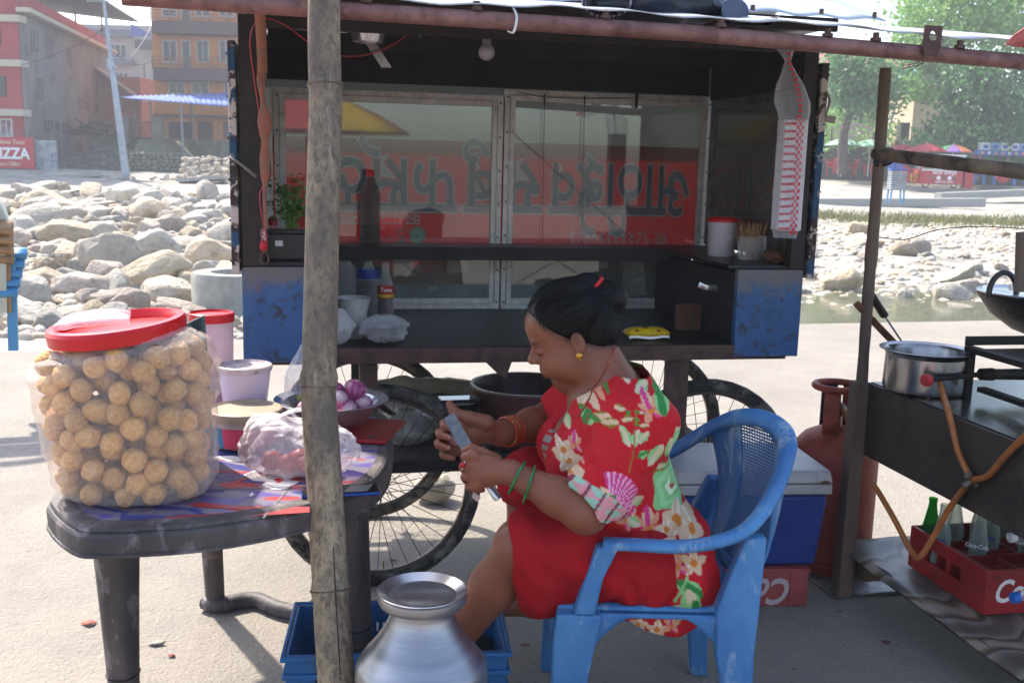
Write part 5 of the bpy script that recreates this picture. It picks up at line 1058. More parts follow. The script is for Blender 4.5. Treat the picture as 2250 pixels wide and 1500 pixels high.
b = MB(); dk = (bp - kp).normalized(); b.tube([kp - dk * .012, kp - dk * .009, kp + dk * .006, kp + dk * .008], [.017, .0195, .0195, .012], 24); b.build('red_knob', mat('worn_red_knob', '#b0222a', .45, dirt='#5a1a18', ds=30), sv)
HOSE = mat('orange_hose', '#a5622a', .5, var='#8a4e22', vs=14, dirt='#5a3a24', ds=18, dr=(.55, .7))
def panelpt(px, py, off=.03):
    d_ = ray(px, py); k = (SO - CAM).dot(sy_) / d_.dot(sy_); return CAM + d_ * k - d_.normalized() * off
H1 = [at(2065, 842, 3.14), panelpt(2088, 920), panelpt(2105, 990), panelpt(2130, 1045), panelpt(2135, 1053)]
H2 = [panelpt(2260, 950), panelpt(2210, 1000), panelpt(2170, 1045), panelpt(2135, 1053)]
H3 = [panelpt(2135, 1055), panelpt(2090, 1110), at(2050, 1180, 2.95), at(2022, 1222, 2.96), at(2005, 1215, 3.0), at(1965, 1140, 3.1), at(1930, 1080, 3.2), at(1912, 1055, 3.3)]
hs = empty('gas_hose', H1[-1], 0, 'orange rubber gas hose with a metal tee hanging in front of the stall', 'hose')
for P in (H1, H2, H3): b = MB(); b.tube([p - H1[-1] for p in smooth_path(P, 8)], .0092, 12); b.build('hose_run', HOSE, hs)
b = MB(); b.cyl(V(-.012, 0, .014), V(.016, 0, -.016), .013, n=14); b.cyl(V(-.02, .0, -.022), V(-.002, 0, -.005), .0125, n=14); b.build('tee_joint', RIM, hs)
# wok
wk = at(2300, 655, 3.45); wo_ = empty('wok', (wk.x, wk.y, wk.z), 0, 'big black iron wok with loop handle on the gas stove, cut by the frame', 'wok')
b = MB(); b.lathe([(.03, -.135), (.1, -.11), (.17, -.06), (.215, .0), (.218, .01), (.21, .01), (.165, -.05), (.1, -.098), (.001, -.12)], 56); b.build('wok_body', mat('black_wok', '#0d0d0e', .5, .3, bump=.5, bs=50, dirt='#6a625c', ds=60, dr=(.68, .72)), wo_)
b = MB(); b.lathe([(.205, .012), (.219, .014), (.222, .02), (.2, .024), (.19, .014), (.001, .012)], 56); b.build('steel_tray', STEEL, wo_)
b = MB(); a_ = R(200); c_ = V(.2 * math.cos(a_), .2 * math.sin(a_), .02); b.tube([c_ + V(.045 * math.cos(q), -.01, .07 * math.sin(q)) for q in np.linspace(-.2, 3.34, 18)], .0095, 12); b.build('loop_handle', BLACKP, wo_)
b = MB(); b.b2((-.13, -.05, .026), (.0, -.02, .04)); b.b2((-.14, -.055, .0255), (-.12, -.015, .05)); b.build('steel_tongs', STEEL, wo_, bevel=.002)
# gas cylinder
gy = empty('gas_cylinder', (1.205, 3.70, 0), 0, 'scuffed dark red gas cylinder with collar behind the stall post', 'gas cylinder')
GRED = mat('cylinder_red', '#7d3022', .6, .1, var='#964232', vs=6, dirt='#42241d', ds=6, dr=(.52, .7), bump=.1)
b = MB(); b.lathe([(.11, 0), (.13, .01), (.155, .06), (.16, .1), (.16, .42), (.15, .47), (.11, .515), (.06, .54), (.03, .545)], 56, capt=True); b.build('tank', GRED, gy, ang=.6)
b = MB(); b.lathe([(.157, .05), (.162, .052), (.162, .062), (.157, .064)], 48, capb=False); b.build('weld_band', GRED, gy)
b = MB(); b.tube([V(.085 * math.cos(a), .085 * math.sin(a), .695) for a in np.linspace(0, 6.28, 33)[:-1]], .013, 12, closed=True); b.build('collar_ring', GRED, gy)
for a0 in (-2.5, .3): b = MB(); b.grid(lambda u, v: (.08 * math.cos(a0 + .75 * u), .08 * math.sin(a0 + .75 * u), .52 + .17 * v), 10, 3); b.build('collar_plate', GRED, gy, solid=.004)
b = MB(); b.grid(lambda u, v: (.079 * math.cos(1.3 + .8 * u), .079 * math.sin(1.3 + .8 * u), .53 + .155 * v), 10, 3); pl_ = b.build('number_plate', mat('navy_plate', '#1b2338', .5), gy, solid=.004)
lettering('plate_number', '30', .06, PALE, gy, frame4((.0, .070, .60), (1, 0, .1), (0, 0, 1)), .001)
b = MB(); b.cyl((0, -.0, .545), (0, 0, .59), .022, n=16); b.lathe([(.03, .59), (.036, .6), (.034, .62), (.02, .635)], 20, capt=True); b.build('valve', RIM, gy)
b = MB(); b.tube(smooth_path([(.0, -.01, .61), (.02, -.05, .6), (.03, -.07, .5), (.045, -.1, .40), (.06, -.14, .3)], 6), .0085, 10); b.build('valve_hose', HOSE, gy)
lettering('tank_writing', 'N', .026, mat('worn_print', '#8a6a62', .6), gy, frame4((.01, -.1275, .50), (1, 0, 0), (0, .7, 1)), .0004)
# cool box on a red crate
cxb = empty('drink_crate', (.625, 3.30, 0), R(4), 'faded red drink crate with white script under the cool box', 'crate')
FRED = mat('faded_red_crate', '#8a3838', .55, var='#9a4644', vs=6, bump=.1); 
b = MB(); b.b2((0, 0, 0), (.41, .30, .135)); b.build('crate_body', FRED, cxb, bevel=.005); b = MB(); b.b2((.345, -.006, .01), (.40, -.001, .13)); b.build('rib', FRED, cxb, bevel=.002); b = MB(); b.b2((-.004, -.004, .121), (.414, .304, .136)); b.build('rim', FRED, cxb, bevel=.003)
lettering('crate_script', 'Coca', .13, mat('faded_white', '#b9a5a3', .6), cxb, frame4((.245, -.0025, .06), (-1, 0, 0), (0, 0, -1)), .003, .8, shear=.35)
cb2 = empty('cool_box', (.56, 3.28, .137), R(6), 'big blue cool box with grubby white lid behind the chair', 'cool box')
CBX = mat('cool_box_blue', '#17306f', .42, var='#1b3a82', vs=4, dirt='#35343a', ds=14, dr=(.6, .75)); CBW = mat('cool_box_white', '#a9a6a6', .45, var='#989494', vs=7, dirt='#6d625a', ds=12, dr=(.6, .72))
b = MB(); b.hexa([V(.02, .02, 0), V(.505, .02, 0), V(.505, .34, 0), V(.02, .34, 0), V(0, 0, .26), V(.525, 0, .26), V(.525, .36, .26), V(0, .36, .26)]); b.build('box_body', CBX, cb2, bevel=.015)
b = MB(); b.b2((-.008, -.008, .262), (.533, .368, .298)); b.build('box_rim', CBW, cb2, bevel=.006); b = MB(); b.hexa([V(-.01, -.01, .3), V(.535, -.01, .3), V(.535, .37, .3), V(-.01, .37, .3), V(.0, .0, .345), V(.525, 0, .345), V(.525, .36, .345), V(0, .36, .345)]); b.build('lid', CBW, cb2, bevel=.008)
for k in range(11): b = MB(); b.b2((.44, .002 + .0011 * k, .215 - .015 * k), (.505, .012, .221 - .015 * k)); b.build('moulded_rib', CBX, cb2, bevel=.001)
b = MB(); b.tube([V(.435 + .018 * math.cos(a), .002, .225 + .012 * math.sin(a)) for a in np.linspace(0, 6.28, 21)[:-1]], .0018, 5, closed=True); b.build('moulded_badge', CBX, cb2); b = MB(); b.grid(lambda u, v: (.49 + .03 * u, -.0095, .302 + .012 * v - .008 * abs(u - .5)), 4, 2); b.build('lid_chip', mat('foam_brown', '#5a4426', .9), cb2)
# bottle crate
bc0 = SW(.18, .10, .176); bc = empty('bottle_crate', bc0, SYAW, 'red bottle crate with open cells on the lower shelf of the stall', 'crate')
CRD = mat('crate_red', '#9c1d22', .45, var='#86181d', vs=6, dirt='#4a1a1a', ds=12, dr=(.6, .75))
CL, CWd, CH = .375, .36, .14
def wall(b, lo, hi): b.b2(lo, hi)
b = MB(); b.b2((0, 0, 0), (CL, .012, .055)); b.b2((0, 0, .098), (CL, .012, CH)); b.b2((0, 0, .055), (.08, .012, .098)); b.b2((.27, 0, .055), (CL, .012, .098)); b.b2((.19, .0, .055), (.205, .012, .098)); b.build('side_wall', CRD, bc, bevel=.002)
b = MB(); b.b2((CL + .0005, 0, 0), (CL + .013, CWd, CH)); b.build('side_wall', CRD, bc, bevel=.004); b = MB(); b.b2((0, CWd - .012, 0), (CL, CWd, CH)); b.build('side_wall', CRD, bc, bevel=.002); b = MB(); b.b2((-.012, 0, 0), (-.0005, CWd, CH)); b.build('side_wall', CRD, bc, bevel=.004)
b = MB(); b.b2((0, .012, .0), (CL, CWd - .012, .008)); b.build('floor_panel', CRD, bc)
for k in range(1, 6): b = MB(); x = CL * k / 6; b.b2((x - .002, .012, .008), (x + .002, CWd - .012, .095 + .01 * (k % 2))); b.build('divider', CRD, bc, bevel=.001)
for k in range(1, 4): b = MB(); y = CWd * k / 4; b.b2((.0, y - .0021, .008), (CL, y + .0021, .10)); b.build('divider', CRD, bc, bevel=.001)
lettering('crate_script', 'Coca-Cola', .10, PRINTW, bc, frame4((CL + .0138, .2, .07), (0, 1, 0), (0, 0, 1)), .002, .8, shear=.3)
def soda_bottle(i, j, m, lab, writing=None, wc=PRINTW, dx=0):
    x = CL * (i + .5) / 6; y = CWd * (j + .5) / 4; o = empty('soda_bottle', bc0 + sx_ * x + sy_ * y + V(0, 0, .009), SYAW, lab, 'bottle')
    b = MB(); b.lathe([(.026, 0), (.029, .006), (.0295, .05), (.026, .08), (.0285, .11), (.029, .13), (.022, .165), (.0145, .205), (.0125, .225), (.0142, .228), (.0142, .236), (.0125, .238), (.0105, .237), (.0105, .21), (.02, .165), (.026, .125), (.026, .01), (.001, .008)], 28); b.build('glass', m, o, ang=1.2)
    if writing:
        lettering('bottle_writing', writing, .02, wc, o, frame4(V(.0, 0, .122) + (sx_ * 0 + V(.02, -.0215, 0)), (.75, .75, 0), (0, 0, 1)), .0005, .8, shear=.2)
BG = film('soda_glass', (.8, .85, .82), .10, .05, (.5, .55, .52), .7, .05, 10); GG = film('green_glass', (.12, .55, .16), .08, .05, (.05, .3, .08), .35, .05, 10)
BLUEPR = mat('blue_print', '#23459c', .5)
soda_bottle(0, 0, GG, 'green glass soda bottle at the corner of the red crate'); soda_bottle(1, 0, BG, 'clear soda bottle with blue print right beside the green one', 'Fanta', BLUEPR); soda_bottle(2, 1, BG, 'clear soda bottle with white script in the near second row of the crate', 'Coca-Cola'); soda_bottle(0, 1, BG, 'clear soda bottle standing just behind the green one'); soda_bottle(0, 2, BG, 'clear soda bottle in the far row under the panel edge', 'Fanta', BLUEPR); soda_bottle(1, 2, BG, 'clear soda bottle behind the one with white script', 'Fanta', BLUEPR); soda_bottle(2, 3, BG, 'clear soda bottle at the far side of the red crate', 'Coca-Cola'); soda_bottle(0, 3, BG, 'clear soda bottle in the far corner of the red crate')
for nm, pt, cap, lab in (('pet_bottle', at(2225, 1180, 3.08), PRINTW, 'plastic bottle with white cap lying across the red crate'), ('pet_bottle', at(2232, 1312, 2.72), mat('blue_cap', '#1f5fb0', .4), 'plastic bottle with bright blue cap lying in front of the red crate')):
    o = empty(nm, pt, R(10), lab, 'bottle'); o.rotation_euler = (0, R(80), R(10)); b = MB(); b.lathe([(.012, 0), (.013, .02), (.03, .06), (.032, .1), (.032, .2), (.028, .22)], 24, capt=True); b.build('body', CLEARB, o); b = MB(); b.lathe([(.0155, -.012), (.016, .008), (.015, .009)], 20, (0, 0, 0)); b.build('cap', cap, o)
# pink umbrella corner at the right frame edge
b = MB(); a0, a1, a2 = at(2212, 98, 2.5), at(2290, 30, 2.45), at(2290, 112, 2.5); b.grid(lambda u, v: a0.lerp(a1, u).lerp(a0.lerp(a2, u), v) + V(0, .02 * math.sin(u * 5), .004 * math.sin(v * 9)), 10, 6); o = b.build('cloth_corner', mat('faded_pink_cloth', '#b56a66', .8), None, solid=.003); tag(o, 'corner of a faded pink cloth above the awning beam at the right edge', 'cloth')
# ---------------------------------------------------------------- far bank, left: houses
def onwall(px, py, A, B):
    n_ = V(-(B[1] - A[1]), B[0] - A[0], 0); d = ray(px, py); k = (V(A[0], A[1], 0) - CAM).dot(n_) / d.dot(n_); return CAM + d * k
WINF = mat('window_frame_white', '#b3b0ab', .6); WING = mat('window_dark_glass', '#2c3136', .12, var='#3a4046', vs=.8); BRNF = mat('window_frame_brown', '#4a2c28', .6)
def fwin(parent, A, B, x0, y0, x1, y1, m=WINF, g=WING, fr=.09, mull=1, out=.06, bars=0, name='window'):
    p0 = onwall(x0, y1, A, B); p1 = onwall(x1, y1, A, B); p2 = onwall(x0, y0, A, B); e = p1 - p0; e.z = 0; L = e.length; e.normalize(); h = p2.z - p0.z; nr = V(e.y, -e.x, 0)
    if nr.y > 0 and abs(nr.y) > .3: nr = -nr
    M = Matrix((e, -nr, V(0, 0, 1))).transposed().to_4x4(); M.translation = p0 + nr * out; inv = parent.matrix_basis.inverted() if parent.parent is None else Matrix()
    f = MB(); f.b2((0, 0, 0), (fr, out * 1.2, h)); f.b2((L - fr, 0, 0), (L, out * 1.2, h)); f.b2((fr, 0, 0), (L - fr, out * 1.2, fr)); f.b2((fr, 0, h - fr), (L - fr, out * 1.2, h))
    for k in range(mull): x = L * (k + 1) / (mull + 1); f.b2((x - fr * .35, .005, fr), (x + fr * .35, out, h - fr))
    for k in range(bars): x = fr + (L - 2 * fr) * (k + .5) / bars; f.b2((x - .02, -.02, fr), (x + .02, .0, h - fr))
    o = f.build(name, m, parent, smooth=False); o.matrix_local = inv @ M
    b = MB(); b.b2((fr, out * .7, fr), (L - fr, out * .9, h - fr)); b.build('pane', g, o, smooth=False); return o
def bpart(name, parent, m, P, z0, z1, **k):
    b = MB(); b.prism([(x - parent.location.x, y - parent.location.y) for x, y in P], z0 - parent.location.z, z1 - parent.location.z); return b.build(name, m, parent, smooth=False, **k)
REDW = mat('red_painted_wall', '#a8484a', .85, var='#96393c', vs=.5, bump=.1, bs=3); GREYW = mat('grey_cement_wall', '#7d7c7a', .9, var='#6a6765', vs=.35, dirt='#5a504a', ds=.5, dr=(.5, .7), bump=.2, bs=3); BAND = mat('cream_band', '#b5ab98', .8)
A, B_ = (-25.9, 55), (-29.6, 76)
rh = empty('red_house', (-30, 60, .3), 0, 'three-storey house with red front and bare grey side wall by the stairs', 'house')
bpart('wall', rh, REDW, [(-37, 55), A, B_, (-40, 76)], .3, 9.6)
bpart('side_wall', rh, GREYW, [(-25.88, 55.02), (-25.7, 55.05), (-29.4, 76), (-29.6, 76)], .3, 8.55)
for py in (40, 138, 246):
    z = onwall(30, py, (-37, 55), A).z; bpart('cornice', rh, BAND, [(-37, 54.6), (-25.7, 54.6), (-25.6, 55.3), (-37, 55.3)], z - .22, z + .12)
bpart('eave_slab', rh, BAND, [(-25.8, 54.6), (-25.1, 54.6), (-28.9, 76.3), (-29.6, 76.3)], 8.5, 8.72)
bpart('ground_plinth', rh, mat('grey_plinth', '#84827c', .9, var='#6d6b66', vs=1), [(-37, 54.3), (-26.1, 54.3), (-26.1, 54.9), (-37, 54.9)], .2, 1.25)
FA = (-37, 55)
fwin(rh, FA, A, -14, 62, 3, 100, BRNF, WING); fwin(rh, FA, A, -14, 166, 15, 212, BRNF, WING, mull=1); fwin(rh, FA, A, -10, 260, 30, 302, WINF, mat('curtain', '#7a3a44', .8, var='#9aa0a0', vs=2), mull=2)
for x0, y0, x1, y1 in ((60, 65, 74, 110), (94, 80, 106, 124), (141, 105, 150, 144), (74, 172, 86, 218), (90, 264, 107, 286), (115, 268, 122, 286), (130, 272, 147, 290), (168, 218, 186, 238), (203, 228, 212, 246)): fwin(rh, A, B_, x0, y0, x1, y1, BRNF, WING, fr=.06, out=.24)
b = MB(); p0, p1, p2, p3 = at(60, -140, 56), at(257, 68, 77), at(190, 64, 77), at(-60, -60, 57)
b.add([V(-37, 54, 11.6) - rh.location, V(-24.6, 54, 11.2) - rh.location, V(-27.9, 78, 11.0) - rh.location, V(-40, 78, 12.2) - rh.location], [(0, 1, 2, 3)]); b.build('roof_canopy', mat('dark_roof_sheet', '#4a4c52', .6, .2, var='#3c3e44', vs=2), rh, smooth=False, solid=.1)
for f_ in (.02, .3, .6, .95): x, y = -26.2 + (B_[0] + .4 - A[0]) * f_, 55.3 + 20.5 * f_; b = MB(); b.cyl(V(x, y, 9.5) - rh.location, V(x, y, 11.2) - rh.location, .06, n=8); b.build('roof_post', GREYW, rh)
# low annex and shelf roof on the side wall
sg = empty('pizza_sign', at(30, 335, 54.2), 0, 'red board with white PIZZA lettering at the foot of the red house', 'sign')
b = MB(); b.b2((-1.9, 0, -.82), (1.05, .06, .78)); b.build('board', mat('sign_red', '#b5333c', .6), sg); b = MB(); b.b2((.98, -.02, -1.6), (1.05, .05, -.83)); b.build('sign_post', mat('sign_red', '#b5333c'), sg)
lettering('sign_word', 'PIZZA', .78, PRINTW, sg, frame4((-.15, -.01, -.08), (1, 0, 0), (0, 0, 1)), .03, .9); lettering('sign_line', 'our Home Town', .32, mat('sign_cream', '#d5b596', .6), sg, frame4((-.35, -.01, .52), (1, 0, 0), (0, 0, 1)), .008, .85, shear=.2); lettering('sign_line', 'ramro Offer!', .3, MATS['sign_cream'], sg, frame4((-.35, -.01, -.6), (1, 0, 0), (0, 0, 1)), .008, .85, shear=.2)
b = MB(); p = at(97, 345, 54.5); b.b2((-.55, 0, -.95), (.6, .3, .85)); o = b.build('whitewashed_block', mat('whitewash', '#a5a7a8', .9, var='#8a8d90', vs=2, dirt='#6a6d78', ds=4), None, loc=p, bevel=.06); tag(o, 'whitewashed wall block right of the pizza sign', 'wall')
# stairs, wood pile, brick house, gate
st_ = empty('stone_stairs', at(200, 385, 57), 0, 'broad mossy stone stairs climbing between the red house and the lamp post', 'stairs'); STN = mat('mossy_stone', '#6d6e5e', .95, var='#565a48', vs=1.2, dirt='#82807a', ds=2)
p0 = at(122, 383, 57); p1 = at(262, 383, 57)
for k in range(12):
    y = 57 + k * .45; z = .25 + k * .19; xl = p0.x + k * .12 - .3; xr = p1.x - k * .02; b = MB(); b.b2((xl - st_.location.x, y - 57 , -.5 - st_.location.z), (xr - st_.location.x, y - 57 + .449, z - st_.location.z)); b.build('step', STN, st_, bevel=.03)
b = MB(); b.b2((p0.x - .3 - st_.location.x, 5.4, -1 - st_.location.z), (p1.x + 4 - st_.location.x, 16, 2.42 - st_.location.z)); b.build('landing', STN, st_)
wp = empty('wood_pile', at(215, 300, 64), 0, 'heap of brown split logs at the top of the stairs', 'wood pile'); LOG = mat('log_brown', '#5a4a40', .9, var='#7a6656', vs=3)
for k in range(46):
    q = V(random.gauss(0, .75), random.uniform(-.3, .3), abs(random.gauss(0, .42))); d = V(random.gauss(0, 1), random.gauss(0, .3), random.gauss(0, .28)).normalized() * random.uniform(.35, .8); b = MB(); b.cyl(q - d, q + d, random.uniform(.04, .075), n=7); b.build('log', LOG, wp)
bh = empty('brick_house', (-26, 72, 1), 0, 'low pale brick house behind the lamp post', 'house'); BRK = mat('pale_brick', '#96685a', .9, var='#84594d', vs=2, stretch=(1, 1, 4))
P0, P1 = at(214, 300, 72), at(312, 300, 72); bpart('wall', bh, BRK, [(P0.x, 72), (P1.x, 72), (P1.x, 80), (P0.x, 80)], 1, onwall(240, 168, (-30, 72), (-20, 72)).z)
b = MB(); r0, r1 = at(212, 148, 71.6), at(318, 224, 71.6); b.beam(r0 - bh.location, r1 - bh.location, 1, .12); b.build('roof_edge', mat('pale_concrete', '#9a9893', .9), bh)
b = MB(); q0, q1 = at(214, 152, 72), at(312, 222, 72); 
b.add([V(q0.x, 71.9, 5) - bh.location, V(q1.x, 71.9, 5) - bh.location, q1 - bh.location, q0 - bh.location], [(0, 1, 2, 3)]); b.build('gable', BRK, bh, smooth=False, solid=.1)
# grey house behind
gh = empty('grey_house', (-30, 92, 1), 0, 'grey flat-roofed house with white windows, far behind the lamp post', 'house'); GA, GB = (-42, 92), (-28, 92); P0, P1 = at(160, 100, 92), at(345, 100, 92)
bpart('wall', gh, mat('pale_grey_wall', '#8f9296', .9, var='#a39d92', vs=.4), [(P0.x, 92), (P1.x, 92), (P1.x, 102), (P0.x, 102)], 1, at(250, 55, 92).z)
for y0, y1 in ((66, 82), (130, 142), (192, 206)): z1, z0 = at(250, y0, 91.5).z, at(250, y1, 91.5).z; bpart('floor_band', gh, mat('slate_band', '#686d75', .9), [(P0.x, 91.4), (P1.x - 2, 91.4), (P1.x - 2, 91.95), (P0.x, 91.95)], z0, z1)
for r_ in ((238, 96, 280, 128), (250, 158, 284, 192), (180, 96, 215, 126), (312, 140, 326, 200)): fwin(gh, GA, GB, *r_, mull=2)
b = MB(); b.add([at(288, 52, 90.5) - gh.location, at(335, 78, 90.5) - gh.location, at(288, 82, 90.5) - gh.location], [(0, 1, 2)]); b.build('blue_tarp', mat('blue_tarp', '#4a5a9a', .7), gh, smooth=False, solid=.05)
bpart('side_bay', gh, mat('dark_bay', '#3c3f44', .8), [(at(298, 100, 90.8).x, 90.6), (at(338, 100, 90.8).x, 90.6), (at(338, 100, 90.8).x, 91.3), (at(298, 100, 90.8).x, 91.3)], at(300, 108, 90.8).z, at(300, 88, 90.8).z)
# orange house
oh = empty('orange_house', (-18, 66, 1.5), 0, 'orange house with brown balconies and white windows behind the cart', 'house'); ORW = mat('orange_wall', '#cf8644', .85, var='#c07536', vs=.4); BRN = mat('brown_balcony', '#5f4642', .85); OA, OB = (-24, 66), (-10, 66)
P0, P1 = at(338, 200, 66), at(640, 200, 66)
bpart('wall', oh, ORW, [(P0.x, 66), (P1.x, 66), (P1.x, 76), (P0.x, 76)], 1.4, 15)
for y0, y1 in ((42, 76), (138, 178), (-60, -28)):
    z1, z0 = at(420, y0 + 6, 65).z, at(420, y1, 65).z; X0, X1 = at(334, 60, 65).x, P1.x
    bpart('balcony', oh, BRN, [(X0, 64.9), (X0 + 1, 64.6), (X0 + 4.0, 64.6), (X0 + 5.2, 64.9), (X1, 64.6), (X1, 65.95), (X0, 65.95)], z0, z0 + .75)
    for k in range(3): b = MB(); zz = z0 + .95 + k * .22; b.cyl(V(X0, 64.9, zz) - oh.location, V(X1, 64.6, zz) - oh.location, .03, n=6); b.build('rail', mat('brown_rail', '#9a5a3a', .6), oh)
    for k in range(8): b = MB(); xx = X0 + (X1 - X0) * k / 7; b.cyl(V(xx, 64.8, z0 + .7) - oh.location, V(xx, 64.8, z0 + 1.45) - oh.location, .035, n=6); b.build('rail_post', BRN, oh)
for r_ in ((358, 88, 391, 138, 1), (432, 88, 461, 138, 1), (482, 88, 512, 138, 1), (371, 180, 408, 208, 1), (421, 180, 461, 208, 1), (492, 180, 520, 208, 1), (356, 18, 390, 38, 1), (428, 18, 462, 38, 1), (480, 18, 515, 38, 1)): fwin(oh, OA, OB, *r_[:4], mull=r_[4])
for r_ in ((400, 88, 421, 152), (398, 15, 421, 50)):
    d = fwin(oh, OA, OB, *r_, mull=0, name='door')
fwin(oh, OA, OB, 372, 268, 426, 304, BRNF, WING, fr=.1, bars=12); fwin(oh, OA, OB, 437, 267, 468, 332, BRNF, mat('brown_door', '#44332e', .6), fr=.1, mull=0, name='door'); fwin(oh, OA, OB, 492, 268, 520, 302, BRNF, WING)
bpart('dark_band', oh, BRN, [(P0.x, 65.7), (P1.x, 65.7), (P1.x, 65.98), (P0.x, 65.98)], at(420, 259, 66).z, at(420, 253, 66).z)
# blue shed roof
shd = empty('blue_shed', (-18, 60, 1.6), 0, 'open shed with blue corrugated roof in front of the orange house', 'shed'); q = [at(256, 213, 63), at(620, 200, 63), at(285, 217, 57.5), at(620, 244, 57.5)]
def shf(u, v): p = q[0].lerp(q[1], u).lerp(q[2].lerp(q[3], u), v) - shd.location; return p + V(0, 0, .03 * math.sin(u * 190))
b = MB(); b.grid(shf, 240, 4); b.build('corrugated_roof', mat('blue_corrugated', '#41589a', .8, 0, var='#5a74b0', vs=2), shd, solid=.03, ang=0)
for px, y0, y1, Y in ((397, 232, 340, 58), (420, 215, 330, 62.5), (293, 218, 300, 62.5), (330, 225, 300, 60)): b = MB(); b.cyl(at(px, y0, Y) - shd.location, at(px + 6, y1, Y) - shd.location, .07, n=8); b.build('shed_post', mat('pole_grey', '#74777c', .5, .3), shd)
# retaining wall of stones
rwl = empty('stone_retaining_wall', at(345, 392, 57), 0, 'rough stone retaining wall below the gate, right of the lamp post', 'wall'); b = MB(); 
w0_, w1_ = at(272, 392, 57), at(412, 392, 57)
for r_ in range(7):
    x = w0_.x
    while x < w1_.x - r_ * .08:
        wd_ = random.uniform(.2, .42); b.ell((x + wd_ / 2 - rwl.location.x, random.uniform(-.05, .05), .1 + r_ * .2 + random.uniform(-.03, .03)), (wd_ * .5, .2, .12), 8, 6); x += wd_
o = b.build('stones', mat('wall_stone', '#85816f', .9, var='#6c6a58', vs=2), rwl); o['kind'] = 'stuff'
b = MB(); b.b2((w0_.x - rwl.location.x, .05, -.3), (w1_.x - rwl.location.x, .6, 1.35)); b.build('core', STN, rwl)
bk = MB(); bk.hexa([V(w0_.x, 57.4, 1.0), V(w1_.x - .5, 57.4, 1.0), V(w1_.x - .5, 63, 1.0), V(w0_.x, 63, 1.0), V(w0_.x + .2, 59, 2.3), V(w1_.x - 2.2, 59, 2.3), V(w1_.x - 2, 63, 2.3), V(w0_.x, 63, 2.3)]); o = bk.build('bank_slope', mat('weedy_slope', '#5f6146', .95, var='#73715a', vs=1.2), None, smooth=False); tag(o, kind='structure')
for k, (px, lab) in enumerate(((275, 'left stone pillar of the rusty gate above the wall'), (349, 'right stone pillar of the rusty gate above the wall'))):
    b = MB(); p = at(px, 305, 60); b.b2((-.28, -.28, -.3), (.28, .28, 1.1)); b.b2((-.36, -.36, 1.1), (.36, .36, 1.22)); o = b.build('gate_pillar', mat('pillar_stone', '#7d7a70', .9, var='#66645a', vs=2), None, loc=p); tag(o, lab, 'pillar')
gt = empty('iron_gate', at(312, 306, 60), 0, 'rusty brown iron gate between the two stone pillars', 'gate')
for k in range(12): b = MB(); x = -.8 + 1.6 * k / 11; b.cyl((x, 0, 0), (x, 0, 1.0), .025, n=6); b.build('bar', mat('gate_brown', '#5a3a36', .7), gt)
for z in (.05, .9): b = MB(); b.b2((-.85, -.03, z), (.85, .03, z + .06)); b.build('cross_bar', MATS['gate_brown'], gt)
# lamp post
lp0 = at(277, 388, 52); lp1 = at(228, 4, 52); lp = empty('street_lamp', lp0, 0, 'tall leaning grey lamp post with floodlight frame at its top', 'street lamp'); LPM = mat('galvanised_pole', '#9aa3ac', .45, .3, var='#868e96', vs=3)
d = lp1 - lp0; b = MB(); b.tube([V(0, 0, 0), d * .4, d * .66, d * .67, d], [.2, .155, .125, .1, .07], 16); b.build('pole', LPM, lp)
b = MB(); b.cyl(d * .62 - V(.12, 0, 0), d * .68 - V(.1, 0, 0), .11, n=10); b.ell(d * .64 + V(.2, -.1, -.1), .1, 10, 8); b.build('camera_box', LPM, lp)
b = MB(); c_ = d
for a0, a1 in (((-.8, 0, 0), (.7, 0, .05)), ((-.8, 0, .0), (-.8, 0, .5)), ((.7, 0, .05), (.7, 0, .5)), ((-.8, 0, .3), (.7, 0, .35))): b.cyl(c_ + V(*a0), c_ + V(*a1), .035, n=6)
b.build('floodlight_frame', LPM, lp)
pc_ = empty('power_cables', lp1, 0, 'thin overhead cables running from the lamp post towards the houses', 'cables')
for k, (px, py, Y) in enumerate(((340, 40, 66), (340, 130, 66), (-40, 150, 56))):
    a0 = lp0.lerp(lp1, .62 + .12 * k) - lp1; a1 = at(px, py, Y) - lp1; b = MB(); b.tube([a0.lerp(a1, f_) - V(0, 0, 1.1 * f_ * (1 - f_) * 2) for f_ in np.linspace(0, 1, 14)], .018, 5); b.build('cable', WIRE, pc_)
# debris below the bank
for k, (px, py, wd_, lab) in enumerate(((445, 395, 2.2, 'broken concrete slab lying on the bank below the orange house'), (330, 402, 1.6, 'small broken slab of concrete at the foot of the stone wall'), (250, 398, 1.4, 'slab of broken paving at the foot of the lamp post'), (150, 392, 3.5, 'long broken pavement edge at the foot of the stairs'))):
    b = MB(); b.box((0, 0, 0), (wd_, 1.0, .16), Matrix.Rotation(random.uniform(-.2, .2), 3, 'Y') @ Matrix.Rotation(random.uniform(-.3, .1), 3, 'X')); o = b.build('concrete_slab', cm, None, loc=at(px, py, 51 + k * .4)); tag(o, lab, 'slab')
sp = []
for _ in range(500):
    px = random.uniform(230, 540); py = random.uniform(345 + (px < 400) * 40, 402); p = at(px, py, 52 + random.random() * 3); sp.append((p.x, p.y, p.z, random.uniform(.1, .35)))
pebbles('bank_rubble', sp, 'grey rubble heaped along the far bank under the orange house', rock_m)
bk = MB(); pts0 = [(px, py) for px, py in ((-40, 372), (120, 384), (270, 392), (430, 392), (640, 380))]
bk.grid(lambda u, v: at(-60 + 760 * u, 404 - 20 * v - (28 * v if u > .6 else 0), 51 + 6 * v) + V(0, 0, .15 * noise.noise(V(u * 30, v * 6, 0))), 60, 8); tag(bk.build('far_bank', mat('bank_soil', '#77736a', .95, var='#5f594f', vs=.8, bump=.5, bs=4)), kind='structure')
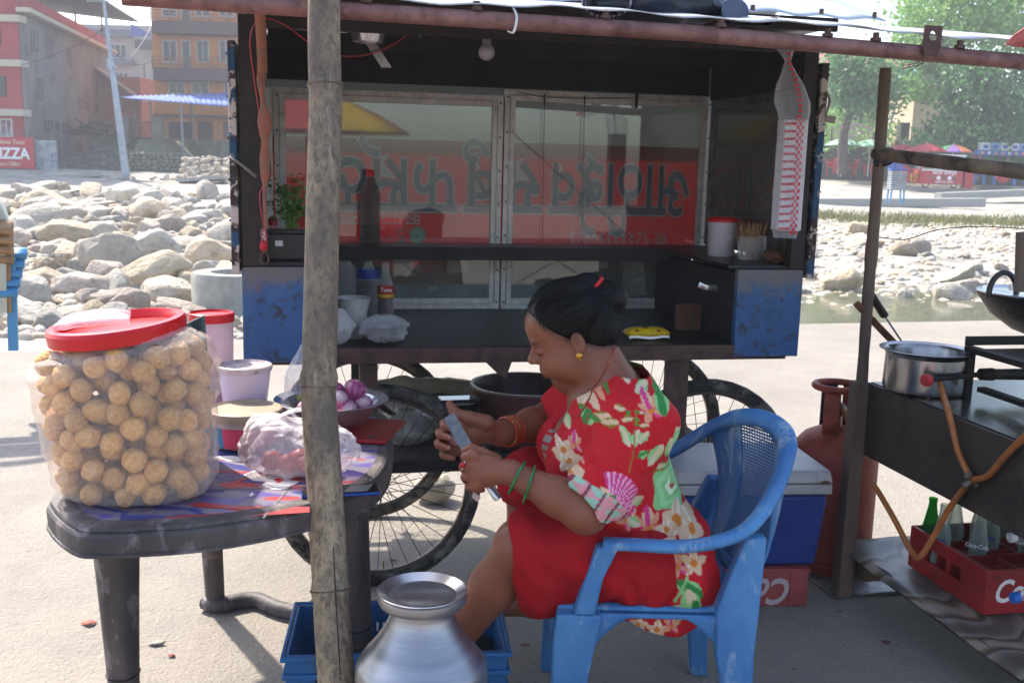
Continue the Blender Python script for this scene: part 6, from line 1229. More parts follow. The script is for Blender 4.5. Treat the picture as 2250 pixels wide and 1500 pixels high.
bk = MB(); bk.grid(lambda u, v: V(-50 + 45 * u, 57 + 40 * v, .3 + 1.2 * min(1, v * 6) + .05 * noise.noise(V(u * 20, v * 20, 0))), 30, 20); tag(bk.build('upper_ground', MATS['bank_soil']), kind='structure')
# ---------------------------------------------------------------- far bank, right
LEAFA = [mat('leaf_%d' % i, a, .6, var=b_, vs=.5, trans=0) for i, (a, b_) in enumerate((('#4f7a3c', '#6b9450'), ('#3f6a3c', '#55804a'), ('#6f9a4e', '#8aae5e')))]
for m in LEAFA:
    p = m.node_tree.nodes['Principled BSDF']; t = m.node_tree; tl = nd(t, 'ShaderNodeBsdfTranslucent'); ms = nd(t, 'ShaderNodeMixShader'); ms.inputs[0].default_value = .35
    src = p.inputs['Base Color'].links[0].from_socket; t.links.new(src, tl.inputs[0]); t.links.new(p.outputs[0], ms.inputs[1]); t.links.new(tl.outputs[0], ms.inputs[2]); t.links.new(ms.outputs[0], t.nodes['Material Output'].inputs[0])
BARK = mat('bark', '#5a5048', .9, var='#463d37', vs=3, bump=.5, bs=10)
def leaves(mb, c, rx, rz, n, s, droop=.3):
    C = NR.normal(0, .5, (n, 3)); 
    for i in range(n):
        p = c + V(C[i, 0] * rx, C[i, 1] * rx, C[i, 2] * rz); a = V(NR.normal(), NR.normal(), NR.normal() * .6 - droop).normalized(); b_ = a.cross(V(NR.normal(), NR.normal(), NR.normal())).normalized(); l = s * NR.uniform(.6, 1.3); w_ = l * .36
        mb.add([p, p + a * l * .5 + b_ * w_, p + a * l, p + a * l * .5 - b_ * w_], [(0, 1, 2, 3)])
def tree(name, base, limbs, clumps, lm, label, tr=.2, leaf=.3, n=140, group='trees on the far bank'):
    o = empty(name, base, 0, label, 'tree', group); b = MB()
    for P, r0, r1 in limbs: q = smooth_path([p - base for p in P], 5); b.tube(q, list(np.linspace(r0, r1, len(q))), 9)
    b.build('trunk', BARK, o); m = MB()
    for c, rx, rz in clumps: leaves(m, c - base, rx, rz, int(n * max(.4, rx * rz / 1.6)), leaf)
    m.build('crown', lm, o, smooth=False); return o
def cl(px0, py0, px1, py1, Y, k, r=(.7, 1.3), fn=None):
    out = []
    for _ in range(k):
        for _ in range(20):
            px, py = random.uniform(px0, px1), random.uniform(py0, py1)
            if fn is None or fn(px, py): break
        rr = random.uniform(*r); out.append((at(px, py, Y + random.uniform(-2.5, 2.5)), rr * 1.15, rr * .8))
    return out
g0 = at(1851, 384, 55)
tree('feathery_tree', g0, [([g0, at(1853, 300, 55), at(1868, 250, 55), at(1885, 215, 55), at(1900, 170, 55)], .3, .08), ([at(1868, 250, 55), at(1845, 200, 55), at(1835, 160, 55)], .12, .05), ([at(1880, 225, 55), at(1925, 190, 55), at(1950, 170, 55)], .1, .04)],
     cl(1825, 112, 1975, 245, 55, 42, (.6, 1.1), lambda x, y: ((x - 1895) / 75) ** 2 + ((y - 175) / 70) ** 2 < 1), LEAFA[1], 'feathery green tree standing just right of the cart', leaf=.27, n=210)
g1 = at(2120, 330, 60)
tree('leafy_tree', g1, [([g1, at(2110, 260, 60), at(2090, 210, 60), at(2075, 150, 60), at(2070, 90, 60), at(2060, 20, 60)], .35, .07), ([at(2090, 210, 60), at(2060, 170, 60), at(2020, 140, 60), at(2000, 100, 60)], .16, .05), ([at(2075, 150, 60), at(2120, 90, 60), at(2150, 40, 60)], .16, .05)],
     cl(1975, -60, 2290, 130, 60, 60, (.9, 1.5), lambda x, y: y < 110 + (x - 2000) * .2 and y > -60) + cl(1985, 130, 2110, 215, 60, 12, (.5, .9)), LEAFA[2], 'tall light green tree spreading over the cream house', leaf=.32, n=200)
g2 = at(2200, 345, 57)
tree('dark_tree', g2, [([g2, at(2195, 250, 57), at(2185, 160, 57)], .25, .08)], cl(2085, 130, 2300, 335, 57, 60, (.8, 1.3), lambda x, y: x > 2085 + max(0, (210 - y)) * .3), LEAFA[1], 'dark dense tree beside the cream house at the right edge', leaf=.3, n=230)
for k, (x0, y0, x1, y1, lab) in enumerate(((1805, 240, 1850, 330, 'bright green shrub against the cart flap'), (1880, 235, 1960, 325, 'bright green bush left of the wooden post'), (1820, 100, 1850, 200, 'wispy green shrub crown showing beside the flap'), (1990, 300, 2060, 345, 'low dark bush under the cream house'))):
    c0 = at((x0 + x1) / 2, y1, 58); tree('shrub', c0, [([c0, at((x0 + x1) / 2, (y0 + y1) / 2, 58)], .08, .03)], cl(x0, y0, x1, y1, 58, 12, (.5, .8)), LEAFA[2 if k < 2 else 1], lab, leaf=.24, n=120, group='shrubs on the far bank')
# houses behind the trees
ch = empty('cream_house', at(2055, 330, 66), 0, 'plain cream house wall with two small vents behind the statue', 'house'); P0, P1 = at(2006, 250, 66), at(2092, 250, 66); bpart('wall', ch, mat('cream_wall', '#b3a184', .85, var='#a39175', vs=.6), [(P0.x, 66), (P1.x, 66), (P1.x + 3, 72), (P0.x, 72)], 1, at(2050, 206, 66).z)
for r_ in ((2021, 219, 2036, 228), (2046, 215, 2061, 224)): fwin(ch, (P0.x, 66), (P1.x, 66), *r_, BRNF, WING, fr=.05, mull=0, name='vent')
bh2 = empty('brick_block', at(1950, 330, 85), 0, 'long brick building with tiled roof seen between the trees', 'house'); P0, P1 = at(1780, 200, 85), at(2080, 200, 85); bpart('wall', bh2, mat('dull_brick', '#7a6058', .9, var='#8a8078', vs=.5), [(P0.x, 85), (P1.x, 85), (P1.x, 92), (P0.x, 92)], 1, at(1950, 150, 85).z)
b = MB(); z = at(1950, 150, 85).z; b.hexa([V(P0.x, 84.3, z), V(P1.x, 84.3, z), V(P1.x, 93, z), V(P0.x, 93, z), V(P0.x, 88, z + 1.4), V(P1.x, 88, z + 1.4), V(P1.x, 89, z + 1.4), V(P0.x, 89, z + 1.4)]); b.v = [tuple(Vector(v) - bh2.location) for v in b.v]; b.build('roof', mat('tile_roof', '#96604c', .9, var='#84523f', vs=2), bh2, smooth=False)
for k in range(7): fwin(bh2, (P0.x, 85), (P1.x, 85), 1800 + k * 36, 205, 1818 + k * 36, 240, WINF, WING)
b = MB(); a0, a1 = at(2000, 165, 78), at(2062, 128, 78); b.add([a0, a1, a1 + V(0, 3, -.1), a0 + V(0, 3, -.1)], [(0, 1, 2, 3)]); o = b.build('blue_roof', mat('light_blue_sheet', '#5a86b0', .6), None, smooth=False, solid=.1); tag(o, 'light blue sheet roof glimpsed through the trees above the cream house', 'roof')
lp2 = empty('street_lamp', at(1957, 300, 62), 0, 'thin bent lamp post between the two trees on the right', 'street lamp'); b = MB(); b.tube([p - lp2.location for p in smooth_path([at(1950, 300, 62), at(1965, 240, 62), at(1985, 180, 62), at(2000, 140, 62), at(2030, 118, 62)], 4)], .08, 8); b.build('pole', LPM, lp2)
# wall, fence, statue
wl_ = empty('boundary_wall', at(1950, 386, 60), 0, 'dark stone boundary wall with iron fence behind the parasols', 'wall'); W0, W1 = at(1770, 386, 60), at(2330, 386, 60); b = MB(); b.b2((W0.x - wl_.location.x, 0, -.6), (W1.x - wl_.location.x, .5, 1.65)); b.build('wall', mat('dark_stone_wall', '#4a4a44', .95, var='#36382f', vs=2, bump=.6, bs=6), wl_)
b = MB(); b.b2((W0.x + 5 - wl_.location.x, .1, 1.65), (W1.x - wl_.location.x, .4, 2.0)); b.build('brick_course', mat('red_brick_course', '#84483a', .9), wl_)
for k in range(60): b = MB(); x = W0.x + 4.5 + .18 * k - wl_.location.x; b.cyl((x, .25, 2.0), (x, .25, 2.8), .018, n=5); b.build('fence_bar', mat('fence_dark', '#3a2f2c', .7), wl_)
for px in (1985, 2035, 1805): b = MB(); x = at(px, 350, 59.8).x - wl_.location.x; b.b2((x - .25, -.1, 1.651), (x + .25, .6, 3.0)); b.build('wall_pillar', MATS['dark_stone_wall'], wl_)
sb = empty('bust_statue', at(2059, 304, 61), 0, 'dark seated bust statue on a pedestal before the cream house', 'statue'); DK = mat('dark_bronze', '#22252c', .5, .3)
b = MB(); b.b2((-.3, -.3, -1.2), (.3, .3, .08)); b.b2((-.4, -.4, .08), (.4, .4, .2)); b.build('pedestal', MATS['dark_stone_wall'], sb)
b = MB(); b.lathe([(.34, .2), (.36, .3), (.28, .38), (.2, .46), (.27, .56), (.25, .66), (.12, .72), (.085, .77), (.12, .83), (.135, .92), (.11, 1.0), (.06, 1.04), (.045, 1.1), (.0, 1.13)], 20, sy=.7); b.build('bust', DK, sb)
# kerb wall across, sand
b = MB(); a0, a1 = at(1740, 452, 40), at(2160, 452, 40); b.beam(a0 + V(0, 0, .12), a1 + V(0, 0, .12), .5, .34); o = b.build('concrete_kerb', mat('pale_concrete', '#9a9893'), None, smooth=False, bevel=.03); tag(o, 'long low pale concrete kerb across the far sand', 'kerb')
b = MB(); a0, a1 = at(2060, 432, 43), at(2330, 420, 46); b.beam(a0, a1, .4, .3); o = b.build('concrete_kerb', mat('pale_concrete', '#9a9893'), None, smooth=False); tag(o, 'second concrete kerb running off right towards the blue stall', 'kerb')
# plastic chairs (far), parasols, stalls
def far_chair(loc, rz, m, lab, group):
    o = empty('plastic_chair', loc, rz, lab, 'chair', group)
    for x in (-.22, .22):
        for y in (-.2, .22): b = MB(); b.beam((x * 1.1, y * 1.1, 0), (x, y, .43), .05, .05); b.build('leg', m, o)
    b = MB(); b.b2((-.25, -.24, .42), (.25, .25, .45)); b.build('seat', m, o); b = MB(); b.grid(lambda u, v: (-.24 + .48 * u, .24 + .1 * v + .05 * (1 - (2 * u - 1) ** 2), .45 + .42 * v - .05 * (2 * u - 1) ** 2 * v), 8, 4); b.build('backrest', m, o, solid=.03)
    for x in (-.26, .26): b = MB(); b.beam((x, -.2, .63), (x, .28, .66), .05, .03); b.beam((x, -.2, .44), (x, -.2, .63), .04, .03); b.build('armrest', m, o)
    return o
FR = mat('far_red_plastic', '#a81f2b', .45); FB = mat('far_blue_plastic', '#1f4f9c', .45)
for k, (px, py, a, lab) in enumerate(((1830, 384, .5, 'red plastic chair nearest the cart flap, under the first pale parasol'), (1868, 385, -1.6, 'red plastic chair turned to the tree trunk'), (1890, 385, 1.2, 'red plastic chair under the second pale parasol, left one'), (1913, 386, -1.2, 'red plastic chair under the second pale parasol, right one'), (1843, 381, 2.6, 'red plastic chair hidden behind the thin tree trunk'), (1990, 400, .2, 'red plastic chair behind the blue chair stack'), (2005, 402, -2, 'red plastic chair left of the red stall'))):
    Y = 58 if px < 1950 else 50; far_chair(at(px, py, Y), a, FR, lab, 'red chairs on the far bank')
def parasol(p, r, h, cols, lab, rz=0, tilt=0, sides=8, group='parasols'):
    o = empty('parasol', p, rz, lab, 'parasol', group); b = MB(); b.cyl((0, 0, 0), (0, 0, h), .025, n=8); b.build('pole', WHITEP, o)
    for k in range(sides):
        b = MB(); a0, a1 = 2 * math.pi * k / sides, 2 * math.pi * (k + 1) / sides
        def f_(u, v): a = a0 + (a1 - a0) * u; rr = r * v * (math.cos(math.pi / sides) / math.cos((u - .5) * 2 * math.pi / sides)) * (1 - .03 * math.sin(math.pi * u) * v); return (rr * math.cos(a), rr * math.sin(a), h - .42 * r * v ** 1.6 * .9)
        b.grid(f_, 4, 6); b.build('panel', mat('canopy_' + cols[k % len(cols)][1:], cols[k % len(cols)], .7), o, solid=.004)
    b = MB(); b.ell((0, 0, h + .02), (.03, .03, .05), 8, 6); b.build('finial', WHITEP, o)
    return o
GRN = ('#7fae8f', '#8fb89a', '#a3c4a8', '#6fa58a')
parasol(at(1847, 388, 57), 1.05, 2.05, GRN, 'pale green parasol behind the thin tree trunk'); parasol(at(1906, 388, 57), 1.05, 1.98, GRN, 'pale green parasol left of the wooden post')
parasol(at(1978, 395, 55), 1.0, 1.85, ('#b03a44', '#a8333d'), 'red parasol partly behind the cross pole'); parasol(at(2030, 395, 54), 1.15, 1.85, ('#b5303c', '#c24a52'), 'red parasol above the red stall'); parasol(at(2088, 398, 54), 1.1, 1.85, ('#3f8a5a', '#7a5a96', '#b0603c', '#4a9a66'), 'green, purple and orange parasol right of the red ones'); parasol(at(2140, 402, 56), .9, 1.6, ('#3f8a6a', '#b0483c'), 'small green and red parasol at the far right')
rc_ = empty('red_food_stall', at(2068, 413, 50), .05, 'red food stall with glass case and white lettering on the far bank', 'food stall')
b = MB(); b.b2((-1.05, 0, .18), (1.0, .9, .85)); b.build('body', mat('stall_red', '#b0303a', .5), rc_); b = MB(); b.b2((-1.0, .05, .85), (.95, .85, 1.5)); b.build('glass_case', mat('case_glass', '#8a9a96', .1, alpha=.6), rc_)
for x in (-1.02, -.35, .3, .95): b = MB(); b.b2((x - .03, -.01, .85), (x + .03, .06, 1.5)); b.build('case_post', WHITEP, rc_)
b = MB(); b.b2((-1.1, -.1, 1.5), (1.05, .95, 1.58)); b.build('case_top', WHITEP, rc_); b = MB(); b.b2((-1.06, -.02, .8), (1.01, .0, .88)); b.build('ledge', WHITEP, rc_)
for k in range(5): b = MB(); b.cyl((-.45 + .27 * k, -.02, .47), (-.45 + .27 * k, -.005, .47), .1, n=16); b.build('printed_dish', PRINTW if k % 2 else mat('dish_brown', '#7a5a4a', .6), rc_)
lettering('stall_heading', 'चटपटे पानीपुरी', .22, PRINTW, rc_, frame4((.1, -.012, .7), (1, 0, 0), (0, 0, 1)), .004); lettering('stall_line', 'फुल्की चाट पकौडा', .13, PRINTW, rc_, frame4((.1, -.012, .28), (1, 0, 0), (0, 0, 1)), .002)
for x in (-.7, .7):
    b = MB(); b.tube([V(x + .17 * math.cos(a), .2, .18 + .17 * math.sin(a)) for a in np.linspace(0, 6.28, 17)[:-1]], .03, 6, closed=True); b.build('wheel', BLACKP, rc_)
b = MB(); b.b2((1.1, 0, 0), (1.5, .4, .75)); b.b2((1.07, -.03, .75), (1.53, .43, .82)); o = b.build('red_bin', FR, None, loc=rc_.location); tag(o, 'red plastic bin right beside the red food stall', 'bin')
b = MB(); b.ell((0, 0, .25), (.4, .3, .28), 16, 10); o = b.build('yellow_sack', mat('yellow_cloth', '#b5903a', .8), None, loc=at(2012, 402, 50.5)); tag(o, 'yellow bundle left of the red food stall', 'sack')
# stack of blue and grey chairs out on the sand
cs = empty('chair_stack', at(1967, 447, 38), 0, 'tall stack of blue and grey plastic chairs on the sand behind the post', 'chair stack')
for x in (-.22, .22):
    for y in (-.15, .2): b = MB(); b.beam((x * 1.15, y, 0), (x, y, .5), .05, .05); b.build('leg', mat('light_blue_legs', '#4a86b0', .5), cs)
for k in range(8): b = MB(); b.b2((-.28, -.2, .5 + .085 * k), (.28, .25, .565 + .085 * k)); b.build('stacked_seat', mat('grey_stack', '#7d8288', .6, var='#9aa0a4', vs=5), cs, bevel=.015)
for k in range(6): b = MB(); b.b2((-.28 + .1 * k, .18, 1.2), (-.22 + .1 * k, .24, 1.75)); b.build('back_slat', FB, cs)
b = MB(); b.b2((-.3, -.2, 1.19), (.3, .25, 1.25)); b.b2((-.29, .17, 1.72), (.29, .25, 1.8)); b.build('top_seat', FB, cs, bevel=.01)
# far right: blue kiosk and tables
ks = empty('blue_kiosk', at(2190, 400, 54), 0, 'blue kiosk with rows of boxes and pennants at the far right', 'kiosk')
b = MB(); b.b2((-.9, 0, .85), (2.2, .8, .95)); b.build('counter', mat('pale_counter', '#9aa3a8', .6), ks); b = MB(); b.b2((-1.0, .1, 1.35), (2.3, .7, 1.6)); b.build('valance', mat('kiosk_blue', '#2f4f96', .6), ks)
for k in range(9): b = MB(); b.cyl((-.85 + .35 * k, .09, 1.47), (-.85 + .35 * k, .098, 1.47), .09, n=14); b.build('printed_dot', mat('dot_%d' % (k % 3), ('#c07a6a', '#b9b4a8', '#a08a4a')[k % 3], .6), ks)
for k in range(6): b = MB(); b.b2((-.9 + .5 * k, .15, 1.62), (-.45 + .5 * k, .6, 2.0)); bx_ = b.build('carton', mat('carton_%d' % (k % 3), ('#b5b9bd', '#6a8fb0', '#c2beb4')[k % 3], .7), ks); b = MB(); b.b2((-.8 + .5 * k, .14, 1.7), (-.55 + .5 * k, .149, 1.88)); b.build('carton_print', mat('kiosk_blue', '#2f4f96'), bx_)
for x in (-.85, .6, 2.1): b = MB(); b.b2((x - .04, .3, 0), (x + .04, .4, 1.35)); b.build('post', GREYW, ks)
for k, (px, py, a, lab) in enumerate(((2128, 404, .3, 'blue plastic chair left of the far kiosk table'), (2150, 405, 2.5, 'blue plastic chair in front of the far kiosk, second from the left'), (2172, 405, -.6, 'blue plastic chair in front of the far kiosk, third from the left'), (2240, 408, 1, 'blue plastic chair at the right frame edge by the kiosk'))): far_chair(at(px, py, 51), a, FB, lab, 'blue chairs by the kiosk')
b = MB(); b.ell((0, 0, .3), (.35, .3, .3), 12, 8); o = b.build('red_basin', FR, None, loc=at(2203, 402, 52)); tag(o, 'round red basin standing in front of the far blue kiosk', 'basin')
# chairs stacked at the left frame edge
lcs = empty('chair_stack', at(-2, 775, 5.6), R(20), 'stack of brown and blue plastic chairs cut by the left frame edge', 'chair stack')
CHB = mat('chair_brown', '#8a6a4a', .45, var='#a5825c', vs=9); CHC = mat('chair_cream', '#b5b3a0', .4); CHS = mat('chair_sky', '#4a8ab5', .45)
for k in range(4): b = MB(); z = .75 - k * .0; b.grid(lambda u, v: (-.26 + .36 * u + .004 * k, -.02 * k + .06 * v, .50 + .055 * k + .05 * v + .01 * math.sin(u * 3)), 8, 3); b.build('armrest', CHB, lcs, solid=.035)
for k in range(5): b = MB(); b.grid(lambda u, v: (-.26 + .37 * u + .012 * k, .02 * k + .06 * v, .32 + .05 * k + .04 * v), 8, 3); b.build('armrest', CHS, lcs, solid=.03)
b = MB(); b.grid(lambda u, v: (-.3 + .36 * math.sin(u * 1.57), .06 * v, .95 - .3 * (1 - math.cos(u * 1.57)) + .04 * v), 12, 3); b.build('cream_back', CHC, lcs, solid=.06)
for x, m, z1 in ((.035, CHC, .66), (.055, CHB, .60), (.075, CHS, .52)): b = MB(); b.beam((x - .01, .0 + x, .0 if m is CHS else .22), (x + .005, x, z1), .05, .05); b.build('leg', m, lcs)
# ---------------------------------------------------------------- blue plastic chair
CHBL = mat('chair_blue', '#2b6096', .5, var='#477eac', vs=7, stretch=(1, 1, .4), dirt='#8aa3b3', ds=16, dr=(.55, .7), bump=.15, bs=40)
c0 = V(.34, 2.55, 0); chair = empty('plastic_chair', c0, 0, 'worn blue plastic armchair the woman sits on', 'chair')
def loft(name, secs, m, parent, bevel=.006):
    b = MB(); n = len(secs); vs = []
    for c, w_, d in secs: c = Vector(c) - c0; vs += [c + V(-w_ / 2, -d / 2, 0), c + V(w_ / 2, -d / 2, 0), c + V(w_ / 2, d / 2, 0), c + V(-w_ / 2, d / 2, 0)]
    fs = [(0, 1, 2, 3)[::-1], tuple((n - 1) * 4 + k for k in range(4))]
    for i in range(n - 1): fs += [(i * 4 + k, i * 4 + (k + 1) % 4, (i + 1) * 4 + (k + 1) % 4, (i + 1) * 4 + k) for k in range(4)]
    b.add(vs, fs); return b.build(name, m, parent, bevel=bevel)
for y, yb in ((2.29, 2.275), (2.82, 2.835)):
    loft('front_leg', [((.135, yb, 0), .055, .04), ((.15, yb, .2), .075, .045), ((.165, y, .36), .10, .05), ((.175, y, .432), .105, .05)], CHBL, chair)
    loft('rear_leg', [((.575, yb, 0), .05, .04), ((.56, yb, .2), .06, .045), ((.545, y, .34), .09, .05), ((.545, y, .45), .10, .05), ((.585, y + (.03 if y < 2.5 else -.03), .62), .05, .04)], CHBL, chair)
    loft('arm_post', [((.185, y - .005, .433), .05, .045), ((.205, y - .005, .52), .042, .04), ((.235, y - .005, .60), .05, .04)], CHBL, chair)
    b = MB(); K = 16
    def apr(u, v): x = .19 + .34 * u; top = .43; bot = .385 - .0 + .05 * math.sin(math.pi * u) - .075 * (abs(2 * u - 1) ** 3); return V(x, y, top + (min(bot, .42) - top) * v) - c0
    b.grid(apr, 20, 3); b.build('seat_apron', CHBL, chair, solid=.012)
b = MB(); b.grid(lambda u, v: V(.125 + .45 * u, 2.30 + .52 * v, .43 + .008 * math.cos(2 * math.pi * v) * .5 - .012 * math.sin(math.pi * u) * math.sin(math.pi * v)) - c0, 16, 16); b.build('seat', CHBL, chair, solid=.012)
b = MB(); b.grid(lambda u, v: V(.118 - .004 * v, 2.33 + .46 * u, .425 - (.05 + .03 * abs(2 * u - 1) ** 2) * v) - c0, 16, 3); b.build('front_apron', CHBL, chair, solid=.01)
RIMP = [(.225, 2.292, .60), (.30, 2.285, .602), (.40, 2.28, .602), (.49, 2.285, .615), (.565, 2.31, .64), (.63, 2.37, .695), (.675, 2.44, .755), (.697, 2.50, .795), (.69, 2.55, .82), (.655, 2.62, .83), (.605, 2.70, .81), (.555, 2.765, .765), (.49, 2.815, .70), (.41, 2.84, .645), (.32, 2.845, .612), (.22, 2.838, .60)]
q = smooth_path([V(*p) - c0 for p in RIMP], 6); b = MB(); b.tube(q, [.0245 if i < 40 or i > len(q) - 30 else .026 for i in range(len(q))], 14, sq=.6); b.build('arm_and_back_rim', CHBL, chair, ang=0)
def back_m():
    m = CHBL.copy(); m.name = 'perforated_blue'; t = m.node_tree; p = t.nodes['Principled BSDF']; tc_ = nd(t, 'ShaderNodeTexCoord'); sp_x = nd(t, 'ShaderNodeSeparateXYZ'); t.links.new(tc_.outputs['Object'], sp_x.inputs[0])
    outs = []
    for ax in ('Y', 'Z'):
        a = nd(t, 'ShaderNodeMath', operation='MULTIPLY'); a.inputs[1].default_value = 2 * math.pi / .017; t.links.new(sp_x.outputs[ax], a.inputs[0]); s = nd(t, 'ShaderNodeMath', operation='SINE'); t.links.new(a.outputs[0], s.inputs[0]); outs.append(s)
    mu = nd(t, 'ShaderNodeMath', operation='MULTIPLY'); t.links.new(outs[0].outputs[0], mu.inputs[0]); t.links.new(outs[1].outputs[0], mu.inputs[1]); ab = nd(t, 'ShaderNodeMath', operation='ABSOLUTE'); t.links.new(mu.outputs[0], ab.inputs[0]); lt = nd(t, 'ShaderNodeMath', operation='LESS_THAN'); lt.inputs[1].default_value = .5; t.links.new(ab.outputs[0], lt.inputs[0]); t.links.new(lt.outputs[0], p.inputs['Alpha']); return m
RQ = [V(*p) for p in RIMP[5:12]]; rq = smooth_path(RQ, 8)
def backp(u, v, a=0., b_=1.):
    uu = a + (b_ - a) * u; k = uu * (len(rq) - 1); i = min(int(k), len(rq) - 2); top = rq[i].lerp(rq[i + 1], k - i); bot = V(.565 + .02 * math.sin(math.pi * uu), 2.36 + .40 * uu, .43); return top.lerp(bot, v) + V(.03 * math.sin(math.pi * v), 0, 0) - c0
b = MB(); b.grid(lambda u, v: backp(u, .06 + .88 * v, .22, .8), 20, 20); b.build('perforated_back', back_m(), chair, solid=.006)
for a_, b2_ in ((.0, .22), (.8, 1.0)): b = MB(); b.grid(lambda u, v: backp(u, v, a_, b2_), 8, 20); b.build('back_side', CHBL, chair, solid=.012)
b = MB(); b.grid(lambda u, v: backp(u, .94 + .06 * v, .22, .8), 12, 3); b.build('back_lower', CHBL, chair, solid=.012)

# ---------------------------------------------------------------- the woman
class SDF:
    def __init__(s, lo, hi, h):
        s.lo = np.array(lo, float); s.h = h; s.n = np.ceil((np.array(hi) - s.lo) / h).astype(int) + 1
        s.D = np.full(s.n, .2, np.float32)
    def region(s, c0, c1):
        i0 = np.clip(np.floor((np.array(c0) - s.lo) / s.h).astype(int), 0, s.n); i1 = np.clip(np.ceil((np.array(c1) - s.lo) / s.h).astype(int) + 1, 0, s.n); sl = tuple(slice(a, b) for a, b in zip(i0, i1))
        ax = [s.lo[k] + s.h * np.arange(i0[k], i1[k]) for k in range(3)]; X, Y, Z = np.meshgrid(*ax, indexing='ij'); return sl, X, Y, Z
    def put(s, sl, d, k, op):
        A = s.D[sl]
        if A.size == 0: return
        if op == 'sub':
            d = -d; hh = np.clip(.5 - .5 * (A - d) / k, 0, 1); r = A * (1 - hh) + d * hh + k * hh * (1 - hh)
        elif op == 'and':
            hh = np.clip(.5 - .5 * (A - d) / k, 0, 1); r = A * (1 - hh) + d * hh + k * hh * (1 - hh)
        else:
            hh = np.clip(.5 + .5 * (A - d) / k, 0, 1); r = A * (1 - hh) + d * hh - k * hh * (1 - hh)
        s.D[sl] = r
    def cap(s, a, b, ra, rb, k=.015, op='add', ry=1.0):
        a = np.array(a, float); b = np.array(b, float); m = max(ra, rb) + max(k, .02) * 2; sl, X, Y, Z = s.region(np.minimum(a, b) - m, np.maximum(a, b) + m)
        d = b - a; L2_ = d @ d; t = np.clip(((X - a[0]) * d[0] + (Y - a[1]) * d[1] + (Z - a[2]) * d[2]) / max(L2_, 1e-9), 0, 1)
        q = np.sqrt((X - a[0] - t * d[0]) ** 2 + ((Y - a[1] - t * d[1]) / ry) ** 2 + (Z - a[2] - t * d[2]) ** 2) - (ra + (rb - ra) * t); s.put(sl, q.astype(np.float32), k, op); return s
    def chain(s, P, r, k=.008, op='add'):
        for i in range(len(P) - 1): s.cap(P[i], P[i + 1], r[i], r[i + 1], k, op)
        return s
    def ell(s, c, r, k=.02, op='add', M=None):
        c = np.array(c, float); r = np.array(r, float); m = r.max() + max(k, .02) * 2; sl, X, Y, Z = s.region(c - m, c + m); P = [X - c[0], Y - c[1], Z - c[2]]
        if M is not None: P = [M[i][0] * P[0] + M[i][1] * P[1] + M[i][2] * P[2] for i in range(3)]
        k0 = np.sqrt(sum((P[i] / r[i]) ** 2 for i in range(3))); k1 = np.sqrt(sum((P[i] / r[i] ** 2) ** 2 for i in range(3))); d = k0 * (k0 - 1) / np.maximum(k1, 1e-6); s.put(sl, d.astype(np.float32), k, op); return s
    def half(s, p, nrm, k=.004, box=None):   # cut away what lies on the +nrm side
        p = np.array(p, float); nn = np.array(nrm, float); nn /= np.linalg.norm(nn)
        sl, X, Y, Z = s.region(s.lo if box is None else box[0], s.lo + s.h * s.n if box is None else box[1]); d = (X - p[0]) * nn[0] + (Y - p[1]) * nn[1] + (Z - p[2]) * nn[2]; s.put(sl, d.astype(np.float32), k, 'and'); return s
    def noise(s, amp, f, stretch=(1, 1, 1)):
        X, Y, Z = np.meshgrid(*[s.lo[k] + s.h * np.arange(s.n[k]) for k in range(3)], indexing='ij'); X = X * stretch[0]; Y = Y * stretch[1]; Z = Z * stretch[2]
        s.D += amp * (np.sin(f * X + 1.3 * np.sin(f * .7 * Z)) * np.sin(f * .9 * Z + 1.1 * np.sin(f * .6 * Y)) * np.cos(f * .8 * Y)).astype(np.float32); return s
    def mesh(s):
        D = s.D; neg = D < 0; nx, ny, nz = D.shape
        cr = np.zeros((nx - 1, ny - 1, nz - 1), np.int8)
        for dx in (0, 1):
            for dy in (0, 1):
                for dz in (0, 1): cr += neg[dx:nx - 1 + dx, dy:ny - 1 + dy, dz:nz - 1 + dz]
        I = np.argwhere((cr > 0) & (cr < 8)); idx = -np.ones(cr.shape, np.int64); idx[tuple(I.T)] = np.arange(len(I)); acc = np.zeros((len(I), 3)); cnt = np.zeros(len(I)); offs = [(a, b, c) for a in (0, 1) for b in (0, 1) for c in (0, 1)]
        for o in offs:
            for ax in range(3):
                if o[ax] == 0:
                    o2 = list(o); o2[ax] = 1; a = D[I[:, 0] + o[0], I[:, 1] + o[1], I[:, 2] + o[2]]; b = D[I[:, 0] + o2[0], I[:, 1] + o2[1], I[:, 2] + o2[2]]; mk = (a < 0) != (b < 0); t = np.where(mk, a / np.where(mk, a - b, 1), 0)
                    p = I + np.array(o); p = p.astype(float); p[:, ax] += t; acc += p * mk[:, None]; cnt += mk
        Vv = acc / cnt[:, None] * s.h + s.lo; faces = []
        for ax in range(3):
            o = [0, 0, 0]; o[ax] = 1; sh = [slice(0, n_ - (1 if k == ax else 0)) for k, n_ in enumerate(D.shape)]; sh2 = [slice(1 if k == ax else 0, None) for k in range(3)]
            E = np.argwhere(neg[tuple(sh)] != neg[tuple(sh2)]); b, c = [(1, 2), (2, 0), (0, 1)][ax]; ok = (E[:, b] > 0) & (E[:, c] > 0) & (E[:, b] < D.shape[b] - 1) & (E[:, c] < D.shape[c] - 1); E = E[ok]
            q = []
            for db, dc in ((-1, -1), (0, -1), (0, 0), (-1, 0)):
                e = E.copy(); e[:, b] += db; e[:, c] += dc; q.append(idx[tuple(e.T)])
            q = np.stack(q, 1); fl = neg[tuple(E.T)]; q[~fl] = q[~fl][:, ::-1]; faces.append(q)
        return Vv, np.concatenate(faces)
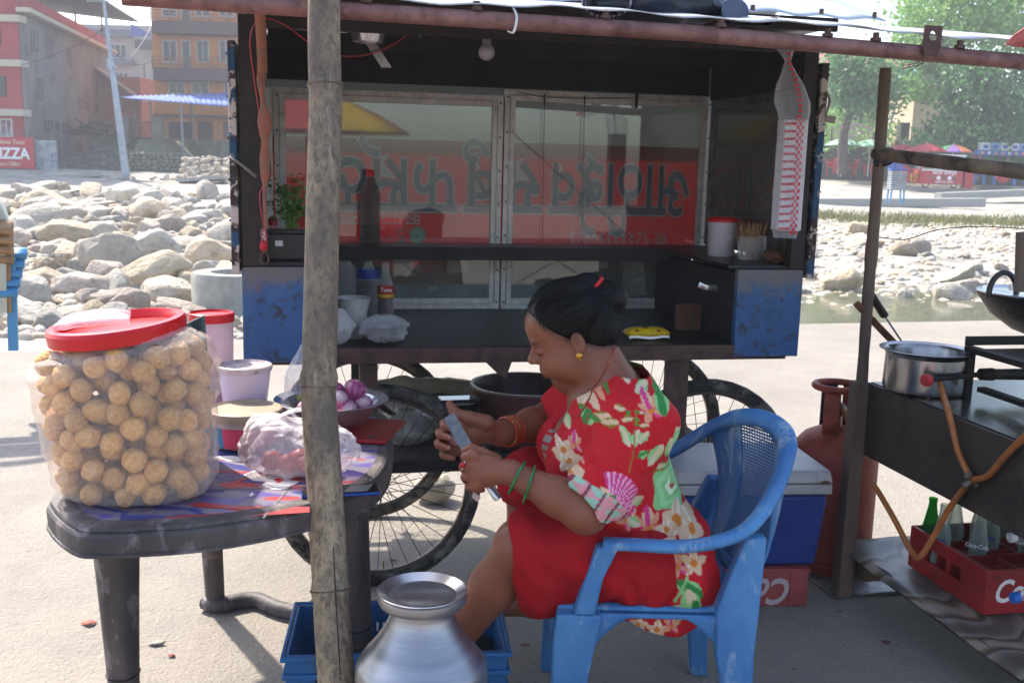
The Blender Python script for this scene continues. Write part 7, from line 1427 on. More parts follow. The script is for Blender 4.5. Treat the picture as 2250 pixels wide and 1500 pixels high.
def np_mesh(name, Vv, Fc, m, parent, origin, col=None):
    me = bpy.data.meshes.new(name); me.from_pydata((Vv - np.array(origin)).tolist(), [], Fc.tolist()); me.materials.append(m); me.shade_smooth()
    if col is not None:
        a = me.color_attributes.new('paint', 'FLOAT_COLOR', 'POINT'); a.data.foreach_set('color', np.concatenate([col, np.ones((len(col), 1))], 1).astype(np.float32).ravel())
    o = bpy.data.objects.new(name, me); COL.objects.link(o); o.parent = parent; return o
WO = V(.35, 2.52, 0)
woman = empty('person', WO, 0, 'woman in a red floral kurta sitting on the blue chair, cutting with a knife', 'person')
HP = R(20); E0 = np.array((.160, 2.555, 1.037)); fv = np.array((-math.cos(HP), 0, -math.sin(HP))); uv = np.array((-math.sin(HP), 0, math.cos(HP))); lv = np.array((0, -1., 0))
HM = [fv, uv, lv]
def hp(f, u, l): return E0 + f * fv + u * uv + l * lv
def A3(px, py, Y): return np.array(at(px, py, Y))
# key joints
Lsh, Lel, Lwr = np.array((.315, 2.375, .875)), np.array((.180, 2.285, .680)), np.array((.005, 2.325, .757))
Rsh, Rel, Rwr = np.array((.205, 2.70, .878)), np.array((.115, 2.765, .775)), A3(1098, 952, 2.60)
Lhip, Lkn, Lan = np.array((.40, 2.41, .50)), np.array((.035, 2.355, .565)), np.array((-.145, 2.46, .235))
Rhip, Rkn, Ran = np.array((.38, 2.64, .50)), np.array((.045, 2.72, .615)), np.array((.075, 2.735, .275))
S = SDF((-.28, 2.16, .12), (.62, 2.92, 1.22), .0038)
# trunk
S.ell((.255, 2.535, .76), (.125, .165, .2), .03).ell((.27, 2.53, .62), (.148, .175, .16), .04).ell((.355, 2.525, .53), (.13, .18, .12), .04)
S.cap((.255, 2.41, .865), (.235, 2.68, .855), .074, .07, .03); S.ell((.18, 2.48, .76), (.07, .075, .075), .03).ell((.16, 2.61, .76), (.07, .075, .075), .03)
# neck
S.cap((.275, 2.545, .895), hp(-.022, -.02, 0), .07, .059, .03).cap((.285, 2.47, .90), hp(-.03, -.03, .01), .05, .045, .03).cap((.275, 2.62, .90), hp(-.03, -.03, -.01), .05, .045, .03).cap((.20, 2.55, .89), hp(.022, -.075, 0), .05, .042, .03)
# arms
S.cap(Lsh, Lel, .060, .051, .02).cap(Lel, Lel * .62 + Lwr * .38, .050, .044, .02).cap(Lel * .62 + Lwr * .38, Lwr, .044, .028, .02)
S.cap(Rsh, Rel, .06, .052, .02).cap(Rel, Rel * .6 + Rwr * .4, .052, .045, .02).cap(Rel * .6 + Rwr * .4, Rwr, .045, .029, .02)
# legs and feet
S.cap(Lhip, Lkn, .10, .068, .03).cap(Lkn, Lkn * .65 + Lan * .35, .058, .058, .02).cap(Lkn * .65 + Lan * .35, Lan, .058, .036, .02)
S.cap(Rhip, Rkn, .10, .065, .03).cap(Rkn, Rkn * .6 + Ran * .4, .056, .055, .02).cap(Rkn * .6 + Ran * .4, Ran, .055, .036, .02)
for an in (Lan, Ran):
    S.ell(an + np.array((.012, 0, -.035)), (.034, .03, .032), .02); S.cap(an + np.array((-.01, 0, -.03)), an + np.array((-.13, 0, -.045)), .032, .022, .02)
    for k in range(5): S.cap(an + np.array((-.13, -.024 + .012 * k, -.047)), an + np.array((-.165 + .008 * abs(k - 1), -.026 + .013 * k, -.053)), .010 - .0006 * k, .008, .004)
# left hand: fist round the knife handle
hl = A3(1068, 1034, 2.328); S.cap(Lwr, hl, .026, .028, .015).ell(hl, (.042, .024, .041), .012); S.cap(A3(1040, 1000, 2.325), A3(1046, 1068, 2.328), .017, .015, .01)
for k, (x, y) in enumerate(((1031, 1000), (1026, 1022), (1029, 1044), (1038, 1064))):
    K = A3(x + 12, y, 2.318); M_ = A3(x - 8, y + 4, 2.338); T = A3(x - 6, y + 9, 2.366); U = A3(x + 22, y + 12, 2.380); S.chain([K, M_, T, U], [.0125 - .0008 * k, .0115 - .0008 * k, .0105 - .0007 * k, .009 - .0006 * k], .004)
S.chain([A3(1088, 1010, 2.345), A3(1058, 994, 2.352), A3(1036, 985, 2.362), A3(1020, 990, 2.372)], [.016, .013, .0115, .009], .006)
# right hand: thumb up, fingers curled round a peeled onion
hr = A3(1046, 942, 2.545); S.cap(Rwr, hr, .029, .032, .015).ell(hr, (.046, .024, .040), .014)
for k, (x, y) in enumerate(((978, 935), (968, 955), (965, 977), (976, 1000))):
    K = A3(1008, 930 + 20 * k, 2.565); M_ = A3(x - 2, y - 4, 2.555); T = A3(x, y, 2.525); U = A3(x + 19, y + 6, 2.502); S.chain([K, M_, T, U], [.014, .0125 - .0005 * k, .0118 - .0006 * k, .0092 - .0004 * k], .004)
S.chain([A3(1068, 928, 2.53), A3(1030, 918, 2.515), A3(1000, 908, 2.51), A3(988, 888, 2.515)], [.021, .0165, .0135, .010], .008)
# head
S.ell(hp(.008, .062, 0), (.098, .083, .077), .02, M=HM).ell(hp(.045, .005, 0), (.060, .092, .067), .02, M=HM).ell(hp(.035, -.055, 0), (.050, .048, .058), .025, M=HM)
S.ell(hp(.062, .06, 0), (.046, .045, .06), .02, M=HM)
for s in (1, -1):
    S.ell(hp(.055, -.038, s * .036), (.042, .036, .032), .02, M=HM); S.ell(hp(.020, -.045, s * .048), (.04, .045, .02), .02, M=HM)
S.ell(hp(.064, -.086, 0), (.022, .020, .026), .018, M=HM); S.cap(hp(.02, -.075, 0), hp(.055, -.095, 0), .04, .026, .02)
S.cap(hp(.094, .030, -.03), hp(.094, .030, .03), .0135, .0135, .012); 
for s in (1, -1): S.ell(hp(.110, .008, s * .032), (.014, .0125, .02), .009, 'sub', M=HM); S.ell(hp(.086, .005, s * .032), (.0155, .0135, .0175), .004, M=HM)
S.chain([hp(.098, .022, 0), hp(.107, .003, 0), hp(.119, -.0135, 0)], [.0085, .0098, .013], .007)
for s in (1, -1): S.ell(hp(.108, -.0185, s * .0135), (.0115, .009, .0085), .006, M=HM); S.ell(hp(.112, -.0265, s * .007), (.004, .004, .0032), .003, 'sub', M=HM)
S.ell(hp(.088, -.045, 0), (.020, .022, .034), .012, M=HM)
S.cap(hp(.102, -.0465, -.013), hp(.102, -.0465, .013), .0075, .0075, .006).cap(hp(.0985, -.0605, -.011), hp(.0985, -.0605, .011), .0085, .0085, .006)
S.cap(hp(.1085, -.0535, -.02), hp(.1085, -.0535, .02), .0028, .0028, .004, 'sub')
# ears
for s in (1, -1):
    S.ell(hp(-.004, .004, s * .074), (.017, .029, .009), .006, M=HM); S.ell(hp(.0, .006, s * .083), (.009, .018, .005), .004, 'sub', M=HM); S.ell(hp(.004, -.022, s * .074), (.008, .009, .006), .005, M=HM)
Vb, Fb = S.mesh()
# paint skin
rel = Vb - E0; hf, hu, hll = rel @ fv, rel @ uv, rel @ lv
sk = np.tile(np.array(srgb('#7d4a35')), (len(Vb), 1)); shade = np.array(srgb('#8f573f')); nz = np.sin(Vb[:, 0] * 60) * np.sin(Vb[:, 2] * 55) * np.sin(Vb[:, 1] * 50)
sk = sk * (1 + .05 * nz[:, None]); head = (hu > -.12)
def blend(mask, c): global sk; m_ = np.clip(mask, 0, 1)[:, None]; sk = sk * (1 - m_) + np.array(srgb(c)) * m_
def blob(f, u, l, rf, ru, rl, soft=1.0): return np.clip((1 - np.sqrt(((hf - f) / rf) ** 2 + ((hu - u) / ru) ** 2 + ((np.abs(hll) - l) / rl) ** 2)) * soft, 0, 1)
blend(blob(.075, -.03, .045, .04, .035, .035) * .5, '#94583d'); blend(blob(.105, -.0535, 0, .02, .016, .022, 2.5) * .75, '#5d2f2b'); blend(blob(.104, -.0535, 0, .02, .0035, .02, 2) * .8, '#2a1312')
blend(blob(.100, .030, .034, .024, .006, .026, 3) * .75, '#2a1a16'); blend(blob(.100, -.001, .034, .022, .005, .02, 3) * .95, '#1d1210'); blend(blob(.1, .012, .032, .02, .008, .02, 1.5) * .35, '#5f3628')
blend(blob(.108, .085, 0, .02, .022, .007, 2) * .7, '#a3202a')
blend(blob(.0, .006, .082, .01, .016, .006, 1.5) * .8, '#3f2118')
handmask = ((Vb[:, 0] < .03) & (Vb[:, 2] > .68)).astype(float); blend(handmask * .25, '#8a5340')
for k, (x, y) in enumerate(((978, 935), (968, 955), (965, 977))):   # nails of the right hand
    c_ = A3(x + 23, y + 6, 2.494); blend((np.linalg.norm(Vb - c_, axis=1) < .0075).astype(float) * .8, '#b08070')
legm = ((Vb[:, 2] < .62) & (Vb[:, 0] < .1)).astype(float); blend(legm * .35, '#8f5c45')
sk *= (1 + NR.normal(0, .035, (len(Vb), 1)))
SKIN = mat('skin', '#7d4a35', .43, attr='paint', spec=.4, bump=.04, bs=220, sss=.12)
# hair
Hs = SDF((.0, 2.42, .96), (.35, 2.70, 1.26), .003)
Hs.ell(hp(-.006, .070, 0), (.112, .089, .086), .02, M=HM).ell(hp(-.055, .025, 0), (.064, .085, .075), .02, M=HM)
Hs.half(hp(.098, .115, 0), fv + .75 * -uv * .9, .012)           # hairline, front
for s in (1, -1): Hs.cap(hp(.075, .0, s * .085), hp(.02, -.05, s * .085), .052, .05, .012, 'sub')
Hs.ell(hp(.10, .02, 0), (.055, .062, .10), .012, 'sub', M=HM); Hs.cap(hp(.0, .0, .095), hp(-.002, -.02, .095), .024, .03, .008, 'sub').cap(hp(.0, .0, -.095), hp(-.002, -.02, -.095), .024, .03, .008, 'sub')
Hs.half(hp(-.06, -.064, 0), -uv + .5 * fv, .012)
bun = A3(1325, 648, 2.55); Hs.ell(bun, (.048, .046, .036), .012).ell(A3(1292, 622, 2.55), (.032, .034, .026), .012).ell(A3(1352, 655, 2.55), (.032, .036, .036), .012).ell(A3(1318, 690, 2.55), (.035, .045, .035), .015)
Hs.noise(.0006, 240, (1, 1.4, 1)); Vh, Fh = Hs.mesh()
HAIR = bpy.data.materials.new('black_hair'); HAIR.use_nodes = True; t = HAIR.node_tree; p = t.nodes['Principled BSDF']; p.inputs['Base Color'].default_value = c4('#08080a'); p.inputs['Roughness'].default_value = .45; p.inputs['Specular IOR Level'].default_value = .22
bb = nd(t, 'ShaderNodeBump'); bb.inputs['Strength'].default_value = .22; bb.inputs['Distance'].default_value = .004
t.links.new(noi(t, coords(t, (40, 320, 220)), 1, 3), bb.inputs['Height']); t.links.new(bb.outputs[0], p.inputs['Normal'])
hair = np_mesh('hair', Vh, Fh, HAIR, woman, WO)
from mathutils.bvhtree import BVHTree
HB = BVHTree.FromPolygons([Vector(v) for v in Vh], Fh.tolist()); fringe = []
for i in np.argwhere((hu > -.09) & (hu < .13)).ravel():   # short fine hairs thin out along the hairline
    h_ = HB.find_nearest(Vector(Vb[i]), .016)
    if h_[0] is not None and .002 < h_[3] < .008: fringe.append(Vb[i])
    if h_[0] is not None: k_ = (1 - h_[3] / .016) ** 1.3 * .85 * (.7 + .3 * math.sin(Vb[i][2] * 900 + Vb[i][0] * 400)); sk[i] = sk[i] * (1 - k_) + np.array((.012, .01, .01)) * k_
np_mesh('body', Vb, Fb, SKIN, woman, WO, sk)
b = MB()
for k in range(222):   # loose strands combed back from the forehead to the bun, and wisps
    l0 = random.uniform(-.075, .075); f0 = .095 - abs(l0) * .4 + random.uniform(-.012, .006); u0_ = .105 - abs(l0) * .55 + random.uniform(-.01, .012)
    if k < 200:
        P = [hp(f0, u0_, l0), hp(.06, .142 - abs(l0) * .35, l0 * 1.05), hp(.0, .160 - abs(l0) * .45, l0 * 1.05), hp(-.06, .146 - abs(l0) * .4, l0 * .8), bun + np.array((-.01 + random.uniform(-.02, .02), l0 * .3, .025 + random.uniform(-.01, .01)))]
        P = [Vector(x) + V(random.gauss(0, .0012), random.gauss(0, .0012), random.gauss(0, .0012)) for x in P]
    else:
        s0 = random.choice((bun + np.array((0, 0, .035)), hp(-.09, .0, random.uniform(-.05, .05)), hp(-.075, -.035, random.uniform(-.06, .06)))); d_ = np.array((random.gauss(0, .012), random.gauss(0, .012), random.gauss(.006, .01))); P = [Vector(s0), Vector(s0 + d_ * .6 + np.array((0, 0, .008))), Vector(s0 + d_ * 1.2)]
    b.tube([x - WO for x in smooth_path(P, 4)], .00045, 3, cap=False)
rs = random.Random(5); starts = [Vh[rs.randrange(len(Vh))] for _ in range(700)] + [rs.choice(fringe) for _ in range(420)]
for s0 in starts:   # fine strands lying on the combed hair, from the hairline to the bun
    p = Vector(s0); pts_ = []; tgt = Vector(bun) + V(rs.gauss(0, .012), rs.gauss(0, .02), rs.gauss(0, .01)); off_ = rs.uniform(.0002, .0016)
    for k in range(rs.randint(5, 11)):
        h_ = HB.find_nearest(p)
        if h_[0] is None: break
        pts_.append((p if k == 0 and h_[3] > .001 else h_[0] + h_[1] * off_) - WO); d_ = tgt - h_[0]
        if d_.length < .02: break
        d_ -= h_[1] * d_.dot(h_[1]); p = h_[0] + d_.normalized() * .011 + V(rs.gauss(0, .0008), rs.gauss(0, .0008), rs.gauss(0, .0008))
    if len(pts_) > 2: b.tube(pts_, .0004, 3, cap=False)
b.build('hair_strands', HAIR, hair)
b = MB(); b.tube([Vector(A3(1310, 628, 2.545) - np.array(WO)) + V(.012 * math.cos(a), .018 * math.sin(a) - .012, .014 * math.cos(a) + .006) for a in np.linspace(0, 6.28, 25)[:-1]], .005, 8, closed=True); b.build('hair_tie', REDP, woman)
# kurta ---------------------------------------------------------
K_ = SDF((.05, 2.17, .33), (.62, 2.90, .97), .0036)
K_.ell((.260, 2.535, .76), (.140, .18, .205), .03).ell((.275, 2.53, .63), (.164, .19, .16), .04).ell((.37, 2.525, .54), (.130, .19, .115), .04)
K_.cap((.275, 2.39, .868), (.252, 2.69, .855), .090, .085, .03); K_.cap((.30, 2.45, .91), (.288, 2.64, .905), .07, .068, .03).cap((.302, 2.50, .94), (.298, 2.59, .94), .045, .045, .02); K_.ell((.175, 2.47, .75), (.085, .085, .085), .03).ell((.155, 2.61, .75), (.085, .085, .085), .03)
se = Lsh * .22 + Lel * .78; K_.cap(Lsh + np.array((.01, 0, -.005)), se, .078, .075, .03)
re_ = Rsh * .3 + Rel * .7; K_.cap(Rsh, re_ + np.array((0, 0, -.01)), .078, .074, .03)
K_.cap(se + (Lel - Lsh) * -.06, se + (Lel - Lsh) * .02, .079, .082, .008)
dl = (Lel - Lsh); dr_ = (Rel - Rsh)
K_.half(se + dl * .03, dl, .004, (se - .13, se + np.array((.13, .13, .13)))) if False else None
# back flap hanging over the seat side
K_.ell((.445, 2.46, .50), (.070, .16, .13), .03).ell((.435, 2.43, .50), (.078, .145, .135), .02).ell((.392, 2.342, .475), (.128, .024, .125), .012)
# hollow sleeves, neck opening
K_.cap(se + dl * .06, Lel + dl * .3, .064, .075, .004, 'sub'); K_.cap(re_ + dr_ * .06, Rel + dr_ * .4, .064, .08, .004, 'sub')
nk = np.array((.215, 2.545, .942)); K_.ell(nk + np.array((-.01, 0, .012)), (.088, .090, .066), .008, 'sub', M=[np.array((.9, 0, .43)), np.array((0, 1, 0)), np.array((-.43, 0, .9))])
K_.ell((.128, 2.545, .87), (.045, .042, .085), .01, 'sub')
# folds
sl_, X_, Y_, Z_ = K_.region((.05, 2.17, .54), (.6, 2.9, .76)); K_.D[sl_] += (.0036 * np.sin(130 * Z_ + 26 * X_ + 2.2 * np.sin(17 * X_)) * np.exp(-((Z_ - .625) / .045) ** 2) * (.6 + .4 * np.sin(21 * X_ + 3))).astype(np.float32)
sl_, X_, Y_, Z_ = K_.region((.1, 2.17, .66), (.45, 2.40, .92)); K_.D[sl_] += (.0032 * np.sin(95 * X_ + 62 * Z_ + 1.6 * np.sin(24 * Z_)) * np.clip((2.40 - Y_) / .06, 0, 1) * np.clip((.90 - Z_) / .1, 0, 1)).astype(np.float32)
K_.noise(.0034, 40, (1, .8, 1.3)).noise(.0012, 95, (1.2, .8, .6)); Vk, Fk = K_.mesh()
RED = np.array(srgb('#b3121f')); kc = np.tile(RED, (len(Vk), 1)); KX, KY, KZ = Vk[:, 0], Vk[:, 1], Vk[:, 2]
side_v = KY < 2.52
def paint(mask, c):
    m_ = np.clip(mask, 0, 1)[:, None]; kc[:] = kc * (1 - m_) + np.array(srgb(c)) * m_
def loc2(x, z, ang, near=True):
    dx, dz = KX - x, KZ - z; ca_, sa_ = math.cos(ang), math.sin(ang); return dx * ca_ + dz * sa_, -dx * sa_ + dz * ca_
def leafm(x, z, L, W, ang, near):   # almond
    a, b_ = loc2(x, z, ang); t_ = a / L; return (t_ > 0) & (t_ < 1) & (np.abs(b_) < W * np.sin(np.pi * np.clip(t_, 0, 1)) ** .8) & (side_v if near else ~side_v), a / L, b_ / W
def leaf(x, z, L, W, ang, c, edge=None, near=True):
    m_, t_, w_ = leafm(x, z, L, W, ang, near); paint(m_.astype(float), c)
    if edge: paint((m_ & ((np.abs(w_) > .62) | (w_ < -.35))).astype(float), edge)
def flower(x, z, r, n, c, core, ang=0, near=True, edge=None):
    for k in range(n): leaf(x, z, r, r * .30, ang + 2 * math.pi * k / n, c, edge if k % 2 else None, near)
    d = np.hypot(KX - x, KZ - z); paint(((d < r * .25) & (side_v if near else ~side_v)).astype(float), core)
def wpt(px, py, Y=2.36): p = at(px, py, Y); return p.x, p.z
def stem(pts, wd, c, near=True):
    P = [wpt(*q) for q in pts]
    for (x0, z0), (x1, z1) in zip(P[:-1], P[1:]):
        dx, dz = x1 - x0, z1 - z0; L = dx * dx + dz * dz; t_ = np.clip(((KX - x0) * dx + (KZ - z0) * dz) / L, 0, 1); paint(((np.hypot(KX - x0 - t_ * dx, KZ - z0 - t_ * dz) < wd) & (side_v if near else ~side_v)).astype(float), c)
CREAMC, GRN1, GRN2, PNK, ORG, OLV, MINTC = '#c9ab8a', '#2f7a3a', '#7fb574', '#c43a78', '#c2702a', '#7a7020', '#8fc48a'
def motif(px, py, kind, sc=1.0, ang=0, near=True):
    x, z = wpt(px, py) if near is not None else (px, py); nr = bool(near)
    if kind == 'lily': flower(x, z, .042 * sc, 5, CREAMC, ORG, ang, nr, '#d9c6b0')
    elif kind == 'bud': leaf(x, z, .045 * sc, .013 * sc, ang, CREAMC, OLV, nr); leaf(x, z, .028 * sc, .009 * sc, ang + 2.6, GRN1, OLV, nr)
    elif kind == 'leaf': leaf(x, z, .05 * sc, .014 * sc, ang, '#c2b394', GRN2, nr)
    elif kind == 'green': leaf(x, z, .06 * sc, .018 * sc, ang, GRN1, GRN2, nr)
    elif kind == 'rose':
        for r_, c_ in ((.052, GRN2), (.040, MINTC), (.028, GRN2), (.018, '#c9d9b0'), (.008, '#a04a3a')):
            d = np.hypot(KX - x, KZ - z) * (1 + .12 * np.sin(5 * np.arctan2(KZ - z, KX - x) + r_ * 90)); paint(((d < r_ * sc) & (side_v if nr else ~side_v)).astype(float), c_)
    elif kind == 'shell':
        a, b_ = loc2(x, z, ang); d = np.hypot(a, b_); th = np.arctan2(b_, a); m_ = (d < .062 * sc) & (np.abs(th) < 1.25) & side_v; paint(m_.astype(float), PNK); paint((m_ & (np.sin(th * 30) > .5)).astype(float), '#dba6bd'); leaf(x, z, .04 * sc, .012 * sc, ang + 1.5, CREAMC, None, nr)
    elif kind == 'orchid': flower(x, z, .036 * sc, 4, '#c98a6a', ORG, ang, nr, PNK); leaf(x, z, .05 * sc, .013 * sc, ang + .8, PNK, CREAMC, nr)
for a in ((1290, 875, 'lily', .9, .6), (1345, 850, 'leaf', 1.2, 2.8), (1385, 850, 'leaf', 1.1, 1.8), (1395, 860, 'leaf', .8, .4), (1375, 835, 'leaf', .7, 2.2), (1310, 860, 'orchid', .8, 2.4), (1330, 845, 'bud', .9, 2.5), (1300, 915, 'bud', 1.0, .3), (1285, 940, 'green', .7, 1.2), (1318, 920, 'bud', .9, .2),
          (1370, 890, 'bud', .6, 2.9), (1385, 905, 'bud', .6, 3.3), (1400, 895, 'bud', .5, .2), (1398, 920, 'bud', .5, .1), (1375, 960, 'leaf', .8, 1.9), (1385, 960, 'leaf', .8, 1.3), (1395, 955, 'leaf', .7, .9), (1390, 980, 'green', .5, .3), (1372, 940, 'leaf', .6, 2.3),
          (1425, 890, 'orchid', .9, 1.2), (1455, 905, 'green', 1.1, 1.7), (1470, 950, 'leaf', 1.3, -1.5), (1450, 960, 'leaf', 1.2, -2.2), (1480, 930, 'leaf', 1.1, -1), (1500, 960, 'rose', .55, 0), (1445, 1035, 'bud', .9, -.4), (1460, 1020, 'bud', .9, .3), (1450, 1060, 'bud', .8, -1.6), (1500, 1040, 'green', 1.1, -1.2), (1488, 1085, 'rose', 1.1, 0), (1515, 1060, 'rose', .7, 0),
          (1330, 1070, 'shell', 1.15, .55), (1265, 1050, 'bud', .9, 2.3), (1300, 1075, 'green', .9, .6), (1250, 1020, 'lily', .8, .4), (1240, 1000, 'lily', .7, 1.0), (1265, 985, 'orchid', .6, .8), (1255, 960, 'leaf', .8, 2.0), (1235, 965, 'green', .8, 1.8), (1378, 1110, 'leaf', .9, .6), (1375, 1135, 'orchid', .8, .2), (1425, 1155, 'orchid', 1.1, .9), (1405, 1150, 'leaf', .8, 2.6), (1490, 1150, 'lily', 1.0, .2), (1520, 1160, 'lily', .8, .9), (1465, 1165, 'lily', .7, .4),
          (1515, 1215, 'lily', .8, .3), (1480, 1225, 'orchid', .8, 1.4), (1478, 1250, 'green', 1.3, -.6), (1500, 1265, 'leaf', 1.7, -1.3), (1485, 1305, 'leaf', 1.4, -1.7), (1515, 1290, 'green', 1.0, -1.4), (1440, 1370, 'lily', .7, .3), (1470, 1360, 'orchid', .7, .8), (1400, 1360, 'lily', .6, .3), (1535, 1120, 'leaf', .9, 1.8), (1530, 1030, 'leaf', .8, 1.4), (1280, 820, 'lily', .6, .2), (1420, 815, 'leaf', .7, 2.2), (1445, 835, 'leaf', .7, -.8)):
    motif(*a)
stem([(1372, 1010), (1382, 975), (1388, 930), (1392, 890)], .0016, OLV); stem([(1475, 1300), (1490, 1265), (1500, 1240)], .003, GRN2); stem([(1440, 1045), (1480, 1050), (1500, 1010), (1505, 960)], .002, OLV)
rs = random.Random(3)
for _ in range(46):   # the far side carries the same print
    motif(rs.uniform(1180, 1560), rs.uniform(830, 1330), rs.choice(('lily', 'bud', 'leaf', 'rose', 'orchid', 'green')), rs.uniform(.7, 1.1), rs.uniform(0, 6.28), False)
# silver braid down the front opening
fr_ = (np.abs(KY - 2.545) < .02) & (KX < .2) & (KZ < .86) & (KZ > .66) & (KX < .155 + .0); paint((fr_ & (np.sin(KZ * 260) > -.6)).astype(float), '#8d857c')
# rolled cuff of the near sleeve: pink and mint lining
dd = ((Vk - se) @ (dl / np.linalg.norm(dl))); rr = np.linalg.norm((Vk - se) - dd[:, None] * (dl / np.linalg.norm(dl)), axis=1); cuff = (dd > .006) & (rr < .095) & (KY < 2.42); paint(cuff.astype(float), '#c98a90'); paint((cuff & (np.sin(KX * 95 + KZ * 60) * np.sin(KZ * 120) > .1)).astype(float), '#8fb5a0'); paint((cuff & (np.sin(KX * 140 - KZ * 90) > .85)).astype(float), '#7d3a48')
KM = mat('kurta_fabric', '#b3121f', .75, attr='paint', bump=.55, bs=22, spec=.25)
np_mesh('kurta', Vk, Fk, KM, woman, WO, kc)
# trousers
T_ = SDF((-.05, 2.17, .28), (.56, 2.88, .76), .0042)
T_.cap(Lhip + np.array((-.05, .0, .0)), Lkn + np.array((.015, 0, .0)), .115, .088, .03).cap(Lkn + np.array((.02, 0, -.0)), Lkn + np.array((.05, .01, -.105)), .082, .078, .03); T_.cap(Rhip, Rkn + np.array((.015, 0, 0)), .112, .085, .03).cap(Rkn + np.array((.01, 0, 0)), Rkn + np.array((.04, 0, -.12)), .08, .074, .03)
T_.ell((.37, 2.53, .49), (.15, .20, .10), .04).ell((.318, 2.352, .50), (.112, .034, .115), .02)
hn = np.array(Lan - Lkn); T_.cap(Lkn + hn * .18 + np.array((-.012, 0, 0)), Lkn + hn * 1.1 + np.array((-.03, 0, 0)), .066, .085, .004, 'sub'); T_.cap(Rkn + np.array((-.0, 0, -.09)), Ran + np.array((0, 0, -.1)), .063, .075, .004, 'sub')
T_.half(Lkn + np.array((-.022, 0, 0)), (-1, 0, -.12), .006, ((-.05, 2.17, .28), (.12, 2.52, .76)))
sl_, X_, Y_, Z_ = T_.region((.15, 2.17, .3), (.56, 2.42, .6)); T_.D[sl_] += (.0045 * np.sin(95 * X_ + 14 * np.sin(9 * Z_)) * np.clip((.60 - Z_) / .1, 0, 1) * np.clip((2.40 - Y_) / .06, 0, 1)).astype(np.float32)
sl_, X_, Y_, Z_ = T_.region((-.02, 2.17, .40), (.34, 2.5, .70)); T_.D[sl_] += (.0034 * np.sin(64 * X_ + 70 * Z_ + 2 * np.sin(19 * X_)) * np.clip((X_ - .0) / .08, 0, 1)).astype(np.float32)
T_.noise(.005, 34, (1, 1, 1.1)).noise(.0015, 80, (1.3, 1, .5)); Vt, Ft = T_.mesh(); np_mesh('trousers', Vt, Ft, mat('red_cotton', '#a3101b', .8, var='#930d18', vs=6, bump=.6, bs=18, spec=.2), woman, WO)
# jewellery
GOLD = mat('gold', '#b58a3a', .25, 1); b = MB(); b.ell(Vector(hp(.004, -.026, .083)) - WO, (.0085, .003, .0085), 14, 8); b.ell(Vector(hp(.004, -.036, .083)) - WO, .003, 8, 6); b.build('earring', GOLD, woman)
b = MB(); b.ell(Vector(hp(.109, -.016, .0225)) - WO, .0022, 8, 6); b.build('nose_stud', GOLD, woman)
NB = mat('red_beads', '#8a1622', .3); P = [A3(1352, 765, 2.49), A3(1335, 800, 2.475), A3(1312, 850, 2.462), A3(1285, 890, 2.458), A3(1262, 925, 2.462), A3(1250, 965, 2.475), A3(1238, 1010, 2.49)]
BV = [BVHTree.FromPolygons([Vector(v) for v in a], b_.tolist()) for a, b_ in ((Vb, Fb), (Vk, Fk))]
def skinpt(x):   # nearest cloth or skin surface in front of x, so the string lies on it
    o_ = V(x[0], 1.8, x[2]); best = None
    for t_ in BV:
        h_ = t_.ray_cast(o_, V(0, 1, 0))
        if h_[0] is not None and (best is None or h_[0].y < best.y): best = h_[0]
    return (best if best is not None else Vector(x)) + V(0, -.003, 0)
def necklace(P, lab):
    q = [skinpt(x) - WO for x in smooth_path([Vector(x) for x in P], 8)]; b = MB(); b.tube(q, .0016, 6); o = b.build('necklace', GOLD, woman); bd = MB()
    for i, x in enumerate(q): bd.ell(x, .0032 if i % 3 == 0 else .0022, 8, 6)
    bd = bd.build('beads', NB, o); bd['kind'] = 'stuff'
P2 = [A3(1352, 768, 2.49), A3(1338, 795, 2.475), A3(1318, 830, 2.46), A3(1300, 860, 2.45), A3(1283, 892, 2.44), A3(1270, 915, 2.43)]
necklace(P2, '')
def bangle(c, axis, r, wr, m, n=1, step=.006):
    axis = Vector(axis).normalized(); a = axis.cross(V(0, 0, 1)).normalized(); b_ = axis.cross(a)
    for k in range(n): b = MB(); cc = Vector(c) + axis * step * k - WO; b.tube([cc + (a * math.cos(t_) + b_ * math.sin(t_)) * r for t_ in np.linspace(0, 6.2832, 41)[:-1]], wr, 8, closed=True); b.build('bangle', m[k % len(m)], woman)
GRB = mat('green_bangle', '#0d4a26', .2, var='#1c7a3c', vs=60); ax = (Lel - Lwr)
bangle(Lwr + ax * .09 + np.array((0, 0, -.004)), ax, .041, .0032, [GRB]); bangle(Lwr + ax * .25 + np.array((0, 0, -.006)), ax * 1 + np.array((0, .02, .03)), .045, .0032, [GRB])
RBB = mat('red_bangle', '#96141c', .3, var='#b5892e', vs=160, vr=(.55, .6)); ax = (Rel - Rwr); bangle(Rwr + ax * .12, ax, .0375, .0036, [RBB, RBB, GOLD, RBB, RBB, RBB], 6, .0062)
b = MB(); cc = Vector(A3(1019, 1020, 2.335)) - WO; b.tube([cc + V(.004 * math.sin(a), .013 * math.cos(a), .0125 * math.sin(a)) for a in np.linspace(0, 6.2832, 25)[:-1]], .0022, 6, closed=True); b.build('ring', STEEL, woman); b = MB(); b.ell(Vector(A3(1016, 1021, 2.318)) - WO, (.007, .004, .007), 12, 8); b.build('ring_stone', mat('red_stone', '#a3141c', .1), woman)
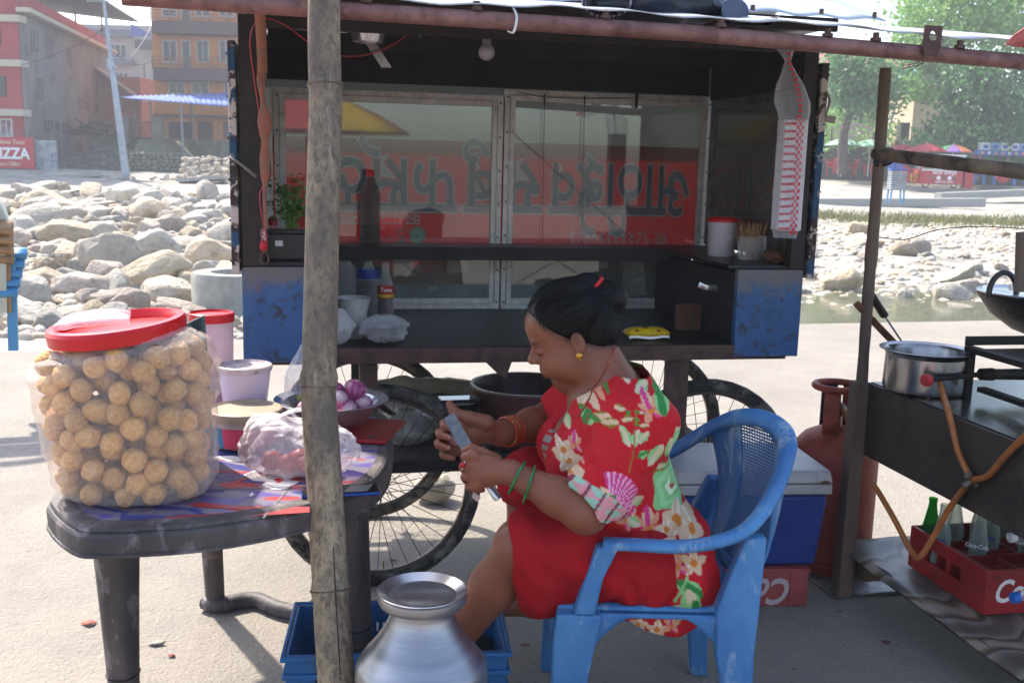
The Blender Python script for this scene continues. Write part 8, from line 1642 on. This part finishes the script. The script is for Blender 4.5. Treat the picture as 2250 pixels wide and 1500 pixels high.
# knife and the onion in her hand
k0, k1, k2, k3 = at(986, 912, 2.455), at(1052, 1028, 2.375), at(1058, 1040, 2.368), at(1096, 1096, 2.345); kn = empty('kitchen_knife', k1, 0, 'straight steel kitchen knife held in both hands of the woman', 'knife')
d = (k1 - k0).normalized(); wv_ = d.cross(V(0, 1, 0)).normalized(); b = MB(); hw = .0155
b.hexa([k0 - k1 - wv_ * hw + V(0, .0008, 0), k1 - k1 - wv_ * hw + V(0, .0008, 0), k1 - k1 - wv_ * hw - V(0, .0008, 0), k0 - k1 - wv_ * hw - V(0, .0008, 0), k0 - k1 + wv_ * hw * .95, k1 - k1 + wv_ * hw, k1 - k1 + wv_ * hw - V(0, .0003, 0), k0 - k1 + wv_ * hw * .95 - V(0, .0003, 0)]); b.build('blade', mat('worn_blade', '#77787a', .5, .8, var='#5f6062', vs=60, stretch=(1, 1, 1)), kn, smooth=False)
b = MB(); b.tube([V(0, 0, 0), (k2 - k1), (k2 - k1).lerp(k3 - k1, .5), (k2 - k1).lerp(k3 - k1, .9), k3 - k1], [.009, .0115, .0125, .0135, .010], 14, sq=.62); b.build('handle', STEEL, kn)
b = MB(); b.ell((0, 0, 0), (.020, .018, .019), 16, 12, fn=lambda d: 1 + .06 * noise.noise(d * 2)); o = b.build('peeled_onion', mat('peeled_onion', '#b58f97', .35, var='#a8707f', vs=20), None, loc=Vector(A3(1003, 962, 2.53))); tag(o, 'small pink peeled onion held in the far hand of the woman', 'onion')
b = MB(); b.add([(0, 0, 0), (.018, .002, -.012), (.012, .0, -.026), (-.004, .002, -.014)], [(0, 1, 2, 3)]); o = b.build('onion_peel', mat('pale_peel', '#b59a96', .5), None, solid=.0008, loc=at(1040, 1080, 2.36), smooth=False); tag(o, 'thin pale onion peel hanging below the near hand', 'peel')
# ---------------------------------------------------------------- on the near side of the square: seen mirrored in the cart's glass
parasol(V(-2.2, -5.0, 0), 1.4, 2.3, ('#c9a53a', '#a8333d', '#7fae8f', '#c9a53a'), 'yellow, red and green parasol mirrored in the left window of the cart'); parasol(V(1.2, -6.2, 0), 1.5, 2.4, ('#b5303c', '#c9a53a'), 'red and yellow parasol mirrored in the right window of the cart')
for x, y, a, lab in ((-.4, -1.6, .4, 'red plastic chair mirrored beside the photographer'), (.9, -2.0, -.5, 'red plastic chair mirrored in the middle of the right window'), (1.7, -2.6, 1.1, 'red plastic chair mirrored at the edge of the right window')): far_chair(V(x, y, 0), a, FR, lab, 'red chairs behind the viewer')
# ---------------------------------------------------------------- hazy air
hz = MB(); hz.b2((-160, -40, -2.2), (160, 250, 26)); ho = hz.build('haze', bpy.data.materials.new('hazy_air'), None, smooth=False)
hm = ho.data.materials[0]; hm.use_nodes = True; t = hm.node_tree; t.nodes.remove(t.nodes['Principled BSDF']); pv_ = nd(t, 'ShaderNodeVolumePrincipled'); pv_.inputs['Color'].default_value = (.86, .9, .96, 1); pv_.inputs['Density'].default_value = .0016; pv_.inputs['Anisotropy'].default_value = .0
t.links.new(pv_.outputs[0], t.nodes['Material Output'].inputs['Volume']); tag(ho, 'pale haze hanging over the river', 'haze', kind='stuff')
